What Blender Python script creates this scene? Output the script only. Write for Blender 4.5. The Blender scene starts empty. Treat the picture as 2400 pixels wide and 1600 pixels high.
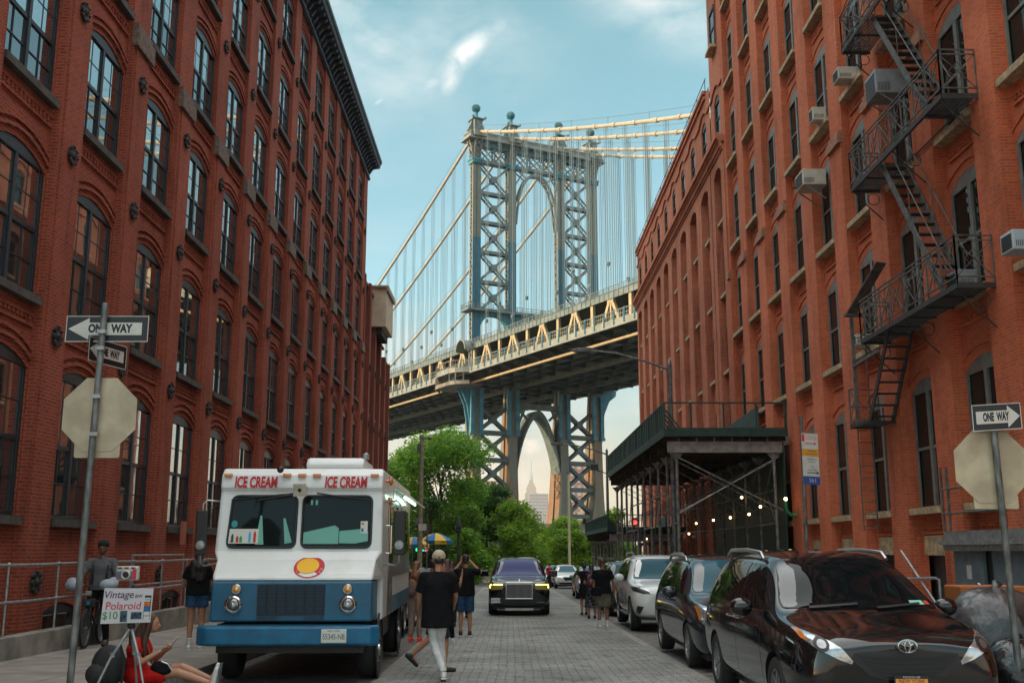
import bpy, bmesh, math, random
from math import sin, cos, pi, radians, sqrt, atan2
from mathutils import Vector, Matrix
from mathutils.bvhtree import BVHTree
from mathutils.geometry import tessellate_polygon
random.seed(7)
R = random.Random(11)
scene = bpy.context.scene
col = scene.collection

# ------------------------------------------------------------------ camera
cam_d = bpy.data.cameras.new("camera")
cam_d.sensor_width = 36.0
cam_d.lens = 36.75
cam_d.clip_end = 12000
cam_d.clip_start = 0.1
cam = bpy.data.objects.new("camera", cam_d)
col.objects.link(cam)
cam.location = (0, 0, 1.6)
cam.rotation_euler = (radians(90 + 11.31), 0, radians(-0.115))
scene.camera = cam

# ------------------------------------------------------------------ sky, sun, exposure
SUN_AZ = 97.0      # degrees to the left of the street axis
SUN_EL = 14.0
world = bpy.data.worlds.new("World")
scene.world = world
world.use_nodes = True
wn, wl = world.node_tree.nodes, world.node_tree.links
wn.clear()
def wN(t, **k):
    n = wn.new(t)
    for a, b in k.items(): setattr(n, a, b)
    return n
w_out = wN('ShaderNodeOutputWorld'); w_bg = wN('ShaderNodeBackground')
wl.new(w_bg.outputs[0], w_out.inputs[0])
sky = wN('ShaderNodeTexSky', sky_type='NISHITA', sun_disc=False, sun_elevation=radians(SUN_EL),
         sun_rotation=radians(-SUN_AZ), air_density=1.0, dust_density=1.2, ozone_density=1.6)
w_bg.inputs[1].default_value = 0.142
tc = wN('ShaderNodeTexCoord')
def wmath(op, a, b=None, clamp=False):
    n = wN('ShaderNodeMath', operation=op, use_clamp=clamp)
    for i, v in enumerate((a, b)):
        if v is None: continue
        if isinstance(v, (int, float)): n.inputs[i].default_value = v
        else: wl.new(v, n.inputs[i])
    return n.outputs[0]
def wdot(vec):
    n = wN('ShaderNodeVectorMath', operation='DOT_PRODUCT')
    wl.new(tc.outputs['Generated'], n.inputs[0]); n.inputs[1].default_value = vec
    return n.outputs['Value']
sep = wN('ShaderNodeSeparateXYZ'); wl.new(tc.outputs['Generated'], sep.inputs[0])
def wmix(fac, c1, c2, blend='MIX'):
    n = wN('ShaderNodeMix', data_type='RGBA', blend_type=blend)
    for i, v in ((0, fac), (6, c1), (7, c2)):
        if isinstance(v, (int, float)): n.inputs[i].default_value = v
        elif isinstance(v, tuple): n.inputs[i].default_value = v
        else: wl.new(v, n.inputs[i])
    return n.outputs[2]
# tint of the air: teal overhead, cream towards the horizon
rampe = wN('ShaderNodeValToRGB'); wl.new(sep.outputs[2], rampe.inputs[0])
el = rampe.color_ramp.elements
el[0].position = 0.0; el[0].color = (0.90, 0.68, 0.54, 1)
el[1].position = 1.0; el[1].color = (0.9, 1.1, 0.9, 1)
for p_, c_ in ((0.075, (0.79, 0.60, 0.49, 1)), (0.125, (0.66, 0.68, 0.62, 1)), (0.235, (0.86, 1.08, 0.92, 1)), (0.34, (0.88, 1.10, 0.90, 1)), (0.46, (0.90, 1.19, 0.90, 1)), (0.56, (0.9, 1.18, 0.9, 1))):
    e = el.new(p_); e.color = c_
basecol = wmix(1.0, sky.outputs[0], rampe.outputs[0], 'MULTIPLY')
def noise_cloud(scale, stretch, detail, lo, hi, rot=(0, 0, 0), off=(0, 0, 0)):
    m = wN('ShaderNodeMapping'); wl.new(tc.outputs['Generated'], m.inputs[0])
    m.inputs['Scale'].default_value = stretch; m.inputs['Rotation'].default_value = rot; m.inputs['Location'].default_value = off
    n = wN('ShaderNodeTexNoise'); wl.new(m.outputs[0], n.inputs['Vector'])
    n.inputs['Scale'].default_value = scale; n.inputs['Detail'].default_value = detail; n.inputs['Roughness'].default_value = 0.55
    mr = wN('ShaderNodeMapRange'); wl.new(n.outputs[0], mr.inputs[0])
    mr.inputs[1].default_value = lo; mr.inputs[2].default_value = hi
    return mr.outputs[0]
def dir_of(px, py):      # a compass direction in the sky
    x, y = (px - 1200) / 2450, (800 - py) / 2450
    t = radians(11.31)
    v = Vector((x, cos(t) - y * sin(t), sin(t) + y * cos(t))); v.normalize(); return v
def spot(c, d1, w1, w2):   # elongated soft patch around direction c, long axis d1
    c = dir_of(*c); q = (dir_of(*d1) - c); q -= c * q.dot(c); q.normalize(); n = c.cross(q)
    a = wmath('POWER', wmath('ABSOLUTE', wmath('DIVIDE', wmath('SUBTRACT', wdot(q), 0.0), w1)), 2.0)
    b = wmath('POWER', wmath('ABSOLUTE', wmath('DIVIDE', wdot(n), w2)), 2.0)
    g = wmath('POWER', 2.718, wmath('MULTIPLY', wmath('ADD', a, b), -1.0))
    return wmath('MULTIPLY', g, wmath('GREATER_THAN', wdot(c), 0.0))
wisps = wmath('MULTIPLY', noise_cloud(2.6, (1, 1, 2.4), 6, 0.50, 0.85, (0.3, 0.5, 0.2), (0.3, 0, 0)), 0.4)
s1 = wmath('MULTIPLY', spot((1082, 135), (1160, 75), 0.040, 0.0095), wmath('ADD', 0.42, noise_cloud(34, (1, 1, 1), 9, 0.38, 0.62)))
s8 = wmath('MULTIPLY', spot((1040, 120), (1160, 60), 0.11, 0.055), wmath('MULTIPLY', noise_cloud(14, (1, 1, 2.2), 9, 0.40, 0.70, (.4, .2, .6)), 0.38))
s2 = wmath('MULTIPLY', spot((1062, 172), (1050, 205), 0.018, 0.009), wmath('ADD', 0.2, noise_cloud(22, (1, 1, 1), 6, 0.35, 0.65)))
s3 = wmath('MULTIPLY', spot((860, 55), (900, 130), 0.09, 0.05), noise_cloud(9, (1, 1, 2), 8, 0.38, 0.75))
s4 = wmath('MULTIPLY', spot((1570, 20), (1700, 60), 0.07, 0.03), noise_cloud(12, (1, 1, 2), 8, 0.3, 0.7))
s5 = wmath('MULTIPLY', spot((1246, 1042), (1270, 1050), 0.0125, 0.0095), wmath('ADD', 0.25, noise_cloud(60, (1, 1, 1), 6, 0.35, 0.6)))
s6 = wmath('MULTIPLY', spot((1020, 1060), (1200, 1075), 0.11, 0.022), noise_cloud(18, (1, 1, 1.6), 6, 0.3, 0.65))
s7 = wmath('MULTIPLY', spot((893, 238), (905, 230), 0.006, 0.0022), 0.5)
band = wN('ShaderNodeMapRange'); wl.new(sep.outputs[2], band.inputs[0])
band.inputs[1].default_value = 0.34; band.inputs[2].default_value = 0.02
cum = wmath('MULTIPLY', noise_cloud(4.5, (1, 1, 3.2), 8, 0.44, 0.62, (0, 0, 0.4)), wmath('MULTIPLY', band.outputs[0], 0.75))
tot = wisps
for s_ in (s8, s1, s2, s3, s4, s5, s6, s7, cum): tot = wmath('MAXIMUM', tot, s_, True)
w_cloudc = wN('ShaderNodeValToRGB'); wl.new(sep.outputs[2], w_cloudc.inputs[0])
w_cloudc.color_ramp.elements[0].position = 0.02; w_cloudc.color_ramp.elements[0].color = (3.5, 2.95, 2.35, 1)
w_cloudc.color_ramp.elements[1].position = 0.42; w_cloudc.color_ramp.elements[1].color = (3.3, 3.45, 3.4, 1)
mixed = wmix(tot, basecol, w_cloudc.outputs[0])
# unseen sky overhead and behind the viewer, brightened to add light in the street
up = wN('ShaderNodeMapRange', interpolation_type='SMOOTHSTEP'); wl.new(sep.outputs[2], up.inputs[0]); up.inputs[1].default_value = 0.56; up.inputs[2].default_value = 0.80
bk = wN('ShaderNodeMapRange', interpolation_type='SMOOTHSTEP'); wl.new(sep.outputs[1], bk.inputs[0]); bk.inputs[1].default_value = 0.0; bk.inputs[2].default_value = -0.6
boost = wmath('ADD', wmath('MULTIPLY', up.outputs[0], 0.72), wmath('MULTIPLY', bk.outputs[0], 0.09), True)
final = wmix(boost, mixed, (11.2, 11.5, 11.2, 1))
wl.new(final, w_bg.inputs[0])

sun_d = bpy.data.lights.new("sun", 'SUN'); sun_d.energy = 2.6; sun_d.angle = radians(0.5); sun_d.color = (1.0, 0.76, 0.48)
sun = bpy.data.objects.new("sun", sun_d); col.objects.link(sun)
sdir = Vector((-sin(radians(SUN_AZ)) * cos(radians(SUN_EL)), cos(radians(SUN_AZ)) * cos(radians(SUN_EL)), sin(radians(SUN_EL))))
sun.rotation_euler = sdir.to_track_quat('Z', 'Y').to_euler()
scene.view_settings.view_transform = 'Standard'
scene.view_settings.look = 'None'
scene.view_settings.exposure = 1.1
scene.view_settings.gamma = 1.0
scene.cycles.max_bounces = 6
scene.cycles.diffuse_bounces = 3
scene.cycles.glossy_bounces = 3
scene.cycles.transparent_max_bounces = 6
scene.cycles.use_denoising = True

def gz(y):                       # the street falls away from the camera
    return -0.0129 * y
SW = 0.15                        # sidewalk height

# ------------------------------------------------------------------ materials
def new_mat(name):
    m = bpy.data.materials.new(name); m.use_nodes = True
    nt = m.node_tree; return m, nt, nt.nodes, nt.links, nt.nodes['Principled BSDF']
def rgb(c): return (c[0], c[1], c[2], 1)
def mat(name, c, rough=0.6, metal=0.0, var=0.0, vs=3.0, coat=0.0, emit=None, es=1.0, spec=0.5, bump=0.0, bs=40.0, c2=None, ior=None, sheen=0.0, lo=0.35, hi=0.65, stretch=None):
    m, nt, N, L, b = new_mat(name)
    b.inputs['Base Color'].default_value = rgb(c); b.inputs['Roughness'].default_value = rough
    b.inputs['Metallic'].default_value = metal; b.inputs['Coat Weight'].default_value = coat
    b.inputs['Coat Roughness'].default_value = 0.04
    b.inputs['Specular IOR Level'].default_value = spec
    if ior: b.inputs['IOR'].default_value = ior
    if emit:
        b.inputs['Emission Color'].default_value = rgb(emit); b.inputs['Emission Strength'].default_value = es
    if var or c2:
        t = N.new('ShaderNodeTexCoord'); n = N.new('ShaderNodeTexNoise'); n.inputs['Scale'].default_value = vs; n.inputs['Detail'].default_value = 6
        if stretch:
            mp = N.new('ShaderNodeMapping'); mp.inputs['Scale'].default_value = stretch
            L.new(t.outputs['Object'], mp.inputs[0]); L.new(mp.outputs[0], n.inputs['Vector'])
        else: L.new(t.outputs['Object'], n.inputs['Vector'])
        mr = N.new('ShaderNodeMapRange'); mr.inputs[1].default_value = lo; mr.inputs[2].default_value = hi; L.new(n.outputs[0], mr.inputs[0])
        mx = N.new('ShaderNodeMix'); mx.data_type = 'RGBA'; L.new(mr.outputs[0], mx.inputs[0])
        mx.inputs[6].default_value = rgb(c) if c2 else rgb([v * (1 - var) for v in c]); mx.inputs[7].default_value = rgb(c2) if c2 else rgb([min(1, v * (1 + var)) for v in c])
        L.new(mx.outputs[2], b.inputs['Base Color'])
        if bump:
            n2 = N.new('ShaderNodeTexNoise'); n2.inputs['Scale'].default_value = bs; n2.inputs['Detail'].default_value = 5; L.new(t.outputs['Object'], n2.inputs['Vector'])
            bp = N.new('ShaderNodeBump'); bp.inputs['Strength'].default_value = bump; bp.inputs['Distance'].default_value = 0.02
            L.new(n2.outputs[0], bp.inputs['Height']); L.new(bp.outputs[0], b.inputs['Normal'])
    return m
def brick_mat(name, c1, c2, mortar, grime=0.5):
    m, nt, N, L, b = new_mat(name)
    b.inputs['Roughness'].default_value = 0.85; b.inputs['Specular IOR Level'].default_value = 0.25
    t = N.new('ShaderNodeTexCoord'); s = N.new('ShaderNodeSeparateXYZ'); L.new(t.outputs['Object'], s.inputs[0])
    a = N.new('ShaderNodeMath'); a.operation = 'ADD'; L.new(s.outputs[0], a.inputs[0]); L.new(s.outputs[1], a.inputs[1])
    c = N.new('ShaderNodeCombineXYZ'); L.new(a.outputs[0], c.inputs[0]); L.new(s.outputs[2], c.inputs[1])
    br = N.new('ShaderNodeTexBrick'); L.new(c.outputs[0], br.inputs['Vector'])
    br.inputs['Scale'].default_value = 1.0; br.inputs['Brick Width'].default_value = 0.205; br.inputs['Row Height'].default_value = 0.066
    br.inputs['Mortar Size'].default_value = 0.011; br.inputs['Mortar Smooth'].default_value = 0.3; br.inputs['Bias'].default_value = -0.1
    br.inputs['Color1'].default_value = rgb(c1); br.inputs['Color2'].default_value = rgb(c2); br.inputs['Mortar'].default_value = rgb(mortar)
    def noise(sc, lo, hi, stretch=(1, 1, 1)):
        mp = N.new('ShaderNodeMapping'); mp.inputs['Scale'].default_value = stretch; L.new(t.outputs['Object'], mp.inputs[0])
        n = N.new('ShaderNodeTexNoise'); n.inputs['Scale'].default_value = sc; n.inputs['Detail'].default_value = 8; n.inputs['Roughness'].default_value = 0.65
        L.new(mp.outputs[0], n.inputs['Vector'])
        r = N.new('ShaderNodeMapRange'); r.inputs[1].default_value = lo; r.inputs[2].default_value = hi; L.new(n.outputs[0], r.inputs[0]); return r.outputs[0]
    def mix(f, c1_, c2_, bl='MIX'):
        x = N.new('ShaderNodeMix'); x.data_type = 'RGBA'; x.blend_type = bl
        for i, v in ((0, f), (6, c1_), (7, c2_)):
            if isinstance(v, float): x.inputs[i].default_value = v
            elif isinstance(v, tuple): x.inputs[i].default_value = v
            else: L.new(v, x.inputs[i])
        return x.outputs[2]
    g1 = mix(noise(0.35, 0.35, 0.7), br.outputs[0], (0.72, 0.66, 0.62, 1), 'MULTIPLY')
    g2 = mix(noise(1.1, 0.52, 0.75, (2.0, 2.0, 0.35)), g1, (1 - grime, 1 - grime, 1 - grime, 1), 'MULTIPLY')
    g2 = mix(noise(0.16, 0.42, 0.62, (1, 1, .6)), g2, (0.80, 0.74, 0.72, 1), 'MULTIPLY')
    g3 = mix(noise(7, 0.6, 0.8), g2, tuple(min(1, v * 1.55) for v in c2) + (1,))
    L.new(g3, b.inputs['Base Color'])
    bp = N.new('ShaderNodeBump'); bp.inputs['Strength'].default_value = 0.45; bp.inputs['Distance'].default_value = 0.012; bp.invert = True
    L.new(br.outputs['Fac'], bp.inputs['Height']); L.new(bp.outputs[0], b.inputs['Normal'])
    return m
M = {}
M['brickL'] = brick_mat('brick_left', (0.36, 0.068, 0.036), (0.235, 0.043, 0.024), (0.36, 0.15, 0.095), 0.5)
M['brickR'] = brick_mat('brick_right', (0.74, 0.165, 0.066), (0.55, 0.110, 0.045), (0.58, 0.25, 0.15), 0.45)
M['brickF'] = brick_mat('brick_far', (0.68, 0.185, 0.090), (0.50, 0.125, 0.062), (0.52, 0.27, 0.18), 0.5)
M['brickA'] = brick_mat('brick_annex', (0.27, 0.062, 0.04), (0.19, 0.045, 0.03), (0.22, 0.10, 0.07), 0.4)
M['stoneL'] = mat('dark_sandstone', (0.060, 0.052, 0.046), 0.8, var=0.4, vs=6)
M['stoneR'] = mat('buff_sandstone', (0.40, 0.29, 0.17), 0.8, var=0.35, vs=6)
M['capR'] = mat('brick_toned_cap', (0.34, 0.15, 0.09), 0.85, var=0.3, vs=8)
M['cap'] = mat('cap_stone', (0.14, 0.095, 0.075), 0.8, var=0.35, vs=8)
M['frameL'] = mat('blue_black_paint', (0.020, 0.024, 0.030), 0.4, spec=0.5)
M['frameR'] = mat('grey_paint', (0.17, 0.165, 0.15), 0.5, var=0.2, vs=5)
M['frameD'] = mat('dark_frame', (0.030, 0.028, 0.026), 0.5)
def glass_mat(name, base, ior, wob):
    m, nt, N, L, b = new_mat(name)
    b.inputs['Base Color'].default_value = rgb(base); b.inputs['Roughness'].default_value = 0.02; b.inputs['IOR'].default_value = ior
    t = N.new('ShaderNodeTexCoord'); n = N.new('ShaderNodeTexNoise'); n.inputs['Scale'].default_value = 1.2; n.inputs['Detail'].default_value = 2; L.new(t.outputs['Object'], n.inputs['Vector'])
    bp = N.new('ShaderNodeBump'); bp.inputs['Strength'].default_value = wob; bp.inputs['Distance'].default_value = 0.02; L.new(n.outputs[0], bp.inputs['Height']); L.new(bp.outputs[0], b.inputs['Normal'])
    n2 = N.new('ShaderNodeTexNoise'); n2.inputs['Scale'].default_value = 0.23; n2.inputs['Detail'].default_value = 2
    oi = N.new('ShaderNodeObjectInfo'); ad = N.new('ShaderNodeVectorMath'); L.new(oi.outputs['Location'], ad.inputs[0]); L.new(ad.outputs[0], n2.inputs['Vector'])
    mx = N.new('ShaderNodeMix'); mx.data_type = 'RGBA'; L.new(n2.outputs[0], mx.inputs[0]); mx.inputs[6].default_value = rgb(base); mx.inputs[7].default_value = rgb([v * 2.6 + 0.004 for v in base]); L.new(mx.outputs[2], b.inputs['Base Color'])
    return m
M['glassL'] = glass_mat('window_glass', (0.010, 0.013, 0.014), 6.5, 0.035)
M['glassLow'] = glass_mat('screened_glass', (0.010, 0.012, 0.013), 3.0, 0.04)
M['glassR'] = glass_mat('dim_window_glass', (0.006, 0.007, 0.006), 1.28, 0.05)
M['cornice'] = mat('blue_grey_tin', (0.035, 0.055, 0.075), 0.6, var=0.35, vs=4)
M['iron'] = mat('cast_iron', (0.022, 0.020, 0.020), 0.7, var=0.3, vs=20)
M['fireesc'] = mat('weathered_iron', (0.085, 0.082, 0.075), 0.65, var=0.4, vs=6)
M['fedark'] = mat('dark_iron_slats', (0.030, 0.028, 0.027), 0.7, var=0.3, vs=6)
M['galv'] = mat('galvanised_steel', (0.30, 0.31, 0.31), 0.45, 0.6, var=0.25, vs=9)
M['pole'] = mat('grey_sign_post', (0.13, 0.135, 0.13), 0.55, 0.4, var=0.45, vs=14, stretch=(1, 1, 0.4))
M['white'] = mat('white_paint', (0.72, 0.72, 0.69), 0.35, var=0.06, vs=3, coat=0.3)
M['black'] = mat('black_plastic', (0.012, 0.012, 0.013), 0.45)
M['rubber'] = mat('rubber', (0.014, 0.014, 0.015), 0.8)
M['chrome'] = mat('chrome', (0.62, 0.62, 0.62), 0.12, 1.0)
M['alum'] = mat('aluminium', (0.42, 0.42, 0.41), 0.28, 0.9, var=0.1, vs=4)
M['concrete'] = mat('concrete', (0.20, 0.18, 0.15), 0.85, var=0.35, vs=2.5, bump=0.3)
M['beige'] = mat('beige_render', (0.47, 0.37, 0.26), 0.8, var=0.12, vs=1.5)
M['bark'] = mat('bark', (0.055, 0.042, 0.030), 0.9, var=0.4, vs=12)

# ------------------------------------------------------------------ helpers
def tag(o, label=None, cat=None, group=None, kind=None):
    if label: o['label'] = label
    if cat: o['category'] = cat
    if group: o['group'] = group
    if kind: o['kind'] = kind
    return o
def empty(name, loc=(0, 0, 0), rz=0.0, label=None, cat=None, group=None, parent=None):
    o = bpy.data.objects.new(name, None); o.empty_display_size = 0.2; col.objects.link(o)
    o.location = loc; o.rotation_euler = (0, 0, rz); o.parent = parent
    return tag(o, label, cat, group)
def link(name, me, parent=None, loc=None, rz=None, scale=None):
    o = bpy.data.objects.new(name, me); col.objects.link(o); o.parent = parent
    if loc is not None: o.location = loc
    if rz is not None: o.rotation_euler = (0, 0, rz)
    if scale is not None: o.scale = scale
    return o
class MB:
    def __init__(s): s.v = []; s.f = []; s.m = []; s.mi = 0
    def add(s, vs, fs):
        o = len(s.v); s.v += [tuple(p) for p in vs]; s.f += [tuple(i + o for i in f) for f in fs]; s.m += [s.mi] * len(fs); return s
    def quad(s, a, b, c, d): return s.add((a, b, c, d), ((0, 1, 2, 3),))
    def box(s, x0, x1, y0, y1, z0, z1):
        return s.add([(x0, y0, z0), (x1, y0, z0), (x1, y1, z0), (x0, y1, z0), (x0, y0, z1), (x1, y0, z1), (x1, y1, z1), (x0, y1, z1)],
                     [(3, 2, 1, 0), (4, 5, 6, 7), (0, 1, 5, 4), (1, 2, 6, 5), (2, 3, 7, 6), (3, 0, 4, 7)])
    def bar(s, a, b, w, h=None, up=(0, 0, 1)):      # rectangular bar from a to b
        a, b = Vector(a), Vector(b); d = (b - a).normalized(); up = Vector(up)
        if abs(d.dot(up)) > 0.99: up = Vector((0, 1, 0)) if abs(d.y) < 0.9 else Vector((1, 0, 0))
        x = d.cross(up).normalized(); y = x.cross(d); h = w if h is None else h; x *= w / 2; y *= h / 2
        return s.add([a - x - y, a + x - y, a + x + y, a - x + y, b - x - y, b + x - y, b + x + y, b - x + y],
                     [(3, 2, 1, 0), (4, 5, 6, 7), (0, 1, 5, 4), (1, 2, 6, 5), (2, 3, 7, 6), (3, 0, 4, 7)])
    def cyl(s, a, b, r0, r1=None, n=10, cap=True):
        a, b = Vector(a), Vector(b); r1 = r0 if r1 is None else r1; d = (b - a).normalized()
        up = Vector((0, 0, 1)) if abs(d.z) < 0.95 else Vector((0, 1, 0)); x = d.cross(up).normalized(); y = d.cross(x)
        vs = []
        for c, r in ((a, r0), (b, r1)):
            for i in range(n):
                t = 2 * pi * i / n; vs.append(c + x * (cos(t) * r) + y * (sin(t) * r))
        fs = [(i, (i + 1) % n, n + (i + 1) % n, n + i) for i in range(n)]
        if cap: fs += [tuple(reversed(range(n))), tuple(range(n, 2 * n))]
        return s.add(vs, fs)
    def tube(s, pts, r, n=8):
        pts = [Vector(p) for p in pts]; vs = []; fs = []; px = None
        for k, p in enumerate(pts):
            d = (pts[min(k + 1, len(pts) - 1)] - pts[max(k - 1, 0)]).normalized()
            if px is None:
                up = Vector((0, 0, 1)) if abs(d.z) < 0.95 else Vector((0, 1, 0)); x = d.cross(up).normalized()
            else: x = (px - d * px.dot(d)).normalized()
            px = x; y = d.cross(x); rr = r[k] if isinstance(r, (list, tuple)) else r
            for i in range(n):
                t = 2 * pi * i / n; vs.append(p + x * (cos(t) * rr) + y * (sin(t) * rr))
        for k in range(len(pts) - 1):
            for i in range(n): fs.append((k * n + i, k * n + (i + 1) % n, (k + 1) * n + (i + 1) % n, (k + 1) * n + i))
        fs += [tuple(reversed(range(n))), tuple(range((len(pts) - 1) * n, len(pts) * n))]
        return s.add(vs, fs)
    def lathe(s, prof, c=(0, 0, 0), n=20, axis='z'):
        vs = []; fs = []
        for r, h in prof:
            for i in range(n):
                t = 2 * pi * i / n; p = (cos(t) * r, sin(t) * r, h)
                if axis == 'x': p = (p[2], p[0], p[1])
                if axis == 'y': p = (p[0], p[2], p[1])
                vs.append((p[0] + c[0], p[1] + c[1], p[2] + c[2]))
        for k in range(len(prof) - 1):
            for i in range(n): fs.append((k * n + i, k * n + (i + 1) % n, (k + 1) * n + (i + 1) % n, (k + 1) * n + i))
        fs += [tuple(range(n)), tuple(range((len(prof) - 1) * n, len(prof) * n))]
        return s.add(vs, fs)
    def prism(s, poly, off, thick, fn=None):
        """poly: 2D outline; fn(u, v, w) -> 3D; extruded from w=off to off+thick"""
        n = len(poly); fn = fn or (lambda u, v, w: (u, v, w))
        vs = [fn(u, v, off) for u, v in poly] + [fn(u, v, off + thick) for u, v in poly]
        tri = tessellate_polygon([[Vector((u, v, 0)) for u, v in poly]])
        fs = [tuple(t) for t in tri] + [tuple(n + i for i in reversed(t)) for t in tri]
        fs += [(i, (i + 1) % n, n + (i + 1) % n, n + i) for i in range(n)]
        return s.add(vs, fs)
    def sphere(s, c, r, n=12, m=8, sc=(1, 1, 1)):
        vs = [(c[0], c[1], c[2] - r * sc[2])]
        for j in range(1, m):
            a = -pi / 2 + pi * j / m
            for i in range(n): t = 2 * pi * i / n; vs.append((c[0] + cos(a) * cos(t) * r * sc[0], c[1] + cos(a) * sin(t) * r * sc[1], c[2] + sin(a) * r * sc[2]))
        vs.append((c[0], c[1], c[2] + r * sc[2])); fs = []
        for i in range(n): fs.append((0, 1 + (i + 1) % n, 1 + i))
        for j in range(m - 2):
            for i in range(n): fs.append((1 + j * n + i, 1 + j * n + (i + 1) % n, 1 + (j + 1) * n + (i + 1) % n, 1 + (j + 1) * n + i))
        L_ = len(vs) - 1; b = 1 + (m - 2) * n
        for i in range(n): fs.append((b + i, b + (i + 1) % n, L_))
        return s.add(vs, fs)
    def mesh(s, name, mats, smooth=False, fix=True):
        me = bpy.data.meshes.new(name); me.from_pydata(s.v, [], s.f)
        if not isinstance(mats, (list, tuple)): mats = [mats]
        for m in mats: me.materials.append(M[m] if isinstance(m, str) else m)
        if len(mats) > 1: me.polygons.foreach_set('material_index', s.m)
        if fix:
            bm = bmesh.new(); bm.from_mesh(me); bmesh.ops.recalc_face_normals(bm, faces=bm.faces); bm.to_mesh(me); bm.free()
        if smooth:
            me.polygons.foreach_set('use_smooth', [True] * len(me.polygons))
            if smooth != 'all':
                try: me.set_sharp_from_angle(angle=radians(smooth if isinstance(smooth, (int, float)) and smooth > 1 else 38))
                except Exception: pass
        me.update(); return me
    def build(s, name, mats, parent=None, smooth=False, loc=None, rz=None, bevel=0.0, fix=True):
        o = link(name, s.mesh(name, mats, smooth, fix), parent, loc, rz)
        if bevel:
            md = o.modifiers.new('bevel', 'BEVEL'); md.width = bevel; md.segments = 2; md.limit_method = 'ANGLE'; md.angle_limit = radians(40)
        return o
def text_mesh(name, s, size, material, parent, fn, bold=0.0, italic=0.0, space=1.0, sx=1.0):
    """letters laid out in the local x/y plane, centred, then mapped by fn(u, v) -> 3D"""
    cu = bpy.data.curves.new('txt', 'FONT'); cu.body = s; cu.size = size; cu.align_x = 'CENTER'; cu.align_y = 'CENTER'
    cu.offset = bold; cu.shear = italic; cu.space_character = space; cu.resolution_u = 3
    o = bpy.data.objects.new('txt', cu); col.objects.link(o)
    dg = bpy.context.evaluated_depsgraph_get(); me = bpy.data.meshes.new_from_object(o.evaluated_get(dg))
    bpy.data.objects.remove(o); bpy.data.curves.remove(cu)
    for v in me.vertices: v.co = fn(v.co.x * sx, v.co.y)
    me.materials.clear(); me.materials.append(M[material] if isinstance(material, str) else material); me.name = name
    return link(name, me, parent)
def tree_copy(o, parent=None):
    c = o.copy(); col.objects.link(c); c.parent = parent
    for ch in list(o.children): tree_copy(ch, c)
    return c
# ------------------------------------------------------------------ the ground, streets, sidewalks
def paver_mat():
    m, nt, N, L, b = new_mat('stone_pavers')
    t = N.new('ShaderNodeTexCoord')
    mp = N.new('ShaderNodeMapping'); mp.inputs['Rotation'].default_value = (0, 0, 0); L.new(t.outputs['Object'], mp.inputs[0])
    # jitter so that courses are not machine straight
    nj = N.new('ShaderNodeTexNoise'); nj.inputs['Scale'].default_value = 1.4; nj.inputs['Detail'].default_value = 2; L.new(mp.outputs[0], nj.inputs['Vector'])
    js = N.new('ShaderNodeVectorMath'); js.operation = 'SCALE'; js.inputs['Scale'].default_value = 0.10; L.new(nj.outputs['Color'], js.inputs[0])
    ja = N.new('ShaderNodeVectorMath'); L.new(mp.outputs[0], ja.inputs[0]); L.new(js.outputs[0], ja.inputs[1])
    br = N.new('ShaderNodeTexBrick'); L.new(ja.outputs[0], br.inputs['Vector']); br.inputs['Scale'].default_value = 1.0
    br.inputs['Brick Width'].default_value = 0.27; br.inputs['Row Height'].default_value = 0.135; br.inputs['Mortar Size'].default_value = 0.011; br.inputs['Mortar Smooth'].default_value = 0.35
    br.inputs['Color1'].default_value = (0.345, 0.340, 0.318, 1); br.inputs['Color2'].default_value = (0.255, 0.250, 0.234, 1); br.inputs['Mortar'].default_value = (0.088, 0.080, 0.070, 1)
    def nz(sc, lo, hi, det=6):
        n = N.new('ShaderNodeTexNoise'); n.inputs['Scale'].default_value = sc; n.inputs['Detail'].default_value = det; L.new(t.outputs['Object'], n.inputs['Vector'])
        r = N.new('ShaderNodeMapRange'); r.inputs[1].default_value = lo; r.inputs[2].default_value = hi; L.new(n.outputs[0], r.inputs[0]); return r.outputs[0]
    def mix(f, a, c, bl='MIX'):
        x = N.new('ShaderNodeMix'); x.data_type = 'RGBA'; x.blend_type = bl
        for i, v in ((0, f), (6, a), (7, c)):
            if isinstance(v, tuple): x.inputs[i].default_value = v
            elif isinstance(v, float): x.inputs[i].default_value = v
            else: L.new(v, x.inputs[i])
        return x.outputs[2]
    c = mix(nz(0.5, 0.35, 0.65), br.outputs[0], (0.60, 0.59, 0.57, 1), 'MULTIPLY')
    c = mix(nz(3.1, 0.55, 0.7), c, (0.5, 0.47, 0.43, 1), 'MULTIPLY')
    c = mix(nz(0.23, 0.52, 0.60, 9), c, (0.66, 0.64, 0.62, 1), 'MULTIPLY')
    c = mix(nz(11, 0.60, 0.68), c, (0.45, 0.43, 0.40, 1), 'MULTIPLY')
    # chips: dark pits where stones meet
    v = N.new('ShaderNodeTexVoronoi'); v.inputs['Scale'].default_value = 5.2; L.new(t.outputs['Object'], v.inputs['Vector'])
    r = N.new('ShaderNodeMapRange'); r.inputs[1].default_value = 0.17; r.inputs[2].default_value = 0.10; L.new(v.outputs['Distance'], r.inputs[0])
    ml = N.new('ShaderNodeMath'); ml.operation = 'MULTIPLY'; L.new(r.outputs[0], ml.inputs[0]); L.new(nz(1.3, 0.45, 0.6), ml.inputs[1])
    c = mix(ml.outputs[0], c, (0.05, 0.045, 0.04, 1))
    L.new(c, b.inputs['Base Color']); b.inputs['Roughness'].default_value = 0.62; b.inputs['Specular IOR Level'].default_value = 0.4
    bp = N.new('ShaderNodeBump'); bp.inputs['Strength'].default_value = 0.9; bp.inputs['Distance'].default_value = 0.02; bp.invert = True
    L.new(br.outputs['Fac'], bp.inputs['Height']); L.new(bp.outputs[0], b.inputs['Normal'])
    return m
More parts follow.
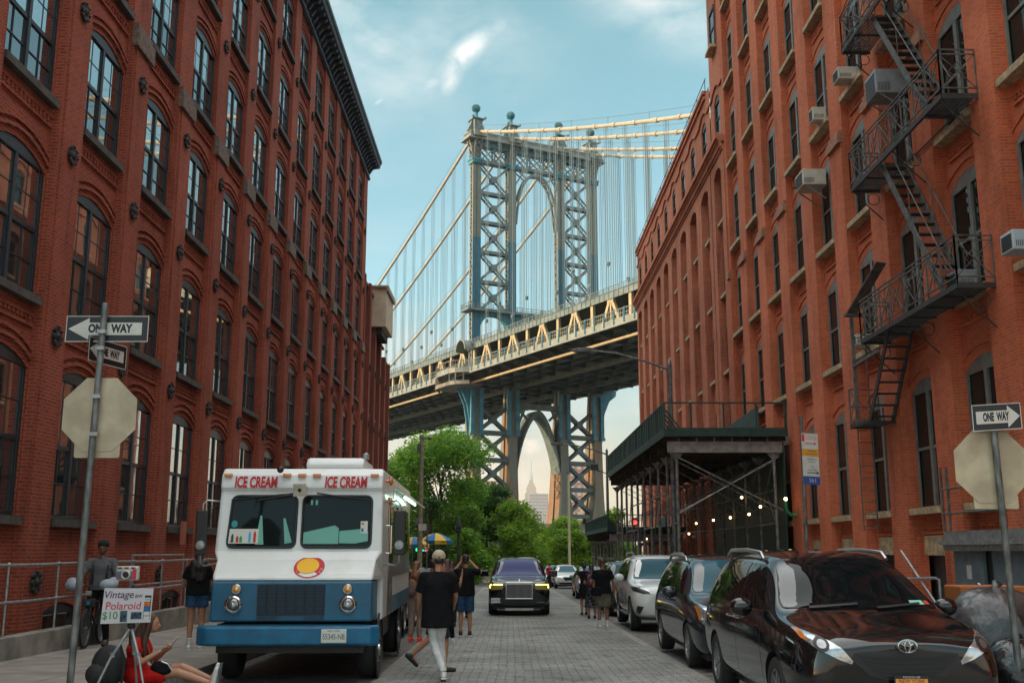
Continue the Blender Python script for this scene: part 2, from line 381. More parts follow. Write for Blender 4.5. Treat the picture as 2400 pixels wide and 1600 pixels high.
M['pavers'] = paver_mat()
M['asphalt'] = mat('asphalt', (0.058, 0.056, 0.054), 0.8, var=0.35, vs=1.5, bump=0.5, bs=80)
M['lane'] = mat('old_setts', (0.105, 0.098, 0.088), 0.75, var=0.4, vs=7, bump=0.7, bs=16)
def slab_mat(name, c1, c2, joint, sx, sy):
    m, nt, N, L, b = new_mat(name); t = N.new('ShaderNodeTexCoord')
    br = N.new('ShaderNodeTexBrick'); L.new(t.outputs['Object'], br.inputs['Vector']); br.offset = 0.0
    br.inputs['Scale'].default_value = 1; br.inputs['Brick Width'].default_value = sx; br.inputs['Row Height'].default_value = sy; br.inputs['Mortar Size'].default_value = 0.012
    br.inputs['Color1'].default_value = rgb(c1); br.inputs['Color2'].default_value = rgb(c2); br.inputs['Mortar'].default_value = rgb(joint)
    n = N.new('ShaderNodeTexNoise'); n.inputs['Scale'].default_value = 1.7; n.inputs['Detail'].default_value = 9; L.new(t.outputs['Object'], n.inputs['Vector'])
    r = N.new('ShaderNodeMapRange'); r.inputs[1].default_value = 0.35; r.inputs[2].default_value = 0.7; L.new(n.outputs[0], r.inputs[0])
    x = N.new('ShaderNodeMix'); x.data_type = 'RGBA'; x.blend_type = 'MULTIPLY'; L.new(r.outputs[0], x.inputs[0]); L.new(br.outputs[0], x.inputs[6]); x.inputs[7].default_value = (0.6, 0.58, 0.56, 1)
    L.new(x.outputs[2], b.inputs['Base Color']); b.inputs['Roughness'].default_value = 0.8
    return m
M['sidewalk'] = slab_mat('sidewalk_slabs', (0.30, 0.27, 0.235), (0.25, 0.225, 0.195), (0.10, 0.09, 0.08), 1.5, 1.5)
M['granite'] = mat('granite_kerb', (0.22, 0.20, 0.18), 0.75, var=0.3, vs=9)
def strip(name, x0, x1, y0, y1, dz, m, n=1):
    mb = MB()
    for k in range(n):
        a, b_ = y0 + (y1 - y0) * k / n, y0 + (y1 - y0) * (k + 1) / n
        mb.quad((x0, a, gz(a) + dz), (x1, a, gz(a) + dz), (x1, b_, gz(b_) + dz), (x0, b_, gz(b_) + dz))
    return tag(mb.build(name, m, fix=False), kind='structure')
CL, CR = -4.45, 5.15
mb = MB()
ys = [-60, 0, 60, 130]
for a, b_ in zip(ys, ys[1:]):
    for x0, x1 in ((-90, -8.65), (CL, CR), (9.75, 90)):
        mb.quad((x0, a, gz(a) - 0.02), (x1, a, gz(a) - 0.02), (x1, b_, gz(b_) - 0.02), (x0, b_, gz(b_) - 0.02))
mb.quad((-90, 130, gz(130) - .02), (90, 130, gz(130) - .02), (90, 195, -4.2), (-90, 195, -4.2))
mb.quad((-90, 195, -4.2), (90, 195, -4.2), (90, 205, -9.0), (-90, 205, -9.0))
tag(mb.build('ground', 'asphalt', fix=False), kind='structure')
M['water'] = mat('river_water', (0.03, 0.05, 0.055), 0.08, var=0.2, vs=0.1, bump=0.6, bs=0.8)
tag(MB().quad((-4000, 200, -8.6), (4000, 200, -8.6), (4000, 900, -8.6), (-4000, 900, -8.6)).build('water', 'water', fix=False), kind='structure')
M['fargnd'] = mat('far_ground', (0.09, 0.09, 0.08), 0.9)
tag(MB().quad((-6000, 900, -6), (6000, 900, -6), (6000, 9000, -6), (-6000, 9000, -6)).build('far_ground', 'fargnd', fix=False), kind='structure')
for x0, x1 in ((-600, -90), (90, 600)):
    tag(MB().quad((x0, -60, -2), (x1, -60, -2), (x1, 200, -2), (x0, 200, -2)).build('ground', 'asphalt', fix=False), kind='structure')
strip('road', -1.75, 2.67, -6, 78, 0.012, 'pavers', 4)
strip('parking_lane', CL, -1.93, -6, 78, 0.006, 'lane', 4)
strip('parking_lane', 2.85, CR, -6, 78, 0.006, 'lane', 4)
strip('road_edging', -1.93, -1.75, -6, 78, 0.010, 'granite', 4)
strip('road_edging', 2.67, 2.85, -6, 78, 0.010, 'granite', 4)
strip('cross_street', -90, 90, 78, 93, 0.004, 'asphalt', 2)
def walk(x0, x1, y0, y1, name='sidewalk'):
    mb = MB(); k0, k1 = y0, y1
    for k in range(4):
        a, b_ = k0 + (k1 - k0) * k / 4, k0 + (k1 - k0) * (k + 1) / 4
        za, zb = gz(a), gz(b_)
        mb.quad((x0, a, za + SW), (x1, a, za + SW), (x1, b_, zb + SW), (x0, b_, zb + SW))
    return tag(mb.build(name, 'sidewalk', fix=False), kind='structure')
def kerb(x, sgn, y0, y1):
    mb = MB()
    for k in range(4):
        a, b_ = y0 + (y1 - y0) * k / 4, y0 + (y1 - y0) * (k + 1) / 4
        xa, xb = x, x + sgn * 0.16
        za, zb = gz(a), gz(b_)
        mb.quad((xa, a, za - 0.05), (xa, b_, zb - 0.05), (xa, b_, zb + SW + 0.003), (xa, a, za + SW + 0.003))
        mb.quad((xa, a, za + SW + 0.003), (xa, b_, zb + SW + 0.003), (xb, b_, zb + SW + 0.003), (xb, a, za + SW + 0.003))
    return tag(mb.build('kerb', 'granite', fix=False), kind='structure')
walk(-8.3, CL - 0.16, -6, 76); kerb(CL, -1, -6, 76)
walk(CR + 0.16, 9.9, -6, 77); kerb(CR, 1, -6, 77)

# ------------------------------------------------------------------ brick mills
class Facade:
    """builds one brick front; side = +1 faces +X (left of street), -1 faces -X"""
    def __init__(s, X, side, root, brick, frame, glass, sillm):
        s.X, s.side, s.root, s.brick, s.frame, s.glass, s.sillm = X, side, root, brick, frame, glass, sillm
        s.mb = MB(); s.cache = {}; s.n = 0
    def P(s, y, z, d): return (s.X + s.side * d, y, z)       # d > 0 outward
    def face(s, y0, y1, z0, z1, d=0.0): s.mb.quad(s.P(y0, z0, d), s.P(y1, z0, d), s.P(y1, z1, d), s.P(y0, z1, d))
    def block(s, y0, y1, z0, z1, d0, d1, mb=None):
        xa, xb = sorted((s.X + s.side * d0, s.X + s.side * d1)); (mb or s.mb).box(xa, xb, y0, y1, z0, z1)
    def cell(s, yc, hw, pw, zs, zh, z1, rise, d=-0.25, depth=0.22, n=8):
        """wall panel of half width pw at depth d with an arched opening of half width hw, sill zs, crown zh, up to z1"""
        s.face(yc - pw, yc - hw, zs, z1, d); s.face(yc + hw, yc + pw, zs, z1, d)
        arc = [(yc - hw + 2 * hw * i / n, zh - rise + rise * (1 - ((2 * i / n) - 1) ** 2)) for i in range(n + 1)]
        for (ya, za), (yb, zb) in zip(arc, arc[1:]):
            s.mb.quad(s.P(ya, za, d), s.P(yb, zb, d), s.P(yb, z1, d), s.P(ya, z1, d))
            s.mb.quad(s.P(ya, za, d), s.P(yb, zb, d), s.P(yb, zb, d - depth), s.P(ya, za, d - depth))
        for y in (yc - hw, yc + hw): s.mb.quad(s.P(y, zs, d), s.P(y, zh - rise, d), s.P(y, zh - rise, d - depth), s.P(y, zs, d - depth))
    def hood(s, yc, hw, zh, rise, d=-0.25, t=0.07, off=0.10, pr=0.05, n=8, mb=None):
        mb = mb or s.mb; pts = []
        for i in range(n + 1):
            u = -1 + 2 * i / n; pts.append((yc + u * (hw + off * 1.3), zh - rise + rise * (1 - u * u) + off))
        for (ya, za), (yb, zb) in zip(pts, pts[1:]):
            a, b_, c, e = s.P(ya, za, d), s.P(yb, zb, d), s.P(yb, zb + t, d), s.P(ya, za + t, d)
            f, g, h, i2 = s.P(ya, za, d + pr), s.P(yb, zb, d + pr), s.P(yb, zb + t, d + pr), s.P(ya, za + t, d + pr)
            mb.quad(f, g, h, i2); mb.quad(a, b_, g, f); mb.quad(e, c, h, i2)
    def window(s, yc, zs, w, h, rise, style, d=-0.25, open_=0):
        key = (round(w, 3), round(h, 3), style)
        if key not in s.cache: s.cache[key] = s.make_window(w, h, rise, style)
        f, g, si = s.cache[key]; x = s.X + s.side * (d - 0.10)
        wo = link('window', f, s.root, (x, yc, zs)); link('pane', g, wo); link('sill', si, wo); s.n += 1
        return wo
    def make_window(s, w, h, rise, style):
        sg = s.side; f = MB(); hw = w / 2
        def arcz(u): return h - rise + rise * (1 - (u / hw) ** 2)
        def bx(mb, y0, y1, z0, z1, t0, t1):
            xa, xb = sorted((sg * t0, sg * t1)); mb.box(xa, xb, y0, y1, z0, z1)
        b = 0.075 if style != 'R' else 0.045
        bx(f, -hw, -hw + b, 0, h - rise, -0.05, 0.05); bx(f, hw - b, hw, 0, h - rise, -0.05, 0.05); bx(f, -hw + b, hw - b, 0, b, -0.05, 0.05)
        hz = h - rise + (0.03 if style == 'L' else -0.03)          # head bar; the arched tympanum above it
        n = 8; top = [(-hw + w * i / n, arcz(-hw + w * i / n)) for i in range(n + 1)]
        for (ya, za), (yb, zb) in zip(top, top[1:]):
            f.add([(sg * .055, ya, hz), (sg * .055, yb, hz), (sg * .055, yb, zb), (sg * .055, ya, za), (-sg * .05, ya, hz), (-sg * .05, yb, hz)], [(0, 1, 2, 3), (0, 1, 5, 4)])
        if style == 'L':
            bx(f, -0.05, 0.05, b, hz, -0.04, 0.05)
            mid = h * 0.47
            for c in (-1, 1):
                y0, y1 = (-hw + b, -0.05) if c < 0 else (0.05, hw - b)
                bx(f, y0, y1, mid - .04, mid + .04, -0.03, 0.03)
                ym = (y0 + y1) / 2; bx(f, ym - .011, ym + .011, b, hz, -0.012, 0.016)
                for q in (mid * .5, (mid + hz) / 2): bx(f, y0, y1, q - .011, q + .011, -0.012, 0.016)
                bx(f, y0, y0 + .03, b, hz, -.02, .02); bx(f, y1 - .03, y1, b, hz, -.02, .02)
        elif style == 'R':
            bx(f, -0.075, 0.075, b, hz, -0.04, 0.06)
            mid = h * 0.46
            for c in (-1, 1):
                y0, y1 = (-hw + b, -0.075) if c < 0 else (0.075, hw - b)
                bx(f, y0, y1, mid - .035, mid + .035, -0.03, 0.03)
        elif style == 'F':
            mid = h * 0.48; bx(f, -hw + b, hw - b, mid - .04, mid + .04, -0.03, 0.03)
        elif style == 'B':
            bx(f, -0.03, 0.03, b, hz, -0.03, 0.03)
        if style == 'R': bx(f, hw - .10, hw - b, b, hz, 0.02, 0.06)
        g = MB()
        cut = h * 0.47 if style in 'LRF' else None
        if cut:
            if style == 'L': g.mi = 1
            g.quad((-sg * .005, -hw + b, b), (-sg * .005, hw - b, b), (-sg * .005, hw - b, cut), (-sg * .005, -hw + b, cut)); g.mi = 0
            g.quad((sg * .008, -hw + b, cut), (sg * .008, hw - b, cut), (sg * .008, hw - b, hz), (sg * .008, -hw + b, hz))
        else: g.quad((0, -hw + b, b), (0, hw - b, b), (0, hw - b, hz), (0, -hw + b, hz))
        si = MB(); so = {'L': 0.26, 'B': 0.12, 'F': 0.30}.get(style, 0.36)
        bx(si, -hw + .005, hw - .005, -0.15, -0.003, -0.06, so - 0.02)
        return f.mesh('window', s.frame), g.mesh('pane', [s.glass, 'glassLow'] if style == 'L' else s.glass, fix=False), si.mesh('sill', s.sillm)
    def dentils(s, yc, hw, z, d=-0.25, mb=None):
        mb = mb or s.mb; k = int(hw * 2 / 0.16)
        for zz, pr in ((z - 0.30, 0.045), (z - 0.50, 0.05)): s.block(yc - hw, yc + hw, zz - 0.05, zz, d, d + pr, mb)
        for i in range(k):
            y = yc - hw + 0.05 + i * 0.16; s.block(y, y + 0.07, z - 0.44, z - 0.352, d, d + 0.035, mb)

def rosette_mesh():
    mb = MB()
    mb.lathe([(0.14, 0.0), (0.16, 0.03), (0.14, 0.06), (0.09, 0.07), (0.08, 0.10), (0.04, 0.12), (0.0, 0.13)], n=12, axis='x')
    for k in range(8):
        a = k * pi / 4
        mb.bar((0.03, cos(a) * 0.12, sin(a) * 0.12), (0.05, cos(a) * 0.24, sin(a) * 0.24), 0.11, 0.06, up=(1, 0, 0))
        mb.sphere((0.06, cos(a) * 0.22, sin(a) * 0.22), 0.045, 6, 4)
    return mb.mesh('anchor_plate', 'iron', smooth=True)
rosette = rosette_mesh()
for v_ in rosette.vertices: v_.co = v_.co * 0.80

# ---- left mill
LX = -8.6
left = empty('brick_warehouse', (0, 0, 0), label='tall dark red brick warehouse with blue cornice and iron rosettes along the left pavement', cat='building')
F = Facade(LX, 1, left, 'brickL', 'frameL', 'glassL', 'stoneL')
rowsL = [(2.2, 5.12), (6.15, 8.8), (10.0, 12.45), (13.65, 16.1), (17.25, 19.6), (20.85, 23.1)]
bayL, y0L = 3.37, 2.35 + 0.0
ctrL = [21.0 + 3.37 * k for k in range(-4, 12)]         # window centres
endL = 60.3; startL = ctrL[0] - bayL / 2
trim = MB(); caps = MB()
for yc in ctrL:
    pw = bayL / 2 - 0.54
    F.face(yc - pw, yc + pw, 0.66, rowsL[0][0], -0.15)
    for i, (zs, zh) in enumerate(rowsL):
        z1 = rowsL[i + 1][0] if i < 5 else 24.2
        w = 2.16
        F.cell(yc, w / 2, pw, zs, zh, z1, 0.27, d=-0.15, depth=0.15)
        F.window(yc, zs, w, zh - zs, 0.27, 'L', d=-0.13)
        F.hood(yc, w / 2 - .16, zh, 0.27, d=-0.15, off=0.14); F.hood(yc, w / 2 - .36, zh, 0.27, d=-0.15, off=0.30, t=0.06)
        if i: F.dentils(yc, w / 2, zs, d=-0.15)
    # basement arched light
    F.cell(yc, 0.78, pw, -1.2, 0.62, 0.66, 0.16, d=-0.15)
    bw = F.window(yc, -0.55, 1.5, 1.15, 0.16, 'B', d=-0.15)
    # pierced frieze panel under the cornice
    for k in range(9):
        for q in range(3): F.block(yc - 0.72 + k * 0.165, yc - 0.64 + k * 0.165, 23.42 + q * 0.15, 23.5 + q * 0.15, -0.15, -0.10)
edges = [c - bayL / 2 for c in ctrL] + [ctrL[-1] + bayL / 2]
for j, e in enumerate(edges):
    a, b_ = e - 0.54, e + 0.54
    if j == 0: a = e - 0.3
    if j == len(edges) - 1: b_ = endL
    F.block(a, b_, -1.2, 12.93, -0.28, 0.0)
    F.block(a + .14, b_ - .14, -1.2, 12.90, 0.0, 0.035)
    F.block(a, b_, 12.93, 24.2, -0.28, -0.05)
    caps = MB(); F.block(a - .02, b_ + .02, 12.93, 13.36, -0.05, 0.10, caps); F.block(a + .05, b_ - .05, 13.36, 13.52, -0.05, 0.05, caps); caps.build('cap_stone', 'cap', left)
    for zr in (9.15, 12.98 - 1.0, 16.6, 20.2) if j else ():
        if zr == 11.98: zr = 11.6
        link('anchor_plate', rosette, left, (LX + (0.037 if zr < 12.9 else -0.045), (a + b_) / 2, {9.15: 9.15, 11.6: 12.2}.get(zr, zr)))
    if j: link('anchor_plate', rosette, left, (LX + 0.036, (a + b_) / 2, 5.55)); link('anchor_plate', rosette, left, (LX + 0.036, (a + b_) / 2, 1.05))
F.mb.box(-34, LX - 0.02, endL - 0.02, endL, -2, 24.2)                     # far gable
F.mb.box(-34, LX - 0.02, startL - 0.32, startL - 0.30, -2, 24.2)
F.mb.build('wall', 'brickL', left)
MB().box(-34, LX - 0.3, startL, endL - .05, 24.16, 24.3).build('roof', 'iron', left)
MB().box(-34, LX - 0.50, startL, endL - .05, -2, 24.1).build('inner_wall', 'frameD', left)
# tin cornice with brackets
cm = MB()
prof = [(-0.05, 23.75), (0.06, 23.78), (0.06, 23.92), (0.02, 24.0), (0.02, 24.42), (0.62, 24.52), (0.66, 24.60), (0.66, 24.72), (0.74, 24.80), (0.76, 24.95), (-0.4, 25.02), (-0.4, 23.75)]
cm.prism(prof, startL - 0.3, endL + 0.45 - startL + 0.3, lambda u, v, w: (LX + u, w, v))
yy = startL
while yy < endL + 0.2:
    cm.prism([(0.0, 24.0), (0.10, 24.02), (0.18, 24.14), (0.26, 24.28), (0.50, 24.34), (0.56, 24.46), (0.0, 24.46)], yy, 0.16, lambda u, v, w: (LX + 0.02 + u, w, v)); yy += 0.56
cm.build('cornice', 'cornice', left)
# small details on the wall
MB().box(LX + 0.075, LX + 0.16, 27.5, 27.72, 1.75, 2.35).build('wall_box', mat('faded_red', (0.36, 0.10, 0.06), 0.7), left)

# ---- left annex, lower, stepping down
annex = empty('brick_annex', (0, 0, 0), label='lower narrow brick wing with plain ribs stepping down beyond the left warehouse', cat='building')
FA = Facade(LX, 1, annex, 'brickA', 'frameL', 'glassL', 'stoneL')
ya = endL + 0.01; topA = [17.5, 17.5, 16.2, 15.2, 14.5]
w_ = (73.8 - ya) / 5
for k in range(5):
    c = ya + w_ * (k + .5); tp = topA[k]
    zz = [2.2, 6.1, 9.9]
    FA.face(c - w_ / 2, c + w_ / 2, -1.2, 2.2, -0.3)
    for i, zs in enumerate(zz):
        z1 = zz[i + 1] if i < 2 else tp
        FA.cell(c, 0.55, w_ / 2, zs, zs + 2.3, z1, 0.2, d=-0.3); FA.window(c, zs, 1.1, 2.3, 0.2, 'F', d=-0.3)
    for e in ((c - w_ / 2, c + w_ / 2) if k == 4 else (c - w_ / 2,)): FA.block(max(ya + .003, e - 0.34), min(73.8, e + 0.34), -1.2, tp + (0.3 if k < 2 else 0.15), -0.32, 0.02)
    FA.block(c - w_ / 2, c + w_ / 2, tp, tp + 0.16, -0.5, -0.1)
    if k:
        for zr in (5.2, 9.1, 12.6): link('anchor_plate', rosette, annex, (LX + 0.03, c - w_ / 2, zr))
FA.mb.box(-30, LX - 0.3, 73.78, 73.8, -2, 14.6)
FA.mb.build('wall', 'brickA', annex)
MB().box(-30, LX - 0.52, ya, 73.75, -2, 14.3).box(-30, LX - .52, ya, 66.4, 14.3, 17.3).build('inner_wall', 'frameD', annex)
hut = empty('roof_hut', (-9.3, 67, 15.6), label='beige boxy hut overhanging the top of the left brick wing', cat='hut')
MB().box(-3.0, 1.4, -1.85, 1.85, 0, 2.55).build('wall', 'beige', hut, bevel=.02)
MB().box(-3.1, 1.52, -2.0, 2.0, 2.553, 2.67).box(1.42, 1.53, -2.0, 2.0, 2.3, 2.553).build('roof', mat('hut_roof', (0.30, 0.22, 0.16), 0.7), hut)
MB().box(-3, 1.1, -1.6, 1.6, -0.45, -0.003).build('base', 'iron', hut)

# ---- right near mill
RX = 9.5
right = empty('brick_warehouse', (0, 0, 0), label='bright orange red brick warehouse carrying the fire escape, nearest on the right', cat='building')
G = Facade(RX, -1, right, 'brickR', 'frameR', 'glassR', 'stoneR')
rowsR = [(2.58, 5.6), (6.9, 9.6), (10.62, 13.35), (14.42, 17.1), (18.2, 20.8), (21.95, 24.5), (25.7, 28.1)]
ctrR = [21.2 + 3.07 * k for k in range(-4, 8)]
bR = 3.07; startR = ctrR[0] - bR / 2; endR = ctrR[-1] + bR / 2 - 0.55
capR = MB()
for yc in ctrR:
    pw = bR / 2 - 0.55
    G.face(yc - pw, yc + pw, 1.95, rowsR[0][0], -0.28)
    for i, (zs, zh) in enumerate(rowsR):
        z1 = rowsR[i + 1][0] if i < 6 else 29.6
        G.cell(yc, 0.93, pw, zs, zh, z1, 0.30, d=-0.28, depth=0.24)
        G.window(yc, zs, 1.86, zh - zs, 0.30, 'R', d=-0.24)
        G.hood(yc, 0.84, zh, 0.30, d=-0.28, off=0.2, t=.05, pr=.03)
        G.dentils(yc, 0.8, zs - 0.05, d=-0.28)
    # basement opening with a stone lintel
    G.face(yc - pw, yc - 0.62, -1, 1.95, -0.28); G.face(yc + 0.62, yc + pw, -1, 1.95, -0.28)
    lt_ = MB(); G.block(yc - 0.72, yc + 0.72, 1.50, 1.945, -0.34, -0.24, lt_); lt_.build('lintel', 'stoneR', right)
    if yc > 20.5: link('basement_window', MB().box(-0.03, 0.03, -0.62, 0.62, 0, 2.1).mesh('basement_window', 'frameD'), right, (RX + 0.42, yc, -0.6))
edges = [c - bR / 2 for c in ctrR] + [ctrR[-1] + bR / 2]
for j, e in enumerate(edges):
    a, b_ = e - 0.55, e + 0.55
    if j == len(edges) - 1: b_ = e - 0.2
    G.block(a, b_, -1.0, 13.1, -0.30, 0.0); G.block(a, b_, 13.1, 29.6, -0.30, -0.06)
    capR = MB(); G.block(a - .02, b_ + .02, 13.1, 13.36, -0.06, 0.09, capR); G.block(a + .05, b_ - .05, 13.36, 13.5, -.06, .03, capR); capR.build('cap_stone', 'capR', right)
G.mb.box(RX + 0.3, 32, startR - 0.02, startR, -1, 29.6)
G.mb.build('wall', 'brickR', right)
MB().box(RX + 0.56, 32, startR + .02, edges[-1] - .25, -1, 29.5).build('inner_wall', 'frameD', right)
MB().box(RX - 0.35, RX + 0.4, startR, edges[-1], 29.6, 30.4).build('cornice', 'brickR', right)
# drain pipe down the front
MB().cyl((RX - 0.06, edges[8], 3), (RX - 0.06, edges[8], 3.2), 0.05)

# ---- right far mill
far = empty('brick_warehouse', (0, 0, 0), label='far right brick warehouse with deep arcade piers and a corbelled cornice', cat='building')
H = Facade(RX, -1, far, 'brickF', 'frameD', 'glassR', 'stoneR')
y0F = edges[-1] - 0.18
rowsF = [(2.4, 4.6), (5.95, 8.1), (9.45, 11.6), (12.95, 15.1), (16.35, 18.4)]
ctrF = [45.35] + [48.75 + 3.22 * k for k in range(9)]
hwF = [(46.95 - y0F) / 2] + [1.61] * 9
ctrF[0] = y0F + hwF[0]
band = MB()
for c, hb in zip(ctrF, hwF):
    deep = -0.30
    H.face(c - hb, c + hb, -1.2, rowsF[0][0], deep)
    for i, (zs, zh) in enumerate(rowsF):
        z1 = rowsF[i + 1][0] if i < 4 else 19.2
        H.cell(c, 0.82, hb, zs, zh, z1, 0.12, d=deep, depth=.12); H.window(c, zs, 1.64, zh - zs, 0.12, 'F', d=deep + .03)
    # arch that closes each tall recess
    hw = hb - 0.66
    n = 10; arc = [(c - hw + 2 * hw * i / n, 18.45 + 0.30 * (1 - (2 * i / n - 1) ** 2)) for i in range(n + 1)]
    for (a1, z1), (a2, z2) in zip(arc, arc[1:]):
        H.mb.quad(H.P(a1, z1, 0), H.P(a2, z2, 0), H.P(a2, 19.2, 0), H.P(a1, 19.2, 0)); H.mb.quad(H.P(a1, z1, 0), H.P(a2, z2, 0), H.P(a2, z2, deep), H.P(a1, z1, deep))
    for sg in (-1, 1): 
        ya_, yb_ = sorted((c + sg * hw, c + sg * hb)); H.block(ya_, yb_, -1.2, 19.2, deep, 0.0)
    # top storey
    H.face(c - hb, c + hb, 19.9, 20.3, -0.1)
    H.cell(c, 0.62, hb, 20.3, 22.35, 23.6, 0.28, d=-0.1); H.window(c, 20.3, 1.24, 2.05, 0.28, 'F', d=-0.1)
    for i in range(10):        # wavy string course over the arches
        u0, u1 = -1 + i / 5, -1 + (i + 1) / 5
        f = lambda u: 22.45 + 0.32 * max(0, 1 - (u / 0.62) ** 2)
        p = [H.P(c + u0 * hb, f(u0), -0.1), H.P(c + u1 * hb, f(u1), -0.1), H.P(c + u1 * hb, f(u1), -0.02), H.P(c + u0 * hb, f(u0), -0.02)]
        q = [(a[0], a[1], a[2] + 0.09) for a in p]
        H.mb.quad(p[0], p[1], p[2], p[3]); H.mb.quad(p[3], p[2], q[2], q[3]); H.mb.quad(q[0], q[1], q[2], q[3])
y1F = ctrF[-1] + hwF[-1]
for k, (z0, z1, pr) in enumerate(((19.2, 19.32, 0.06), (19.32, 19.44, 0.14), (19.56, 19.68, 0.22), (19.68, 19.9, 0.32))): H.block(y0F + .01, y1F + 0.3 + k * .003, z0, z1, -0.2, pr)
for i in range(int((y1F - y0F) / 0.3)): H.block(y0F + i * 0.3 + .02, y0F + i * 0.3 + 0.16, 19.44, 19.56, -.1, 0.17)
H.block(y0F + .02, y1F, 19.44, 19.56, -0.2, 0.05)
H.block(y0F + 4, y1F + 0.05, 23.6, 23.78, -0.4, 0.06); H.block(y0F + 4, y1F + .02, 23.35, 23.5, -0.11, 0.0)
H.block(y0F, ctrF[0] + hwF[0], 23.6, 29.5, -0.5, -0.1)
H.cell(ctrF[0], 0.6, 0.62, 24.6, 26.9, 27.0, 0.25, d=-.05)
H.window(ctrF[0], 24.7, 1.2, 2.1, 0.2, 'F', d=0.05)
H.mb.box(RX + .1, 32, y1F - .02, y1F, -2, 23.6); H.mb.box(RX + .1, 32, ctrF[0] + hwF[0] - .02, ctrF[0] + hwF[0], 23.6, 29.5)
H.mb.build('wall', 'brickF', far)
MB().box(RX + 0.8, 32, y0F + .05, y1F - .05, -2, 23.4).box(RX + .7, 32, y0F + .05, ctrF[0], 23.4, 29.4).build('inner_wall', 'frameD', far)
MB().box(RX + 1.2, RX + 2.1, 55.8, 56.7, 23.3, 25.4).box(RX + 1.2, RX + 2.1, 66.8, 67.7, 23.3, 25.3).build('chimney', 'brickF', far)
rl = MB()
rl.cyl(H.P(y0F + 3.8, 24.35, -0.1), H.P(y1F, 24.35, -0.1), 0.02, n=5)
for i in range(14): y = y0F + 4 + i * 2.2; rl.cyl(H.P(y, 23.7, -0.1), H.P(y, 24.35, -0.1), 0.018, n=5)
rl.build('roof_rail', 'iron', far)

# ---- unseen block added west of the warehouse to shade the street end
blk = empty('shade_block', (0, 0, 0), label='plain unseen brick block added behind the left warehouse to shade the street', cat='building')
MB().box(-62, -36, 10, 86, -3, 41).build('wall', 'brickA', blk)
MB().box(-62.3, -35.7, 9.7, 86.3, 41.003, 41.6).build('parapet', 'stoneL', blk)
# ------------------------------------------------------------------ the suspension bridge
BO = Vector((-7.4, 213.7, 0)); BU = Vector((0.886, 0.4637, 0)); BD = Vector((0.4637, -0.886, 0))
def B(s, t, z): p = BO + BU * s + BD * t; return (p.x, p.y, z)
def Bbox(mb, s0, s1, t0, t1, z0, z1, k0=0.0, k1=0.0):
    """box in bridge axes; k0/k1 = z shift at t0/t1 for the deck's grade"""
    vs = [B(s, t, z + k) for z in (z0, z1) for s, t, k in ((s0, t0, k0), (s1, t0, k0), (s1, t1, k1), (s0, t1, k1))]
    mb.add(vs, [(3, 2, 1, 0), (4, 5, 6, 7), (0, 1, 5, 4), (1, 2, 6, 5), (2, 3, 7, 6), (3, 0, 4, 7)])
def ZT(t): return -0.0110 * t
def zband_mat():
    m, nt, N, L, b = new_mat('tower_paint'); t = N.new('ShaderNodeTexCoord'); s = N.new('ShaderNodeSeparateXYZ'); L.new(t.outputs['Object'], s.inputs[0])
    d = N.new('ShaderNodeMath'); d.operation = 'DIVIDE'; L.new(s.outputs[2], d.inputs[0]); d.inputs[1].default_value = 100
    r = N.new('ShaderNodeValToRGB'); r.color_ramp.interpolation = 'CONSTANT'; L.new(d.outputs[0], r.inputs[0])
    e = r.color_ramp.elements; e[0].position = 0; e[0].color = (0.24, 0.225, 0.19, 1); e[1].position = 0.667; e[1].color = (0.175, 0.195, 0.165, 1)
    x = e.new(0.30); x.color = (0.16, 0.18, 0.17, 1)
    x = e.new(0.395); x.color = (0.012, 0.135, 0.215, 1)
    # rust and old tan paint low down
    mp = N.new('ShaderNodeMapping'); mp.inputs['Scale'].default_value = (1, 1, 0.12); L.new(t.outputs['Object'], mp.inputs[0])
    n = N.new('ShaderNodeTexNoise'); n.inputs['Scale'].default_value = 0.35; n.inputs['Detail'].default_value = 8; L.new(mp.outputs[0], n.inputs['Vector'])
    mr = N.new('ShaderNodeMapRange'); mr.inputs[1].default_value = 0.47; mr.inputs[2].default_value = 0.58; L.new(n.outputs[0], mr.inputs[0])
    lo = N.new('ShaderNodeMapRange'); lo.inputs[1].default_value = 33; lo.inputs[2].default_value = 28; L.new(s.outputs[2], lo.inputs[0])
    ml = N.new('ShaderNodeMath'); ml.operation = 'MULTIPLY'; L.new(mr.outputs[0], ml.inputs[0]); L.new(lo.outputs[0], ml.inputs[1])
    mx = N.new('ShaderNodeMix'); mx.data_type = 'RGBA'; L.new(ml.outputs[0], mx.inputs[0]); L.new(r.outputs[0], mx.inputs[6]); mx.inputs[7].default_value = (0.28, 0.135, 0.055, 1)
    n2 = N.new('ShaderNodeTexNoise'); n2.inputs['Scale'].default_value = 0.8; n2.inputs['Detail'].default_value = 8; L.new(t.outputs['Object'], n2.inputs['Vector'])
    m2 = N.new('ShaderNodeMix'); m2.data_type = 'RGBA'; m2.blend_type = 'MULTIPLY'; L.new(n2.outputs[0], m2.inputs[0]); L.new(mx.outputs[2], m2.inputs[6]); m2.inputs[7].default_value = (0.62, 0.62, 0.6, 1)
    L.new(m2.outputs[2], b.inputs['Base Color']); b.inputs['Roughness'].default_value = 0.6
    return m
M['tower'] = zband_mat()
M['steel'] = mat('grey_bridge_paint', (0.115, 0.145, 0.145), 0.6, var=0.25, vs=0.6)
M['steelw'] = mat('pale_bridge_paint', (0.19, 0.195, 0.17), 0.6, var=0.2, vs=0.6)
M['teal'] = mat('teal_paint', (0.035, 0.17, 0.21), 0.55, var=0.25, vs=0.8)
M['bblue'] = mat('blue_bridge_paint', (0.05, 0.20, 0.28), 0.6, var=0.25, vs=0.8)
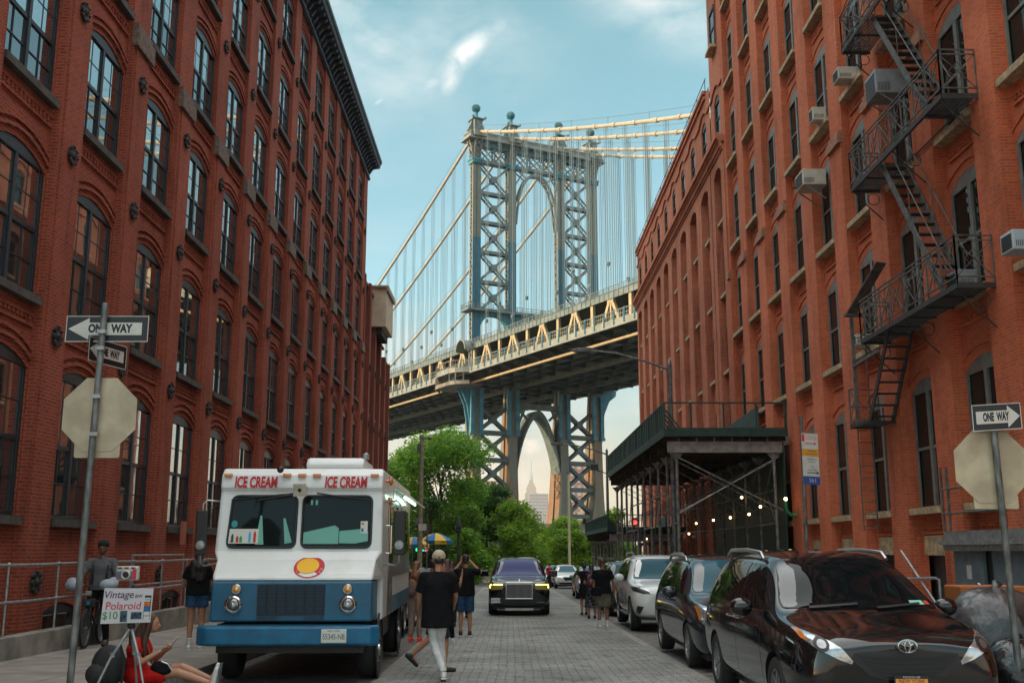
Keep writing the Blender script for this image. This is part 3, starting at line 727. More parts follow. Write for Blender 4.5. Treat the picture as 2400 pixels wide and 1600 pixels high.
M['trussc'] = mat('cream_truss_paint', (0.38, 0.29, 0.165), 0.6, var=0.15, vs=0.8)
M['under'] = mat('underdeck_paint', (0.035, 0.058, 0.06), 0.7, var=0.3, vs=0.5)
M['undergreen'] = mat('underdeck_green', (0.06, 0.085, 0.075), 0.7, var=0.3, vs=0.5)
M['cablem'] = mat('cable_wrap', (0.38, 0.32, 0.235), 0.6, var=0.1, vs=1.0)
M['rope'] = mat('suspender_rope', (0.11, 0.16, 0.18), 0.6)
M['rustw'] = mat('rusty_walkway', (0.17, 0.14, 0.11), 0.7, var=0.4, vs=0.8)
M['granitep'] = mat('pier_granite', (0.30, 0.25, 0.19), 0.8, var=0.3, vs=0.5)

bridge = empty('suspension_bridge', B(14.65, 0, 0), label='huge steel suspension bridge with blue grey tower and lattice deck crossing above the street end', cat='bridge')
def bb(mb, name, m, parent=None, smooth=False):
    o = mb.build(name, m, None, smooth)
    o.parent = parent or bridge; o.matrix_parent_inverse = Matrix.Translation(bridge.location).inverted() if (parent is None or parent is bridge) else Matrix()
    return o
tower = empty('tower'); tower.parent = bridge; tower.matrix_parent_inverse = Matrix.Translation(bridge.location).inverted()
def tb(mb, name, m, smooth=False):
    o = mb.build(name, m, None, smooth); o.parent = tower; return o
LEG = [0.0, 8.5, 20.8, 29.3]; ZB, ZL, ZC = 84.1, 50.9, 90.2
def tdep(z): return 0.80 + max(0, (40 - z)) * 0.030          # the legs deepen below the deck
def tfar(z): return 0.80 + max(0, (40 - z)) * 0.110
for i, s in enumerate(LEG):
    mb = MB(); inner = 1 if i in (0, 2) else -1
    zs = [6.6, 9, 12, 16, 22, 30, 40, ZL, 67, 88.6]
    for z0, z1 in zip(zs, zs[1:]):
        def ring(z, w0, w1, ta, tb_): return [B(s + w0, ta, z), B(s + w1, ta, z), B(s + w1, tb_, z), B(s + w0, tb_, z)]
        def hw(z): return 0.95 + (0 if z > 16 else ((16 - z) / 9.4) ** 2 * 1.6)
        for (f0, f1, wi) in ((0.45, 1.0, 1.0), (-1.0, -0.45, 1.0), (-0.44, 0.44, 0.72)):
            q = lambda z, f: f * (tdep(z) if f > 0 else tfar(z))
            wi_ = lambda z: -hw(z) * wi if inner < 0 else -(0.95 + (hw(z) - .95) * .3) * wi
            wo_ = lambda z: hw(z) * wi if inner > 0 else (0.95 + (hw(z) - .95) * .3) * wi
            a = ring(z0, wi_(z0), wo_(z0), q(z0, f0), q(z0, f1)); b_ = ring(z1, wi_(z1), wo_(z1), q(z1, f0), q(z1, f1))
            mb.add(a + b_, [(0, 1, 2, 3), (7, 6, 5, 4), (0, 1, 5, 4), (1, 2, 6, 5), (2, 3, 7, 6), (3, 0, 4, 7)])
    tb(mb, 'leg', 'tower')
    rb = MB()
    for ts, w in ((-0.95, 1), (0.0, 1)):      # proud rib down the face
        Bbox(rb, s - 0.16, s + 0.02, tdep(60) + .002, tdep(60) + 0.12, 40, 84)
    tb(rb, 'rib', 'steelw')
    lc = MB(); z = 38.5; k = 0
    while z < 88:
        a, b_ = (-0.62, 0.62) if k % 2 else (0.62, -0.62)
        lc.bar(B(s - 0.93, a, z), B(s - 0.93, b_, z + 0.95), 0.17, 0.06, up=BU)
        if z < 83 and i in (1, 3): pass
        z += 0.95; k += 1
    Bbox(lc, s - 0.99, s - 0.90, 0.52, 0.80, 38, 88); Bbox(lc, s - 0.99, s - 0.90, -0.80, -0.52, 38, 88)
    tb(lc, 'lacing', 'steelw')
    cap = MB(); Bbox(cap, s - 1.25, s + 1.25, -1.1, 1.1, ZB - 0.9, ZB - 0.1); Bbox(cap, s - 1.4, s + 1.4, -1.25, 1.25, ZB - 0.1, ZB + 0.25)
    for q in range(5): Bbox(cap, s - 1.15 + q * .5, s - .9 + q * .5, 1.1, 1.3, ZB - 0.85, ZB - 0.2)
    tb(cap, 'collar', 'teal')
    # saddle housing and ball finial
    hs = MB(); Bbox(hs, s - 1.2, s + 1.2, -1.6, 1.6, ZC, ZC + 0.5); Bbox(hs, s - .95, s + .95, -1.2, 1.3, ZC + .5, ZC + 3.0)
    Bbox(hs, s - .45, s + .45, 1.3, 1.5, ZC + .7, ZC + 2.7); Bbox(hs, s - 1.35, s + 1.35, -1.5, 1.7, ZC + 3.0, ZC + 3.22)
    for sg in (-1, 1):
        hs.prism([(0, 0), (0, 2.4), (0.25, 2.3), (0.55, 1.4), (1.0, 0.5), (1.1, 0)], -0.5, 1.0, lambda u, v, w: B(s + sg * (0.95 + u), w, ZC + .5 + v))
        Bbox(hs, s + sg * 1.45 - .2, s + sg * 1.45 + .2, 1.3, 1.8, ZC + 3.1, ZC + 3.55)
    tb(hs, 'saddle_housing', 'steel')
    fb = MB(); p = B(s, 0, 0); fb.lathe([(1.05, ZC + 3.22), (0.8, ZC + 3.5), (0.45, ZC + 4.3), (0.42, ZC + 4.9), (0.6, ZC + 5.1)], (p[0], p[1], 0), 12)
    for q in range(12):
        a = q * pi / 12; prev = None
        pts = [(p[0] + cos(a) * cos(e_) * 0.92, p[1] + sin(a) * cos(e_) * 0.92, ZC + 5.9 + sin(e_) * 0.92) for e_ in [j * pi / 8 for j in range(17)]]
        fb.tube(pts, 0.06, 4)
    fb.sphere((p[0], p[1], ZC + 5.9), 0.84, 12, 8)
    tb(fb, 'finial', 'teal')
    # flaring lattice brackets from collar to cornice
    br = MB()
    def flare(base, dirv, wid):
        P0 = [(0.0, ZB + .3), (0.05, ZB + 1.6), (0.3, ZB + 3.0), (0.85, ZB + 4.4), (1.25, ZB + 4.8)]
        for w in (-wid, wid):
            for (u0, z0), (u1, z1) in zip(P0, P0[1:]): br.bar(base(u0 + .12, w, z0), base(u1 + .12, w, z1), 0.22, 0.16)
            for (u0, z0), (u1, z1) in zip(P0, P0[1:]): br.bar(base(u0 + .1, w, z0), base(-.1, w, z1), 0.12); br.bar(base(u1 + .1, w, z1), base(-.1, w, z0), 0.12)
        k2 = 0
        for (u0, z0), (u1, z1) in zip(P0, P0[1:]):
            w = wid if k2 % 2 else -wid; br.bar(base(u0 + .12, w, z0), base(u1 + .12, -w, z1), 0.13); br.bar(base(u0 + .12, -w, z0), base(u1 + .12, w, z1), 0.13); k2 += 1
    flare(lambda u, w, z: B(s + w, 0.85 + u, z), BD, 0.75)
    if i == 0: flare(lambda u, w, z: B(s - 0.95 - u, w, z), BU, 0.6)
    if i == 3: flare(lambda u, w, z: B(s + 0.95 + u, w, z), BU, 0.6)
    tb(br, 'bracket', 'steelw')
# cross bracing: X panels between each pair of legs, above and below the deck
def xpanel(mb, s0, s1, z0, z1, wd=0.42):
    for t_ in (-0.62, 0.62):
        mb.bar(B(s0, t_, z0), B(s1, t_, z1), wd, 0.16, up=BD); mb.bar(B(s1, t_ * .97, z0), B(s0, t_ * .97, z1), wd, 0.16, up=BD)
    n = 9
    for k in range(1, n):
        f = k / n
        for sg in (0, 1):
            a = f if sg == 0 else 1 - f
            g = f + 0.5 / n; g2 = g if sg == 0 else 1 - g
            mb.bar(B(s0 + (s1 - s0) * a, -0.62, z0 + (z1 - z0) * f), B(s0 + (s1 - s0) * g2, 0.62, z0 + (z1 - z0) * min(1, g)), 0.10)
    sm, zm = (s0 + s1) / 2, (z0 + z1) / 2
    for t_ in (-0.66, 0.70): mb.prism([(-0.9, -0.25), (-0.35, -0.75), (0.35, -0.75), (0.9, -0.25), (0.9, 0.25), (0.35, 0.75), (-0.35, 0.75), (-0.9, 0.25)], t_, 0.05, lambda u, v, w: B(sm + u * .8, w, zm + v))
for (a, b_) in ((0.95, 7.55), (21.75, 28.35)):
    for k in range(5):
        z1 = ZB - 0.6 - k * 6.56; z0 = z1 - 6.56
        mb = MB(); xpanel(mb, a, b_, z0 + .2, z1 - .2)
        tb(mb, 'cross_brace', 'steel')
        hb = MB()
        for t_ in (-0.62, 0.62): Bbox(hb, a, b_, t_ - .12, t_ + .12, z0 - .34, z0 + .34)
        Bbox(hb, a, b_, -.5, .5, z0 - .06, z0 + .06); tb(hb, 'strut', 'steel')
    for k in range(4):
        z1 = 31.0 - k * 5.57; z0 = z1 - 5.57
        mb = MB(); xpanel(mb, a + .1, b_ - .1, z0 + .3, z1 - .3, 0.6); tb(mb, 'cross_brace', 'steel')
        hb = MB(); Bbox(hb, a, b_, -1.0, 1.0, z0 - .42, z0 + .42); tb(hb, 'strut', 'steel')
# frieze truss, band beam and cornice
fr = MB()
for t_ in (-0.7, 0.7):
    Bbox(fr, 0.9, 28.4, t_ - .13, t_ + .13, ZB - .45, ZB + .25); Bbox(fr, 0.9, 28.4, t_ - .13, t_ + .13, ZB + 3.2, ZB + 3.6)
    for (a, b_, n) in ((1.0, 7.5, 2), (9.5, 19.8, 3), (21.8, 28.3, 2)):
        for k in range(n):
            x0 = a + (b_ - a) * k / n; x1 = a + (b_ - a) * (k + 1) / n
            fr.bar(B(x0, t_, ZB + .25), B(x1, t_, ZB + 3.2), 0.26, 0.12, up=BD); fr.bar(B(x1, t_, ZB + .25), B(x0, t_, ZB + 3.2), 0.26, 0.12, up=BD)
            fr.bar(B(x1, t_, ZB + .25), B(x1, t_, ZB + 3.2), 0.32, 0.14, up=BD)
            xm = (x0 + x1) / 2
            fr.bar(B(xm, t_, ZB + .25), B(x1, t_, ZB + 1.7), 0.13, 0.1, up=BD); fr.bar(B(xm, t_, ZB + .25), B(x0, t_, ZB + 1.7), 0.13, 0.1, up=BD)
            fr.bar(B(xm, t_, ZB + 3.2), B(x1, t_, ZB + 1.7), 0.13, 0.1, up=BD); fr.bar(B(xm, t_, ZB + 3.2), B(x0, t_, ZB + 1.7), 0.13, 0.1, up=BD)
tb(fr, 'frieze', 'steel')
cn = MB(); Bbox(cn, -1, 30.3, -0.9, 0.9, ZB + 3.6, ZB + 4.9); tb(cn, 'soffit', 'teal')
cn = MB()
Bbox(cn, -2.6, 31.9, -2.2, 2.2, ZC - 1.75, ZC - 1.5); Bbox(cn, -2.2, 31.5, -2.0, 2.0, ZC - 1.5, ZC - .85); Bbox(cn, -1.9, 31.2, -1.75, 1.75, ZC - .85, ZC - .25); Bbox(cn, -2.1, 31.4, -1.9, 1.9, ZC - .25, ZC)
for s in LEG: Bbox(cn, s - 1.5, s + 1.5, 1.9, 2.55, ZC - 1.23, ZC + .03)
k = -2.1
while k < 31.4: Bbox(cn, k, k + .22, 1.75, 1.93, ZC - .75, ZC - .35); k += .5
tb(cn, 'cornice', 'steelw')
# upper arch
def arch(mb, cs, hw, zs, zc, thick, t0, t1, pw=2.0, n=18):
    pts = []
    for i in range(n + 1):
        u = -1 + 2 * i / n; pts.append((u, zs + (zc - zs) * (max(0, 1 - abs(u) ** pw)) ** (1 / 2.0 if pw >= 2 else 0.72)))
    for (u0, z0), (u1, z1) in zip(pts, pts[1:]):
        a = [(cs + u0 * hw, z0), (cs + u1 * hw, z1), (cs + u1 * (hw + thick * .4), z1 + thick), (cs + u0 * (hw + thick * .4), z0 + thick)]
        mb.prism(a, t0, t1 - t0, lambda u, v, w: B(u, w, v))
am = MB(); arch(am, 14.65, 4.95, 71, 82.7, 0.75, 0.5, 0.85); arch(am, 14.65, 4.95, 71, 82.7, 0.75, -0.85, -0.5)
for i in range(24):
    u = -1 + 2 * (i + .5) / 24; z = 71 + 11.7 * sqrt(max(0, 1 - u * u)); u2 = u + 1 / 24 * (1 if i % 2 else -1); z2 = 71 + 11.7 * sqrt(max(0, 1 - min(1, u2 * u2)))
    am.bar(B(14.65 + u * 4.95, -.5, z + .2), B(14.65 + u2 * 4.95, .5, z2 + .2), 0.16)
for sg, s_ in ((-1, 9.45), (1, 19.85)):
    am.bar(B(s_, .68, ZB - .5), B(s_ - sg * -0.0 - sg * 3.0, .68, ZB - 3.4 + .9), .3, .16, up=BD); am.bar(B(s_, .68, ZB - 3.9), B(s_ - sg * 2.1, .68, ZB - .5), .3, .16, up=BD)
    am.bar(B(s_, -.68, ZB - .5), B(s_ - sg * 3.0, -.68, ZB - 2.5), .3, .16, up=BD)
k = 60; j = 0
while k < 73.5:
    am.bar(B(19.72, -.5 if j % 2 else .5, k), B(19.72, .5 if j % 2 else -.5, k + .9), .14); k += .9; j += 1
tb(am, 'arch', 'steel')
# ledge platform and its shallow arches
lg = MB(); Bbox(lg, -2.4, 31.7, -1.9, 1.9, ZL - .25, ZL + .25)
for z in (0.7, 1.25):
    for t_ in (-1.8, 1.8): Bbox(lg, -2.3, 31.6, t_ - .05, t_ + .05, ZL + z - .05, ZL + z + .05)
    Bbox(lg, -2.35, -2.25, -1.8, 1.8, ZL + z - .05, ZL + z + .05)
k = -2.3
while k < 31.6:
    for t_ in (-1.8, 1.8): Bbox(lg, k - .05, k + .05, t_ - .05, t_ + .05, ZL + .25, ZL + 1.25)
    k += 1.15
tb(lg, 'ledge', 'steel')
lm = MB()
for (a, b_) in ((0.95, 7.55), (9.45, 19.85), (21.75, 28.35)):
    c, h = (a + b_) / 2, (b_ - a) / 2; n = 12
    for i in range(n):
        u0, u1 = -1 + 2 * i / n, -1 + 2 * (i + 1) / n; f = lambda u: ZL - 0.9 - 2.4 * abs(u) ** 3
        lm.prism([(c + u0 * h, f(u0)), (c + u1 * h, f(u1)), (c + u1 * h, ZL - .25), (c + u0 * h, ZL - .25)], -0.7, 1.4, lambda u, v, w: B(u, w, v))
tb(lm, 'portal', 'teal')
# gothic arch under the deck
ga = MB(); n = 20
for i in range(n):
    u0, u1 = -1 + 2 * i / n, -1 + 2 * (i + 1) / n
    f = lambda u: 17.5 + 11.9 * (1 - abs(u) ** 1.75) ** 0.78
    c, h = 14.65, 5.15
    ga.prism([(c + u0 * h, f(u0)), (c + u1 * h, f(u1)), (c + u1 * h * 1.0, f(u1) + 1.25), (c + u0 * h, f(u0) + 1.25)], -2.6, 3.8, lambda u, v, w: B(u, w, v))
Bbox(ga, 9.2, 20.1, -1.0, 1.0, 30.9, 31.9)
for sg in (-1, 1):
    for d0 in (0.0,): ga.bar(B(14.65 + sg * 5.2, .9, 31), B(14.65 + sg * 2.6, .9, 28.6), .5, .3, up=BD); ga.bar(B(14.65 + sg * 5.2, .9, 26.5), B(14.65 + sg * 3.2, .9, 31), .5, .3, up=BD)
for i in range(16):
    a_ = 12.5 + i; ga.bar(B(19.55 + (0.25 if i < 5 else 0), -1 + (i % 2) * 2, a_), B(19.55, 1 - (i % 2) * 2, a_ + 1), .16)
tb(ga, 'lower_arch', 'steel')
# brackets under the deck at the outer legs, with curved lattice edges
for s, sg in ((0, -1), (29.3, 1)):
    for t0 in (-0.9, 0.6):
        bk = MB(); prof = [(0.95, 36.2), (0.95, 24.5), (1.15, 24.5), (1.3, 27.5), (1.9, 31), (3.2, 33.8), (5.0, 35.2), (5.2, 36.2)]
        bk.prism([(u, v) for u, v in prof], t0, 0.3, lambda u, v, w: B(s + sg * u, w, v))
        bk.tube([B(s + sg * u, t0 + .15, v) for u, v in prof[2:7]], 0.18, 6)
        tb(bk, 'bracket', 'bblue')
for s in LEG:
    bk = MB()
    for w in (-1, 1): Bbox(bk, s + w * .98 - .42, s + w * .98 + .42, tdep(30) - .1, tdep(30) + .5, 25.5, 34.5); Bbox(bk, s + w * .98 - .52, s + w * .98 + .52, tdep(30) - .1, tdep(30) + .7, 24.9, 25.5)
    tb(bk, 'bearing', 'bblue')

# ---- deck
T0, T1 = -300, 150
def longi(mb, s0, s1, z0, z1, ta=T0, tb_=T1): Bbox(mb, s0, s1, ta, tb_, z0, z1, ZT(ta), ZT(tb_))
d = MB(); longi(d, -0.9, 30.2, 42.7, 43.2); longi(d, -1.0, 30.3, 36.3, 36.75); bb(d, 'roadway', 'under')
d = MB(); longi(d, -1.35, -1.15, 42.35, 43.5); longi(d, -1.5, -1.0, 43.5, 43.6); longi(d, -1.4, -1.3, 44.3, 44.4); longi(d, -1.4, -1.3, 43.9, 43.96)
t = T0
while t < T1: Bbox(d, -1.43, -1.35, t, t + .18, 42.3, 44.35, ZT(t), ZT(t)); t += 1.43
bb(d, 'upper_parapet', 'steel')
def truss(s):
    d = MB(); t = T0; P_ = 11.4
    longi(d, s - .3, s + .3, 37.0, 37.6)
    while t < T1:
        k = ZT(t)
        def pt(tt, z): return B(s, tt, z + ZT(tt))
        d.bar(pt(t - 3.0, 37.5), pt(t - .35, 42.2), .62, .5, up=BU); d.bar(pt(t + 3.0, 37.5), pt(t + .35, 42.2), .62, .5, up=BU)
        Bbox(d, s - .28, s + .28, t - .9, t + .9, 41.8, 42.4, ZT(t - .9), ZT(t + .9)); d.bar(pt(t, 37.4), pt(t, 42.0), .36, .4, up=BU)
        d.bar(pt(t + 5.7, 37.4), pt(t + 5.7, 42.4), .75, .5, up=BU)
        for z in (38.2, 38.7, 39.2, 39.7): Bbox(d, s + .3, s + .36, t - 5.7, t + 5.7, z - .04, z + .04, ZT(t - 5.7), ZT(t + 5.7))
        t += P_
    return d
for s in (-0.9, 8.5, 20.8, 30.2): bb(truss(s), 'truss', 'trussc')
d = MB(); longi(d, -4.1, -0.95, 36.9, 37.05); bb(d, 'walkway', 'under')
d = MB(); longi(d, -4.25, -4.05, 36.55, 37.65); longi(d, -4.3, -4.0, 36.45, 36.55); longi(d, -4.2, -4.1, 39.0, 39.1); longi(d, -4.17, -4.13, 38.3, 38.36)
t = T0
while t < T1:
    for q in range(5): Bbox(d, -4.17, -4.13, t + q * .57, t + q * .57 + .08, 37.65, 39.05, ZT(t), ZT(t))
    t += 2.85
bb(d, 'walkway_fascia', 'steelw')
d = MB(); t = T0
while t < T1: d.bar(B(-4.35, t, 36.8 + ZT(t)), B(-4.2, t, 39.2 + ZT(t)), .2, .26); t += 2.85
bb(d, 'railing_post', 'bblue')
tag(bpy.data.objects['railing_post'], kind='stuff')
d = MB(); longi(d, -1.3, -0.8, 35.2, 35.6); longi(d, 30, 30.6, 35.4, 35.8); bb(d, 'bottom_chord', 'trussc')
d = MB(); t = T0
while t < T1:
    z = ZT(t)
    Bbox(d, -0.8, 30.2, t - .2, t + .2, 35.1, 36.3, z, z)
    for sg, s_ in ((-1, -0.9), (1, 30.2)):
        d.prism([(0, 35.5), (0.7, 35.6), (1.5, 36.15), (3.1, 36.5), (3.1, 36.9), (0, 36.9)], t - .12, .24, lambda u, v, w: B(s_ + sg * u, w, v + z))
    t += 5.7
bb(d, 'floor_beams', 'under')
d = MB()
for s in (2, 5, 11.5, 14.6, 17.8, 23.5, 26.5): longi(d, s - .15, s + .15, 35.3, 36.3)
for s in (8.5, 20.8): longi(d, s - .4, s + .4, 34.4, 36.3)
bb(d, 'stringers', 'undergreen')
d = MB(); longi(d, 30.4, 34, 36.4, 37.4); longi(d, 33.9, 34, 38.9, 39.0); longi(d, 30.35, 30.5, 42.35, 44.0); bb(d, 'far_walkway', 'steel')
# bulging look-out round the near leg
d = MB(); pts = [(-4.2, -8), (-5.2, -6.6), (-6.4, -5), (-7.0, -3), (-7.0, 3), (-6.4, 4.6), (-5.2, 5.8), (-4.2, 6.6)]
d.prism([(-1.0, -8)] + pts + [(-1.0, 6.6)], 36.95, .16, lambda u, v, w: B(u, v, w))
for (a, b_) in zip(pts, pts[1:]):
    d.bar(B(a[0], a[1], 37.15), B(b_[0], b_[1], 37.15), .2, 1.05); d.bar(B(a[0], a[1], 39.1), B(b_[0], b_[1], 39.1), .12)
bb(d, 'lookout', 'steelw')
d = MB()
for (a, b_) in zip(pts, pts[1:]):
    d.bar(B(a[0], a[1], 34.6), B(b_[0], b_[1], 34.6), .3, .75)
    d.bar(B(a[0], a[1], 34.6), B(a[0], a[1], 36.7), .3, .3)
    for q in range(3):
        u = q / 3; x, y = a[0] + (b_[0] - a[0]) * u, a[1] + (b_[1] - a[1]) * u; d.bar(B(x - .05, y, 37), B(x - .05, y, 39.1), .16)
d.prism([(-1.0, -7)] + [(x * .93, y * .9) for x, y in pts] + [(-1.0, 6)], 34.3, .16, lambda u, v, w: B(u, v, w))
bb(d, 'lookout_ring', 'rustw')
d = MB(); n = 14
for i in range(n):
    a0, a1 = pi * i / n, pi * (i + 1) / n
    for r0, r1 in ((2.1, 2.35),):
        q = [(cos(a0) * r0, sin(a0) * r0), (cos(a1) * r0, sin(a1) * r0), (cos(a1) * r1, sin(a1) * r1), (cos(a0) * r1, sin(a0) * r1)]
        d.prism(q, -1.3, 4.2, lambda u, v, w: B(-1.8 - (w - 1.0) * 0.9, -0.3 + u + 0.25 * w, 42.0 + v))
bb(d, 'canopy', 'steelw')

# ---- cables and suspenders
def zc_back(t): return 90.0 - 0.38 * t + 0.0006 * t * t + 0.8
def zc_main(t): return 90.0 - 0.40 * t + 0.00065 * t * t + 0.8
for s in LEG:
    mb = MB(); pts = [B(s, t, zc_back(t)) for t in [k * 6 for k in range(0, 26)]]
    mb.tube(pts, 0.33, 8)
    for k in range(1, 26, 1):
        t = k * 6; mb.cyl(B(s, t - .35, zc_back(t - .35)), B(s, t + .35, zc_back(t + .35)), 0.46, n=8)
    pts = [B(s, -t, zc_main(t)) for t in [k * 8 for k in range(0, 30)]]
    mb.tube(pts, 0.33, 8); bb(mb, 'main_cable', 'cablem', smooth=True)
    hr = MB(); hr.tube([B(s, t, zc_back(t) + 1.5) for t in range(2, 150, 8)], 0.045, 4)
    for t in range(4, 150, 12): hr.cyl(B(s, t, zc_back(t)), B(s, t, zc_back(t) + 1.6), 0.06, n=4)
    hr.tube([B(s, -t, zc_main(t) + 1.4) for t in range(2, 230, 8)], 0.04, 4)
    bb(hr, 'hand_rope', 'rope')
um = MB()
for q in (-.36, .36):
    for w in (-.16, .16): um.add([(q + w * 0 + dx, dy + w, z) for z in (0, 1) for dx, dy in ((-.036, -.03), (.036, -.03), (.036, .03), (-.036, .03))], [(0, 1, 5, 4), (1, 2, 6, 5), (2, 3, 7, 6), (3, 0, 4, 7)])
umesh = um.mesh('suspender', 'rope')
cm_ = MB().lathe([(0.12, -0.5), (0.3, -.3), (0.38, .1), (0.2, .3), (0.3, .5)], n=6).mesh('socket', 'steelw')
spots = []
for s in LEG:
    for k in range(1, 24): t = k * 5.7; spots.append((s, t, zc_back(t)))
    for k in range(1, 28): t = k * 5.7; spots.append((s, -t, zc_main(t)))
spots = [q for q in spots if q[2] > 45.5 and q[1] < 90]
spots.sort(key=lambda q: -q[1])
rz_ = atan2(BD.y, BD.x)
inv = Matrix.Translation(bridge.location).inverted()
rest = MB()
for i, (s, t, zt) in enumerate(spots):
    z0 = 43.2 + ZT(t)
    if i < 98:
        o = link('suspender', umesh, bridge, B(s, t, z0), rz_, (1, 1, zt - z0)); o.matrix_parent_inverse = inv
    else:
        for q in (-.36, .36):
            for w in (-.16, .16): p = Vector(B(s + w, t + q, z0)); rest.cyl(p, p + Vector((0, 0, zt - z0)), 0.036, n=4, cap=False)
    if i % 2 == 0: 
        h_ = z0 + 2 + (i * 7 % 5) * 1.3; pp = B(s, t, h_); rest.lathe([(0.10, -.6), (0.34, -.25), (0.38, .1), (0.16, .3)], pp, 6)
tag(bb(rest, 'far_suspenders', 'rope'), kind='stuff')
# ---- masonry pier under the tower
pier = empty('tower_pier', B(14.65, 0, -9), label='tan granite pier with balustrade under the bridge tower legs', cat='pier')
pm = MB(); Bbox(pm, -5, 34.3, -6, 6, -9.0, 5.2); Bbox(pm, -5.6, 34.9, -6.6, 6.6, 5.2, 5.9)
for s in LEG: Bbox(pm, s - 2.6, s + 2.6, -4, 4.6, 5.9, 6.7); Bbox(pm, s - 3, s + 3, 6, 7.4, -9, 5.6)
o = pm.build('masonry', 'granitep', None); o.parent = pier; o.matrix_parent_inverse = Matrix.Translation(pier.location).inverted()
bl = MB(); k = -5.4
while k < 34.8: Bbox(bl, k, k + .22, 6.2, 6.45, 5.9, 6.75); k += .5
Bbox(bl, -5.5, 34.8, 6.15, 6.5, 6.75, 6.95)
o = bl.build('balustrade', 'granitep', None); o.parent = pier; o.matrix_parent_inverse = Matrix.Translation(pier.location).inverted()

# ------------------------------------------------------------------ skyline across the river
M['limestone'] = mat('far_limestone', (0.40, 0.31, 0.23), 0.8)
M['farglass'] = mat('far_windows', (0.20, 0.22, 0.27), 0.4)
M['farbrick'] = mat('far_brick', (0.34, 0.17, 0.15), 0.8)
M['fartan'] = mat('far_tan', (0.48, 0.40, 0.36), 0.8)
esb = empty('skyscraper', (101, 5000, 0), label='stepped limestone skyscraper with a tall needle spire seen through the lower arch', cat='skyscraper')
mb = MB()
for hw, z0, z1 in ((50, -6, 100), (43, 100, 150), (36, 150, 225), (30, 225, 270), (23, 270, 298), (17, 298, 312), (10, 312, 330)): mb.box(-hw, hw, -hw * .7, hw * .7, z0, z1)
mb.build('wall', 'limestone', esb)
mb = MB()
for k in range(-4, 5):
    if k % 2 == 0: mb.box(k * 5.2 - 1.4, k * 5.2 + 1.4, -22.0, -21.2, 115, 258)
mb.build('window_strips', 'farglass', esb)
MB().lathe([(8.5, 330), (7, 352), (3.2, 363), (2.6, 380), (2.0, 395), (1.4, 410), (1.2, 425)], n=8).build('spire', 'alum', esb)
def far_block(x, y, w, d_, z1, m, label, rows, cols, cat='building', strip=False):
    b_ = empty('apartment_tower', (x, y, -6), label=label, cat=cat, group='towers across the river')
    MB().box(-w / 2, w / 2, -d_ / 2, d_ / 2, 0, z1 + 6).build('wall', m, b_)
    wm = MB(); H_ = z1 + 6; x0 = -w / 2
    for r in range(rows):
        z = H_ - (r + .8) * H_ / (rows + .5)
        for c in range(cols):
            xx = x0 + (c + .5) * w / cols
            wm.box(xx - w / cols * .27, xx + w / cols * .27, -d_ / 2 - .4, -d_ / 2 + .1, z, z + H_ / rows * .45)
    wm.build('windows', 'fartan' if strip else 'farglass', b_)
    return b_
def gx(px): return (px - 1195) / 2498
far_block(gx(1238) * 1900, 1900, 26, 18, 74, 'farbrick', 'purplish brown apartment tower in front of the needle skyscraper', 22, 5)
far_block(gx(1222) * 1850, 1850, 22, 18, 52, 'farbrick', 'lower brown apartment slab left of the needle skyscraper', 14, 5, strip=True)
far_block(gx(1263) * 2200, 2200, 40, 18, 118, 'fartan', 'wide grey tan apartment block right of the needle skyscraper', 18, 9)
far_block(gx(1256) * 1700, 1700, 22, 18, 50, 'fartan', 'pale striped block low at the foot of the arch', 12, 5)
far_block(gx(1345) * 900, 900 + 20, 30, 18, 75, 'farbrick', 'red brick apartment tower with white bands behind the right tower legs', 14, 5, strip=True)
far_block(gx(1160) * 1000, 1000, 34, 18, 66, 'farbrick', 'red brick apartment tower behind the left tower legs and tree', 14, 6, strip=True)
# ------------------------------------------------------------------ trees
def leaf_mat(name, c1, c2):
    m, nt, N, L, b = new_mat(name)
    t = N.new('ShaderNodeTexCoord'); n = N.new('ShaderNodeTexNoise'); n.inputs['Scale'].default_value = 0.9; n.inputs['Detail'].default_value = 5; L.new(t.outputs['Object'], n.inputs['Vector'])
    mr = N.new('ShaderNodeMapRange'); mr.inputs[1].default_value = 0.38; mr.inputs[2].default_value = 0.62; L.new(n.outputs[0], mr.inputs[0])
    mx = N.new('ShaderNodeMix'); mx.data_type = 'RGBA'; L.new(mr.outputs[0], mx.inputs[0]); mx.inputs[6].default_value = rgb(c1); mx.inputs[7].default_value = rgb(c2)
    L.new(mx.outputs[2], b.inputs['Base Color']); b.inputs['Roughness'].default_value = 0.55; b.inputs['Specular IOR Level'].default_value = 0.3
    tr = N.new('ShaderNodeBsdfTranslucent'); L.new(mx.outputs[2], tr.inputs[0]); ms = N.new('ShaderNodeMixShader'); ms.inputs[0].default_value = 0.45
    L.new(b.outputs[0], ms.inputs[1]); L.new(tr.outputs[0], ms.inputs[2]); L.new(ms.outputs[0], N['Material Output'].inputs[0])
    return m
M['leafA'] = leaf_mat('leaf_mid', (0.065, 0.165, 0.016), (0.17, 0.32, 0.028))
M['leafB'] = leaf_mat('leaf_dark', (0.022, 0.062, 0.012), (0.055, 0.125, 0.02))
M['leafC'] = leaf_mat('leaf_bright', (0.09, 0.19, 0.013), (0.20, 0.33, 0.026))
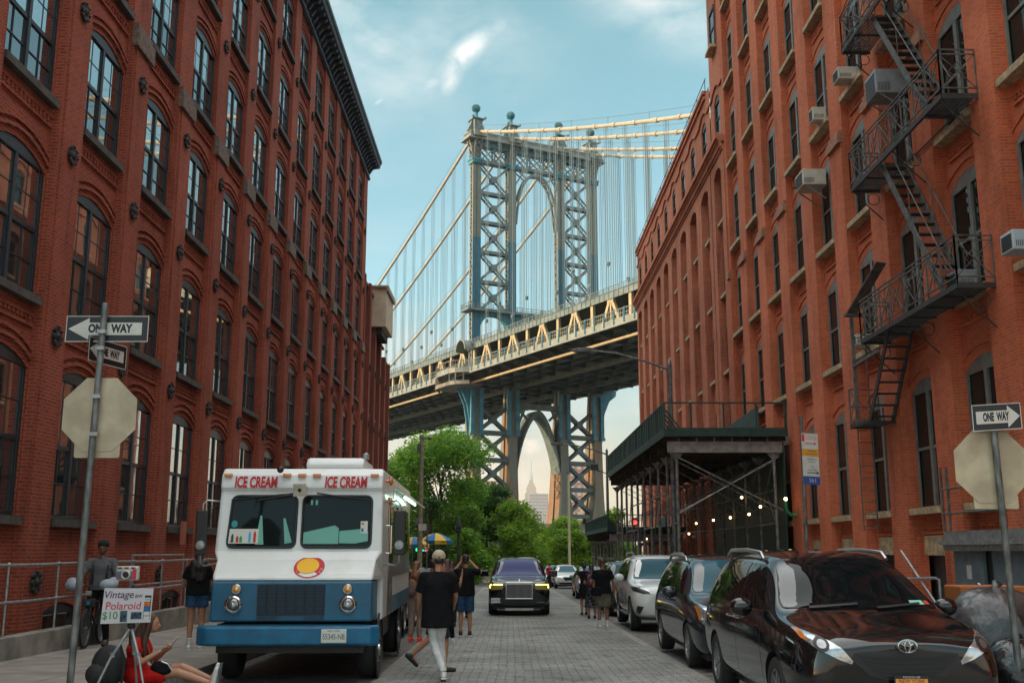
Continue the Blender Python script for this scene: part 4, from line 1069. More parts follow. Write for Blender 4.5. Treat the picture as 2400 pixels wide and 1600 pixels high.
def leaf_cloud(rng, clumps, n, size, flat=0.6):
    vs = []; fs = []
    tot = sum(c[3] ** 2 for c in clumps)
    for (x, y, z, r) in clumps:
        k = int(n * r * r / tot)
        for _ in range(k):
            while True:
                a, b_, c = rng.uniform(-1, 1), rng.uniform(-1, 1), rng.uniform(-1, 1); q = a * a + b_ * b_ + c * c
                if 0.05 < q < 1: break
            f = r * rng.uniform(0.75, 1.18)
            p = Vector((x + a * f, y + b_ * f, z + c * f * flat))
            s = size * rng.uniform(0.55, 1.3)
            u = Vector((rng.gauss(0, 1), rng.gauss(0, 1), rng.gauss(0, .6))).normalized(); w = u.cross(Vector((rng.gauss(0, 1), rng.gauss(0, 1), rng.gauss(0, 1)))).normalized()
            i = len(vs); m_ = u * s; e = w * s * .42
            vs += [p - m_, p - m_ * .1 + e, p + m_, p - m_ * .1 - e]; fs.append((i, i + 1, i + 2, i + 3))
    return vs, fs
def tree(name, x, y, z0, H, W, seed, leafm, label, cat='tree', group=None, n=9000, size=0.22, trunk=0.22, shape='round', base=0.28, D=None, fill=26):
    rng = random.Random(seed); root = empty(name, (x, y, z0), label=label, cat=cat, group=group); D = D or W
    cl = []
    for k in range(fill):
        f = rng.random(); zz = base * H + (1 - base) * H * f * .94
        if shape == 'round': w = sqrt(max(0.05, 1 - (2 * f - 0.85) ** 2 * .8)) * .40
        elif shape == 'cone': w = (1.02 - f) * .46
        else: w = (0.55 + 0.45 * sin(f * 3.0)) * .42
        a = rng.uniform(0, 2 * pi); rr = sqrt(rng.uniform(0.1, 1)) * w
        cl.append((cos(a) * rr * W, sin(a) * rr * D, zz, rng.uniform(0.15, 0.25) * min(W, H) * (1.1 - .4 * f if shape == 'cone' else 1)))
    tk = MB(); r = trunk
    pts = [(0, 0, -.1), (rng.uniform(-.1, .1), rng.uniform(-.1, .1), H * .25), (rng.uniform(-.3, .3), rng.uniform(-.2, .2), H * .5), (rng.uniform(-.4, .4), 0, H * .8)]
    tk.tube(pts, [r, r * .8, r * .5, r * .15], 8)
    for (cx, cy, cz, cr) in cl[::2]:
        b0 = Vector(pts[1]).lerp(Vector(pts[3]), max(0, min(.85, cz / H - .35))); mid = b0.lerp(Vector((cx, cy, cz)), .5) + Vector((0, 0, -.15))
        tk.tube([b0, mid, (cx, cy, cz)], [r * .35, r * .2, r * .06], 5)
    tk.build('trunk', 'bark', root, smooth=True)
    vs, fs = leaf_cloud(rng, cl, n, size)
    me = bpy.data.meshes.new('crown'); me.from_pydata([tuple(v) for v in vs], [], fs); me.materials.append(M[leafm]); link('crown', me, root)
    return root
tree('street_tree', -6.2, 95, -1.2, 13.6, 9.5, 1, 'leafA', 'tallest light green tree rising in front of the left bridge leg', group='trees at the end of the street', n=42000, size=0.17, fill=64, shape='oval', base=.22)
tree('street_tree', -10.6, 90, -1.2, 10.4, 6.5, 2, 'leafA', 'thin topped green tree squeezed against the left brick wing', group='trees at the end of the street', n=16000, size=0.16, fill=34)
tree('street_tree', -3.1, 101, -1.3, 9.6, 6.4, 3, 'leafB', 'dark green tree leaning right beside the tallest tree', group='trees at the end of the street', n=20000, size=0.17, shape='oval', base=.25, fill=30)
tree('conifer', -6.4, 86, -1.1, 7.6, 4.2, 4, 'leafB', 'dark conical evergreen in front of the tallest tree', group='trees at the end of the street', n=9000, size=0.14, shape='cone', base=.05)
tree('street_tree', 0.4, 96, -1.2, 7.1, 6.6, 5, 'leafC', 'bright rounded green tree behind the black car', group='trees at the end of the street', n=22000, size=0.15, shape='round', base=.06, fill=44)
tree('street_tree', 5.6, 104, -1.3, 5.9, 6.2, 6, 'leafC', 'low bushy bright tree right of centre under the tower pier', group='trees at the end of the street', n=18000, size=0.17, base=.04, fill=26)
tree('street_tree', 3.2, 112, -1.4, 5.6, 5.0, 7, 'leafC', 'small spiky green tree in the middle under the arch', group='trees at the end of the street', n=12000, size=0.17, shape='cone', base=.04)
tree('street_tree', 10.3, 100, -1.3, 7.0, 4.6, 8, 'leafC', 'light green tree seen through the scaffold shed on the right', group='trees at the end of the street', n=9000, size=0.17, base=.1)
tree('street_tree', 7.6, 86, -1.1, 5.2, 3.4, 9, 'leafC', 'small tree growing beside the low scaffold shed', group='trees at the end of the street', n=6000, size=0.15, base=.15)
tree('shrub', -8.8, 84, -1.1, 4.6, 4.0, 10, 'leafB', 'dark shrub below the umbrellas by the left wing', group='trees at the end of the street', n=6000, size=0.15, base=.02)
tree('shrub', -3.8, 88, -1.1, 4.4, 5.0, 12, 'leafA', 'mid green shrub mass left of the black car', group='trees at the end of the street', n=9000, size=0.15, base=.02, fill=30)
# undergrowth behind, one mass
rng = random.Random(3); cl = []
for k in range(60): cl.append((rng.uniform(-26, 26), rng.uniform(108, 120), rng.uniform(-.6, 1.4), rng.uniform(1.2, 2.2)))
vs, fs = leaf_cloud(rng, cl, 22000, .2)
me = bpy.data.meshes.new('undergrowth'); me.from_pydata([tuple(v) for v in vs], [], fs); me.materials.append(M['leafA']); tag(link('undergrowth', me), kind='stuff')
# low retaining wall of the park
tag(MB().box(-60, 60, 118, 118.5, -2.4, -0.4).build('park_wall', 'concrete', bevel=.03), 'long low concrete wall in front of the park trees', 'wall')
# ------------------------------------------------------------------ vehicles
def paint(name, c, rough=0.07, metal=0.0): return mat(name, c, rough, metal, coat=0.35)
M['pBlack'] = paint('black_car_paint', (0.006, 0.006, 0.007))
M['pGrey'] = paint('dark_grey_car_paint', (0.022, 0.027, 0.034), 0.12, 0.2)
M['pWhite'] = paint('white_car_paint', (0.62, 0.62, 0.60))
M['pDark'] = paint('dark_green_car_paint', (0.020, 0.026, 0.022))
M['pSilver'] = paint('silver_car_paint', (0.30, 0.33, 0.36), 0.25, 0.5)
M['pBlue'] = paint('navy_car_paint', (0.004, 0.006, 0.009))
M['cglass'] = mat('car_glass', (0.003, 0.005, 0.006), 0.02, ior=1.20)
M['cglassb'] = mat('painted_sky_glass', (0.022, 0.085, 0.115), 0.03, ior=1.13)  # blue of the reflected sky put into the base colour
M['lens'] = mat('headlight_lens', (0.42, 0.43, 0.44), 0.08, 0.7, coat=1.0, var=.3, vs=14)
M['amber'] = mat('amber_lens', (0.55, 0.14, 0.01), 0.15, coat=1.0)
M['drl'] = mat('lit_yellow_strip', (0.9, 0.7, 0.1), 0.3, emit=(1.0, 0.72, 0.12), es=3.0)
M['drlg'] = mat('yellow_headlight_glow', (0.07, 0.055, 0.01), 0.2, emit=(1.0, 0.75, 0.1), es=0.03, coat=.3)
M['plate'] = mat('plate_white', (0.55, 0.55, 0.50), 0.5)
M['platey'] = mat('plate_orange', (0.65, 0.25, 0.03), 0.5)
M['ink'] = mat('dark_ink', (0.015, 0.015, 0.02), 0.6)
M['rim'] = mat('alloy_rim', (0.30, 0.30, 0.30), 0.3, 0.85)
M['tail'] = mat('red_lens', (0.35, 0.01, 0.01), 0.15, coat=1)
def rpoly(pts, r, n=3):
    out = []; N_ = len(pts)
    for i in range(N_):
        p, a, b_ = Vector(pts[i]), Vector(pts[i - 1]), Vector(pts[(i + 1) % N_])
        u, v = (a - p), (b_ - p); rr = min(r, u.length * .45, v.length * .45); u.normalize(); v.normalize()
        for k in range(n + 1):
            t = k / n; q = (p + u * rr) * (1 - t) ** 2 + p * 2 * t * (1 - t) + (p + v * rr) * t ** 2; out.append((q.x, q.y))
    return out
class Skin:
    """drapes 2D outlines over a body surface"""
    def __init__(s, bvh): s.bvh = bvh
    def patch(s, poly, view, off=0.004, cuts=3, mirror=False):
        bm = bmesh.new(); vs = [bm.verts.new((u, v, 0)) for u, v in poly]
        tri = tessellate_polygon([[Vector((u, v, 0)) for u, v in poly]])
        for t in tri:
            try: bm.faces.new([vs[i] for i in t])
            except ValueError: pass
        for _ in range(cuts):
            L_ = sum(e.calc_length() for e in bm.edges) / max(1, len(bm.edges))
            es = [e for e in bm.edges if e.calc_length() > 0.07]
            if not es: break
            bmesh.ops.subdivide_edges(bm, edges=es, cuts=1, use_grid_fill=True); bmesh.ops.triangulate(bm, faces=[f for f in bm.faces if len(f.verts) > 3])
        ok = {}
        for v in bm.verts:
            u, w = v.co.x, v.co.y
            if view == 'front': o, d = Vector((u, -3, w)), Vector((0, 1, 0))
            elif view == 'rear': o, d = Vector((u, 12, w)), Vector((0, -1, 0))
            elif view == 'side': o, d = Vector((-4, u, w)), Vector((1, 0, 0))
            elif view == 'sideR': o, d = Vector((4, u, w)), Vector((-1, 0, 0))
            elif view == 'top': o, d = Vector((u, w, 6)), Vector((0, 0, -1))
            hit, nr, _, _ = s.bvh.ray_cast(o, d)
            if hit is None: ok[v] = False; continue
            if nr.dot(d) > 0: nr = -nr
            v.co = hit + nr * off; ok[v] = True
        bmesh.ops.delete(bm, geom=[v for v in bm.verts if not ok.get(v, True)], context='VERTS')
        bm.verts.index_update(); mb = MB(); mb.v = [tuple(v.co) for v in bm.verts]; mb.f = [tuple(v.index for v in f.verts) for f in bm.faces]; mb.m = [0] * len(mb.f); bm.free(); return mb
    def line(s, pts, view, w=0.012, off=0.003):
        mb = MB()
        for a, b_ in zip(pts, pts[1:]):
            a, b_ = Vector(a), Vector(b_); d = (b_ - a); n = Vector((-d.y, d.x)).normalized() * w / 2
            k = max(1, int(d.length / .08))
            for i in range(k):
                p, q = a + d * i / k, a + d * (i + 1) / k; m_ = s.patch([tuple(p - n), tuple(q - n), tuple(q + n), tuple(p + n)], view, off, 0)
                mb.add(m_.v, m_.f)
        return mb
def eval_mesh(o, name):
    dg = bpy.context.evaluated_depsgraph_get(); dg.update(); me = bpy.data.meshes.new_from_object(o.evaluated_get(dg)); me.name = name; return me
def car_body(st, wheels, wr, ww, paintm, crown=0.03):
    """st: stations (y, zlow, zbelt, ztop, wlow, wmid, wbelt, wtop)"""
    mb = MB(); rings = []
    for (y, zl, zb, zt, wl, wm, wb, wt) in st:
        h = [(0, zl), (wl * .8, zl), (wl, zl + .06), (wm, zl + (zb - zl) * .45), (wm * .995, zl + (zb - zl) * .72), (wb, zb), (wb * .5 + wt * .5 + .03, zb * .5 + zt * .5), (wt, zt - .035), (wt * .72, zt), (0, zt + crown)]
        ring = [(x, y, z) for x, z in h] + [(-x, y, z) for x, z in reversed(h[1:-1])]
        rings.append(ring)
    n = len(rings[0])
    for r in rings: mb.v += r
    for k in range(len(rings) - 1):
        for i in range(n): mb.f.append((k * n + i, k * n + (i + 1) % n, (k + 1) * n + (i + 1) % n, (k + 1) * n + i))
    h_ = n // 2
    for base in (0, (len(rings) - 1) * n):
        for i in range(h_):
            a, b_, c, d = i, i + 1, (n - i - 1) % n, (n - i) % n
            f = [a, b_, c, d] if i else [0, 1, n - 1]
            if i == h_ - 1: f = [a, b_, d]
            f = [base + q for q in dict.fromkeys(f)]
            if len(f) > 2: mb.f.append(tuple(f))
    mb.m = [0] * len(mb.f)
    me = mb.mesh('body', paintm, smooth='all')
    o = link('tmpbody', me); sb = o.modifiers.new('s', 'SUBSURF'); sb.levels = 2; sb.render_levels = 2
    smooth_me = eval_mesh(o, 'b0'); bm = bmesh.new(); bm.from_mesh(smooth_me); bvh = BVHTree.FromBMesh(bm); bm.free()
    cut = MB()
    for (wy, wz) in wheels:
        for sg in (-1, 1): cut.cyl((sg * (ww - .34), wy, wz), (sg * (ww + .4), wy, wz), wr * 1.14, n=28)
    co = cut.build('tmpcut', 'black')
    bo = o.modifiers.new('b', 'BOOLEAN'); bo.object = co; bo.operation = 'DIFFERENCE'; bo.solver = 'EXACT'
    try: bo.material_mode = 'TRANSFER'
    except Exception: pass
    fin = eval_mesh(o, 'body'); bpy.data.objects.remove(o); bpy.data.objects.remove(co)
    fin.polygons.foreach_set('use_smooth', [True] * len(fin.polygons)); fin.set_sharp_from_angle(angle=radians(42))
    return fin, Skin(bvh)
wheel_cache = {}
def wheel_meshes(r, w, spokes=5):
    if (r, w, spokes) in wheel_cache: return wheel_cache[(r, w, spokes)]
    t = MB(); t.lathe([(r * .66, -w / 2), (r * .93, -w / 2), (r, -w * .36), (r, w * .36), (r * .93, w / 2), (r * .66, w / 2), (r * .66, -w / 2)], n=32, axis='x')
    rm = MB(); rm.lathe([(r * .67, -w * .40), (r * .67, w * .47), (r * .60, w * .47), (r * .57, w * .1), (0.0, w * .02)], n=32, axis='x')
    rm.lathe([(r * .17, w * .0), (r * .17, w * .40), (0.0, w * .44)], n=16, axis='x')
    for k in range(spokes):
        a = 2 * pi * k / spokes; c, s_ = cos(a), sin(a)
        for e in (-.09, .09):
            rm.bar((w * .34, -s_ * e * r + c * r * .1, c * e * r + s_ * r * .1), (w * .38, c * r * .62 - s_ * e * 1.5 * r, s_ * r * .62 + c * e * 1.5 * r), r * .10, .03, up=(1, 0, 0))
    for k in range(5): a = 2 * pi * k / 5; rm.cyl((w * .3, cos(a) * r * .1, sin(a) * r * .1), (w * .47, cos(a) * r * .1, sin(a) * r * .1), .014, n=6)
    res = (t.mesh('tyre', 'rubber', smooth=True), rm.mesh('rim', 'rim', smooth=True)); wheel_cache[(r, w, spokes)] = res; return res
def add_wheels(root, wheels, r, half, w=.22, spokes=5):
    tm, rm = wheel_meshes(r, w, spokes)
    for (wy, wz) in wheels:
        for sg in (-1, 1):
            wh = link('wheel', tm, root, (sg * (half - w / 2), wy, wz), 0 if sg > 0 else pi); link('rim', rm, wh)
def mirror_pod(root, x, y, z, m, sg, s=1.0):
    mb = MB(); mb.sphere((0, 0, 0), .12, 14, 10, (1.05 * s, .75 * s, .82 * s)); o = mb.build('wing_mirror', m, root, smooth='all', loc=(x + sg * .14, y, z))
    MB().bar((sg * -.16, .02, -.06), (0, 0, -.04), .06, .04).build('arm', 'black', o)
def badge_ring(root, c, r, tilt=0.0):
    mb = MB(); N_ = 24
    def ell(a, b_, ox, oz, rr):
        mb.tube([(c[0] + ox + cos(2 * pi * i / N_) * a, c[1], c[2] + oz + sin(2 * pi * i / N_) * b_) for i in range(N_ + 1)], rr, 5)
    ell(r, r * .66, 0, 0, r * .08); ell(r * .30, r * .60, 0, 0, r * .06); ell(r * .62, r * .24, 0, r * .28, r * .06)
    return mb.build('emblem', 'chrome', root, smooth=True)
def place_car(name, x, y, label, cat, group=None, rz=0.0): return empty(name, (x, y, gz(y) + .012), rz, label, cat, group)
def side_glass(sk, root, polys, m='cglass', both=True):
    for p in polys:
        sk.patch(rpoly(p, .05), 'side').build('side_window', m, root, smooth='all')
        if both: sk.patch(rpoly(p, .05), 'sideR').build('side_window', m, root, smooth='all')

# ---- minivan family
VAN = [(0.00, .30, .74, .86, .62, .74, .66, .50), (0.08, .22, .84, .93, .80, .87, .80, .62), (0.30, .19, .93, .99, .90, .955, .88, .70), (0.80, .19, 1.0, 1.06, .95, .985, .91, .76),
       (1.22, .20, 1.04, 1.14, .96, .995, .92, .76), (1.65, .20, 1.06, 1.42, .96, .995, .935, .73), (2.10, .20, 1.07, 1.64, .96, .995, .94, .69), (2.6, .20, 1.08, 1.71, .96, .995, .94, .69), (3.6, .20, 1.09, 1.73, .96, .995, .94, .69),
       (4.45, .21, 1.09, 1.70, .95, .99, .93, .67), (4.80, .24, 1.08, 1.60, .93, .97, .91, .64), (5.02, .28, 1.04, 1.30, .88, .93, .86, .62), (5.08, .34, .98, 1.06, .80, .86, .78, .55)]
def minivan(x, y, label, pm, kind, group):
    r = place_car('minivan', x, y, label, 'minivan', group); W = [(0.98, .34), (4.01, .34)]
    me, sk = car_body(VAN, W, .345, .99, pm); link('body', me, r)
    add_wheels(r, W, .345, .975, .235, 5 if kind == 'A' else 7)
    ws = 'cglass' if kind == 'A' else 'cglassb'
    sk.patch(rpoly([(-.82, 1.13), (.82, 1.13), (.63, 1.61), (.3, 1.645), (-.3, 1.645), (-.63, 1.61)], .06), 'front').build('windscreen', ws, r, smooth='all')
    side_glass(sk, r, [[(1.62, 1.09), (2.70, 1.12), (2.70, 1.58), (2.22, 1.56), (1.9, 1.38)], [(2.78, 1.12), (3.72, 1.13), (3.70, 1.60), (2.78, 1.59)], [(3.80, 1.13), (4.72, 1.16), (4.62, 1.50), (4.45, 1.58), (3.78, 1.60)]])
    sk.patch(rpoly([(-.7, 1.1), (.7, 1.1), (.6, 1.5), (-.6, 1.5)], .06), 'rear').build('rear_window', 'cglass', r, smooth='all')
    for sg in (-1, 1):
        if kind == 'A':
            hl = [(sg * .875, .985), (sg * .865, .91), (sg * .79, .83), (sg * .62, .745), (sg * .50, .70), (sg * .49, .73), (sg * .58, .84), (sg * .72, .93), (sg * .86, .99)]
        else: hl = [(sg * .895, .95), (sg * .895, .75), (sg * .84, .69), (sg * .60, .70), (sg * .56, .80), (sg * .68, .93), (sg * .84, .98)]
        h = sk.patch(hl, 'front', .006).build('headlight', 'lens', r, smooth='all')
        am = [(sg * .875, .985), (sg * .865, .91), (sg * .835, .89), (sg * .84, .985)] if kind == 'A' else [(sg * .90, .95), (sg * .895, .76), (sg * .872, .75), (sg * .87, .94)]
        sk.patch(am, 'front', .010).build('indicator', 'amber', h, smooth='all')
        c = (sg * .74, .865) if kind == 'A' else (sg * .74, .82)
        sk.patch([(c[0] + cos(a) * .062, c[1] + sin(a) * .062) for a in [i * pi / 6 for i in range(12)]], 'front', .013).build('projector', 'black', h, smooth='all')
        sk.patch([(c[0] + cos(a) * .036, c[1] + sin(a) * .036) for a in [i * pi / 6 for i in range(12)]], 'front', .018).build('bulb_lens', 'rim', h, smooth='all')
        mirror_pod(r, sg * .97, 1.78, 1.12, pm, sg)
        vv = 'side' if sg < 0 else 'sideR'
        g = MB()
        for ln in ([(1.60, 1.06), (1.55, .8), (1.48, .55), (1.46, .30), (2.66, .30), (2.74, .8), (2.74, 1.58)], [(2.66, .30), (3.62, .30)], [(3.76, 1.6), (3.76, 1.06), (3.70, .78)], [(2.78, 1.0), (4.9, 1.0)]):
            q = sk.line(ln, vv, .010); g.add(q.v, q.f)
        g.build('door_gap', 'black', r)
        q = sk.line([(1.5, 1.085), (2.7, 1.095), (3.7, 1.10), (4.75, 1.12)], vv, .016, .006).build('belt_trim', 'chrome' if kind == 'A' else 'black', r)
        for hy in (2.55, 2.92): hm = MB(); hm.tube([(sg * .985, hy - .10, .97), (sg * 1.02, hy - .06, .975), (sg * 1.02, hy + .06, .975), (sg * .985, hy + .10, .97)], .016, 6); hm.build('door_handle', 'chrome' if kind == 'A' else pm, r, smooth=True)
        rl = MB(); rl.tube([(sg * .70, 2.35, 1.62), (sg * .70, 2.48, 1.69), (sg * .70, 3.2, 1.725), (sg * .70, 4.1, 1.72), (sg * .70, 4.35, 1.64)], [.022, .026, .026, .026, .022], 8); rl.build('roof_rail', 'alum', r, smooth=True)
        sk.patch(rpoly([(sg * .86, .72), (sg * .90, .98), (sg * .78, 1.02), (sg * .76, .74)], .03), 'rear', .006).build('tail_light', 'tail', r, smooth='all')
    if kind == 'A':
        gp = [(-.47, .80), (0, .84), (.47, .80), (.50, .74), (.34, .60), (.18, .565), (-.18, .565), (-.34, .60), (-.50, .74)]
        g = sk.patch(gp, 'front', .006).build('grille', 'black', r, smooth='all')
        sl = MB()
        for z, w_ in ((.765, .44), (.725, .41), (.685, .37), (.645, .32), (.605, .26)):
            q = sk.line([(-w_, z + .01), (-w_ * .5, z - .008), (0, z - .012), (w_ * .5, z - .008), (w_, z + .01)], 'front', .016, .016); sl.add(q.v, q.f)
        sl.build('slat', 'rubber', g)
        badge_ring(r, (0, -.035, .865), .085)
        sk.patch([(-.62, .28), (.62, .28), (.55, .40), (-.55, .40)], 'front', .005).build('lower_grille', 'black', r, smooth='all')
        p = empty('licence_plate', parent=r); MB().box(-.155, .155, -.075, -.06, .455, .61).build('surround', 'black', p); MB().box(-.145, .145, -.079, -.076, .465, .585).build('face', 'platey', p)
        text_mesh('lettering', 'NEW YORK', .045, 'ink', p, lambda u, v: (u, -.0805, .565 + v)); text_mesh('lettering', 'T727014C', .062, 'ink', p, lambda u, v: (u, -.0805, .505 + v))
        text_mesh('lettering', 'TOYOTA OF', .028, 'plate', p, lambda u, v: (u, -.0765, .598 + v))
        sk.patch([(.52, 1.165), (.68, 1.165), (.67, 1.205), (.53, 1.205)], 'front', .008).build('sticker', mat('mint_sticker', (0.2, .5, .38), .5), r)
        sk.patch([(.69, 1.165), (.745, 1.165), (.735, 1.20), (.685, 1.20)], 'front', .008).build('sticker', mat('red_sticker', (0.45, .04, .03), .5), r)
        sw = MB(); sw.tube([(.38 + cos(a) * .17, 1.28 + sin(a) * .05, 1.20 + sin(a) * .08) for a in [i * pi / 8 for i in range(17)]], .012, 6)
    else:
        g = sk.patch(rpoly([(-.52, .83), (.52, .83), (.42, .68), (-.42, .68)], .04), 'front', .006).build('grille', 'black', r, smooth='all')
        sk.patch(rpoly([(-.5, .50), (.5, .50), (.42, .36), (-.42, .36)], .04), 'front', .006).build('lower_grille', 'black', r, smooth='all')
        for sg in (-1, 1): sk.patch(rpoly([(sg * .62, .42), (sg * .80, .42), (sg * .78, .34), (sg * .66, .34)], .02), 'front', .006).build('fog_lamp', 'black', r, smooth='all')
        MB().box(-.155, .155, -.06, -.045, .52, .66).build('licence_plate', 'plate', r)
    for x0 in (-.55, .12):
        w_ = sk.line([(x0, 1.135), (x0 + .5, 1.17)], 'front', .018, .02); w_.build('wiper', 'black', r)
    MB().box(-.8, .8, .15, 4.9, .17, .26).build('underbody', 'black', r)
    return r
PG = 'cars parked along the right kerb'
minivan(3.62, 9.9, 'glossy black minivan parked nearest on the right, headlights and round emblem facing us', 'pBlack', 'A', PG)
minivan(3.80, 16.3, 'dark grey minivan parked right behind the nearest black one', 'pGrey', 'B', PG)

# ---- sport utility shapes
SUV = [(0.00, .42, .80, .92, .55, .66, .58, .42), (0.08, .34, .90, 1.02, .78, .86, .78, .58), (0.30, .30, 1.02, 1.10, .90, .95, .88, .70), (0.9, .30, 1.10, 1.16, .94, .98, .92, .76), (1.45, .30, 1.13, 1.19, .95, .985, .93, .78),
       (1.80, .30, 1.14, 1.48, .95, .985, .93, .74), (2.12, .30, 1.15, 1.74, .95, .985, .935, .70), (2.6, .30, 1.16, 1.80, .95, .985, .935, .70), (3.6, .30, 1.16, 1.81, .95, .985, .935, .70), (4.45, .32, 1.16, 1.77, .95, .98, .93, .69),
       (4.78, .34, 1.14, 1.62, .93, .96, .91, .67), (4.88, .40, 1.05, 1.30, .88, .92, .86, .64)]
def suv(x, y, label, pm, kind, group, name='suv', scale=(1, 1, 1), cat='suv', rz=0):
    r = place_car(name, x, y, label, cat, group, rz); W = [(.90, .39), (3.78, .39)]
    me, sk = car_body(SUV, W, .39, .985, pm); link('body', me, r); add_wheels(r, W, .39, .97, .25, 6)
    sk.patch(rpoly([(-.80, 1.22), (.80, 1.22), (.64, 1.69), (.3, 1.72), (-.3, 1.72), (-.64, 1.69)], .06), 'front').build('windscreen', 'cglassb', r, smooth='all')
    side_glass(sk, r, [[(1.85, 1.19), (2.85, 1.21), (2.85, 1.68), (2.25, 1.66)], [(2.93, 1.21), (3.75, 1.22), (3.73, 1.69), (2.93, 1.69)], [(3.83, 1.23), (4.6, 1.25), (4.5, 1.60), (3.82, 1.69)]])
    for sg in (-1, 1):
        vv = 'side' if sg < 0 else 'sideR'
        mirror_pod(r, sg * .97, 1.95, 1.24, pm, sg, 1.05)
        if kind == 'lux':
            h = sk.patch([(sg * .93, 1.06), (sg * .92, .95), (sg * .72, .90), (sg * .55, .90), (sg * .60, .97), (sg * .78, 1.04)], 'front', .006).build('headlight', 'black', r, smooth='all')
            sk.line([(sg * .92, 1.06), (sg * .78, 1.04), (sg * .58, .96)], 'front', .03, .012).build('light_strip', 'lens', h)
            sk.patch([(sg * .86, .62), (sg * .72, .60), (sg * .80, .42), (sg * .90, .40)], 'front', .006).build('fog_lamp', 'black', r, smooth='all')
        else: sk.patch([(sg * .92, 1.03), (sg * .92, .86), (sg * .60, .86), (sg * .58, .96), (sg * .78, 1.03)], 'front', .006).build('headlight', 'lens', r, smooth='all')
        g = MB()
        for ln in ([(1.75, 1.12), (1.7, .8), (1.68, .42), (2.85, .42), (2.89, 1.7)], [(2.85, .42), (3.4, .42), (3.72, .8), (3.79, 1.2)]): q = sk.line(ln, vv, .012); g.add(q.v, q.f)
        g.build('door_gap', 'black', r)
        sk.line([(1.8, 1.17), (4.6, 1.21)], vv, .02, .007).build('belt_trim', 'chrome', r)
        for hy in (2.6, 3.45): MB().tube([(sg * .985, hy - .1, 1.02), (sg * 1.015, hy - .05, 1.02), (sg * 1.015, hy + .05, 1.02), (sg * .985, hy + .1, 1.02)], .016, 6).build('door_handle', 'chrome', r, smooth=True)
        MB().tube([(sg * .66, 2.4, 1.79), (sg * .665, 2.5, 1.86), (sg * .665, 4.1, 1.86), (sg * .66, 4.25, 1.78)], .02, 7).build('roof_rail', 'alum' if kind == 'lux' else 'black', r, smooth=True)
        MB().bar((sg * .93, 1.45, .36), (sg * .93, 3.25, .36), .12, .04).build('running_board', 'alum', r)
    if kind == 'lux': gp = [(-.36, 1.0), (.36, 1.0), (.28, .74), (.42, .46), (-.42, .46), (-.28, .74)]
    else: gp = [(-.5, .98), (.5, .98), (.46, .78), (-.46, .78)]
    g = sk.patch(rpoly(gp, .03), 'front', .006).build('grille', 'black', r, smooth='all')
    sl = MB()
    for k in range(7): z = gp[0][1] - .04 - k * (.07 if kind == 'lux' else .026); q = sk.line([(-.3, z), (.3, z)], 'front', .012, .014); sl.add(q.v, q.f)
    sl.build('slat', 'chrome', g)
    MB().box(-.155, .155, -.05, -.03, .56, .70).build('licence_plate', 'plate', r)
    MB().box(-.8, .8, .15, 4.7, .28, .36).build('underbody', 'black', r)
    r.scale = scale
    return r
suv(3.95, 25.9, 'white luxury suv with dark headlights parked behind the grey minivan', 'pWhite', 'lux', PG)
suv(4.0, 33.6, 'dark green black suv parked behind the man in khaki shorts', 'pDark', 'std', PG, scale=(.96, .92, .93))
# ---- ordinary cars
SED = [(0.00, .34, .62, .70, .50, .62, .55, .40), (0.10, .24, .72, .80, .76, .84, .76, .56), (0.4, .20, .84, .88, .86, .90, .84, .66), (0.95, .20, .92, .97, .88, .915, .86, .70), (1.25, .20, .94, 1.01, .88, .92, .87, .72),
       (1.7, .20, .95, 1.28, .88, .92, .87, .64), (2.1, .20, .96, 1.44, .88, .92, .87, .60), (2.8, .20, .97, 1.50, .88, .92, .87, .59), (3.4, .20, .98, 1.46, .88, .92, .86, .58), (3.95, .22, .98, 1.30, .88, .91, .85, .58),
       (4.2, .26, .97, 1.12, .86, .89, .83, .60), (4.3, .34, .90, .98, .80, .84, .78, .58)]
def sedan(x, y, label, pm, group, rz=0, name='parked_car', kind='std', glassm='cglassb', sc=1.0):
    r = place_car(name, x, y, label, 'car', group, rz); W = [(.82, .32), (3.42, .32)]
    me, sk = car_body(SED, W, .32, .92, pm); link('body', me, r); add_wheels(r, W, .32, .905, .2, 5)
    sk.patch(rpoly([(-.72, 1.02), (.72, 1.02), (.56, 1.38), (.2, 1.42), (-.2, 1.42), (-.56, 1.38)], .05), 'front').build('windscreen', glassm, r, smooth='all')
    side_glass(sk, r, [[(1.5, .99), (2.5, 1.0), (2.5, 1.38), (2.05, 1.34)], [(2.57, 1.0), (3.6, 1.02), (3.3, 1.35), (2.57, 1.39)]])
    for sg in (-1, 1):
        mirror_pod(r, sg * .9, 1.55, 1.02, pm, sg, .9)
        sk.patch([(sg * .86, .82), (sg * .87, .70), (sg * .62, .66), (sg * .42, .70), (sg * .60, .78)], 'front', .006).build('headlight', 'lens', r, smooth='all')
        sk.line([(1.45, .95), (1.42, .3), (2.5, .3), (2.53, 1.4)], 'side' if sg < 0 else 'sideR', .012).build('door_gap', 'black', r)
    g = sk.patch(rpoly([(-.40, .74), (.40, .74), (.36, .58), (.16, .48), (-.16, .48), (-.36, .58)], .04), 'front', .006).build('grille', 'black', r, smooth='all')
    sk.line([(-.42, .72), (-.34, .57), (-.16, .47), (.16, .47), (.34, .57), (.42, .72)], 'front', .02, .014).build('grille_trim', 'chrome', g)
    sk.patch(rpoly([(-.7, .40), (.7, .40), (.6, .29), (-.6, .29)], .03), 'front', .006).build('lower_grille', 'black', r, smooth='all')
    MB().box(-.155, .155, -.05, -.03, .40, .52).build('licence_plate', 'plate', r)
    MB().box(-.75, .75, .15, 4.1, .17, .24).build('underbody', 'black', r)
    r.scale = (sc, sc, sc)
    return r
sedan(3.95, 39.9, 'light blue grey car parked beyond the dark suv', 'pSilver', PG)
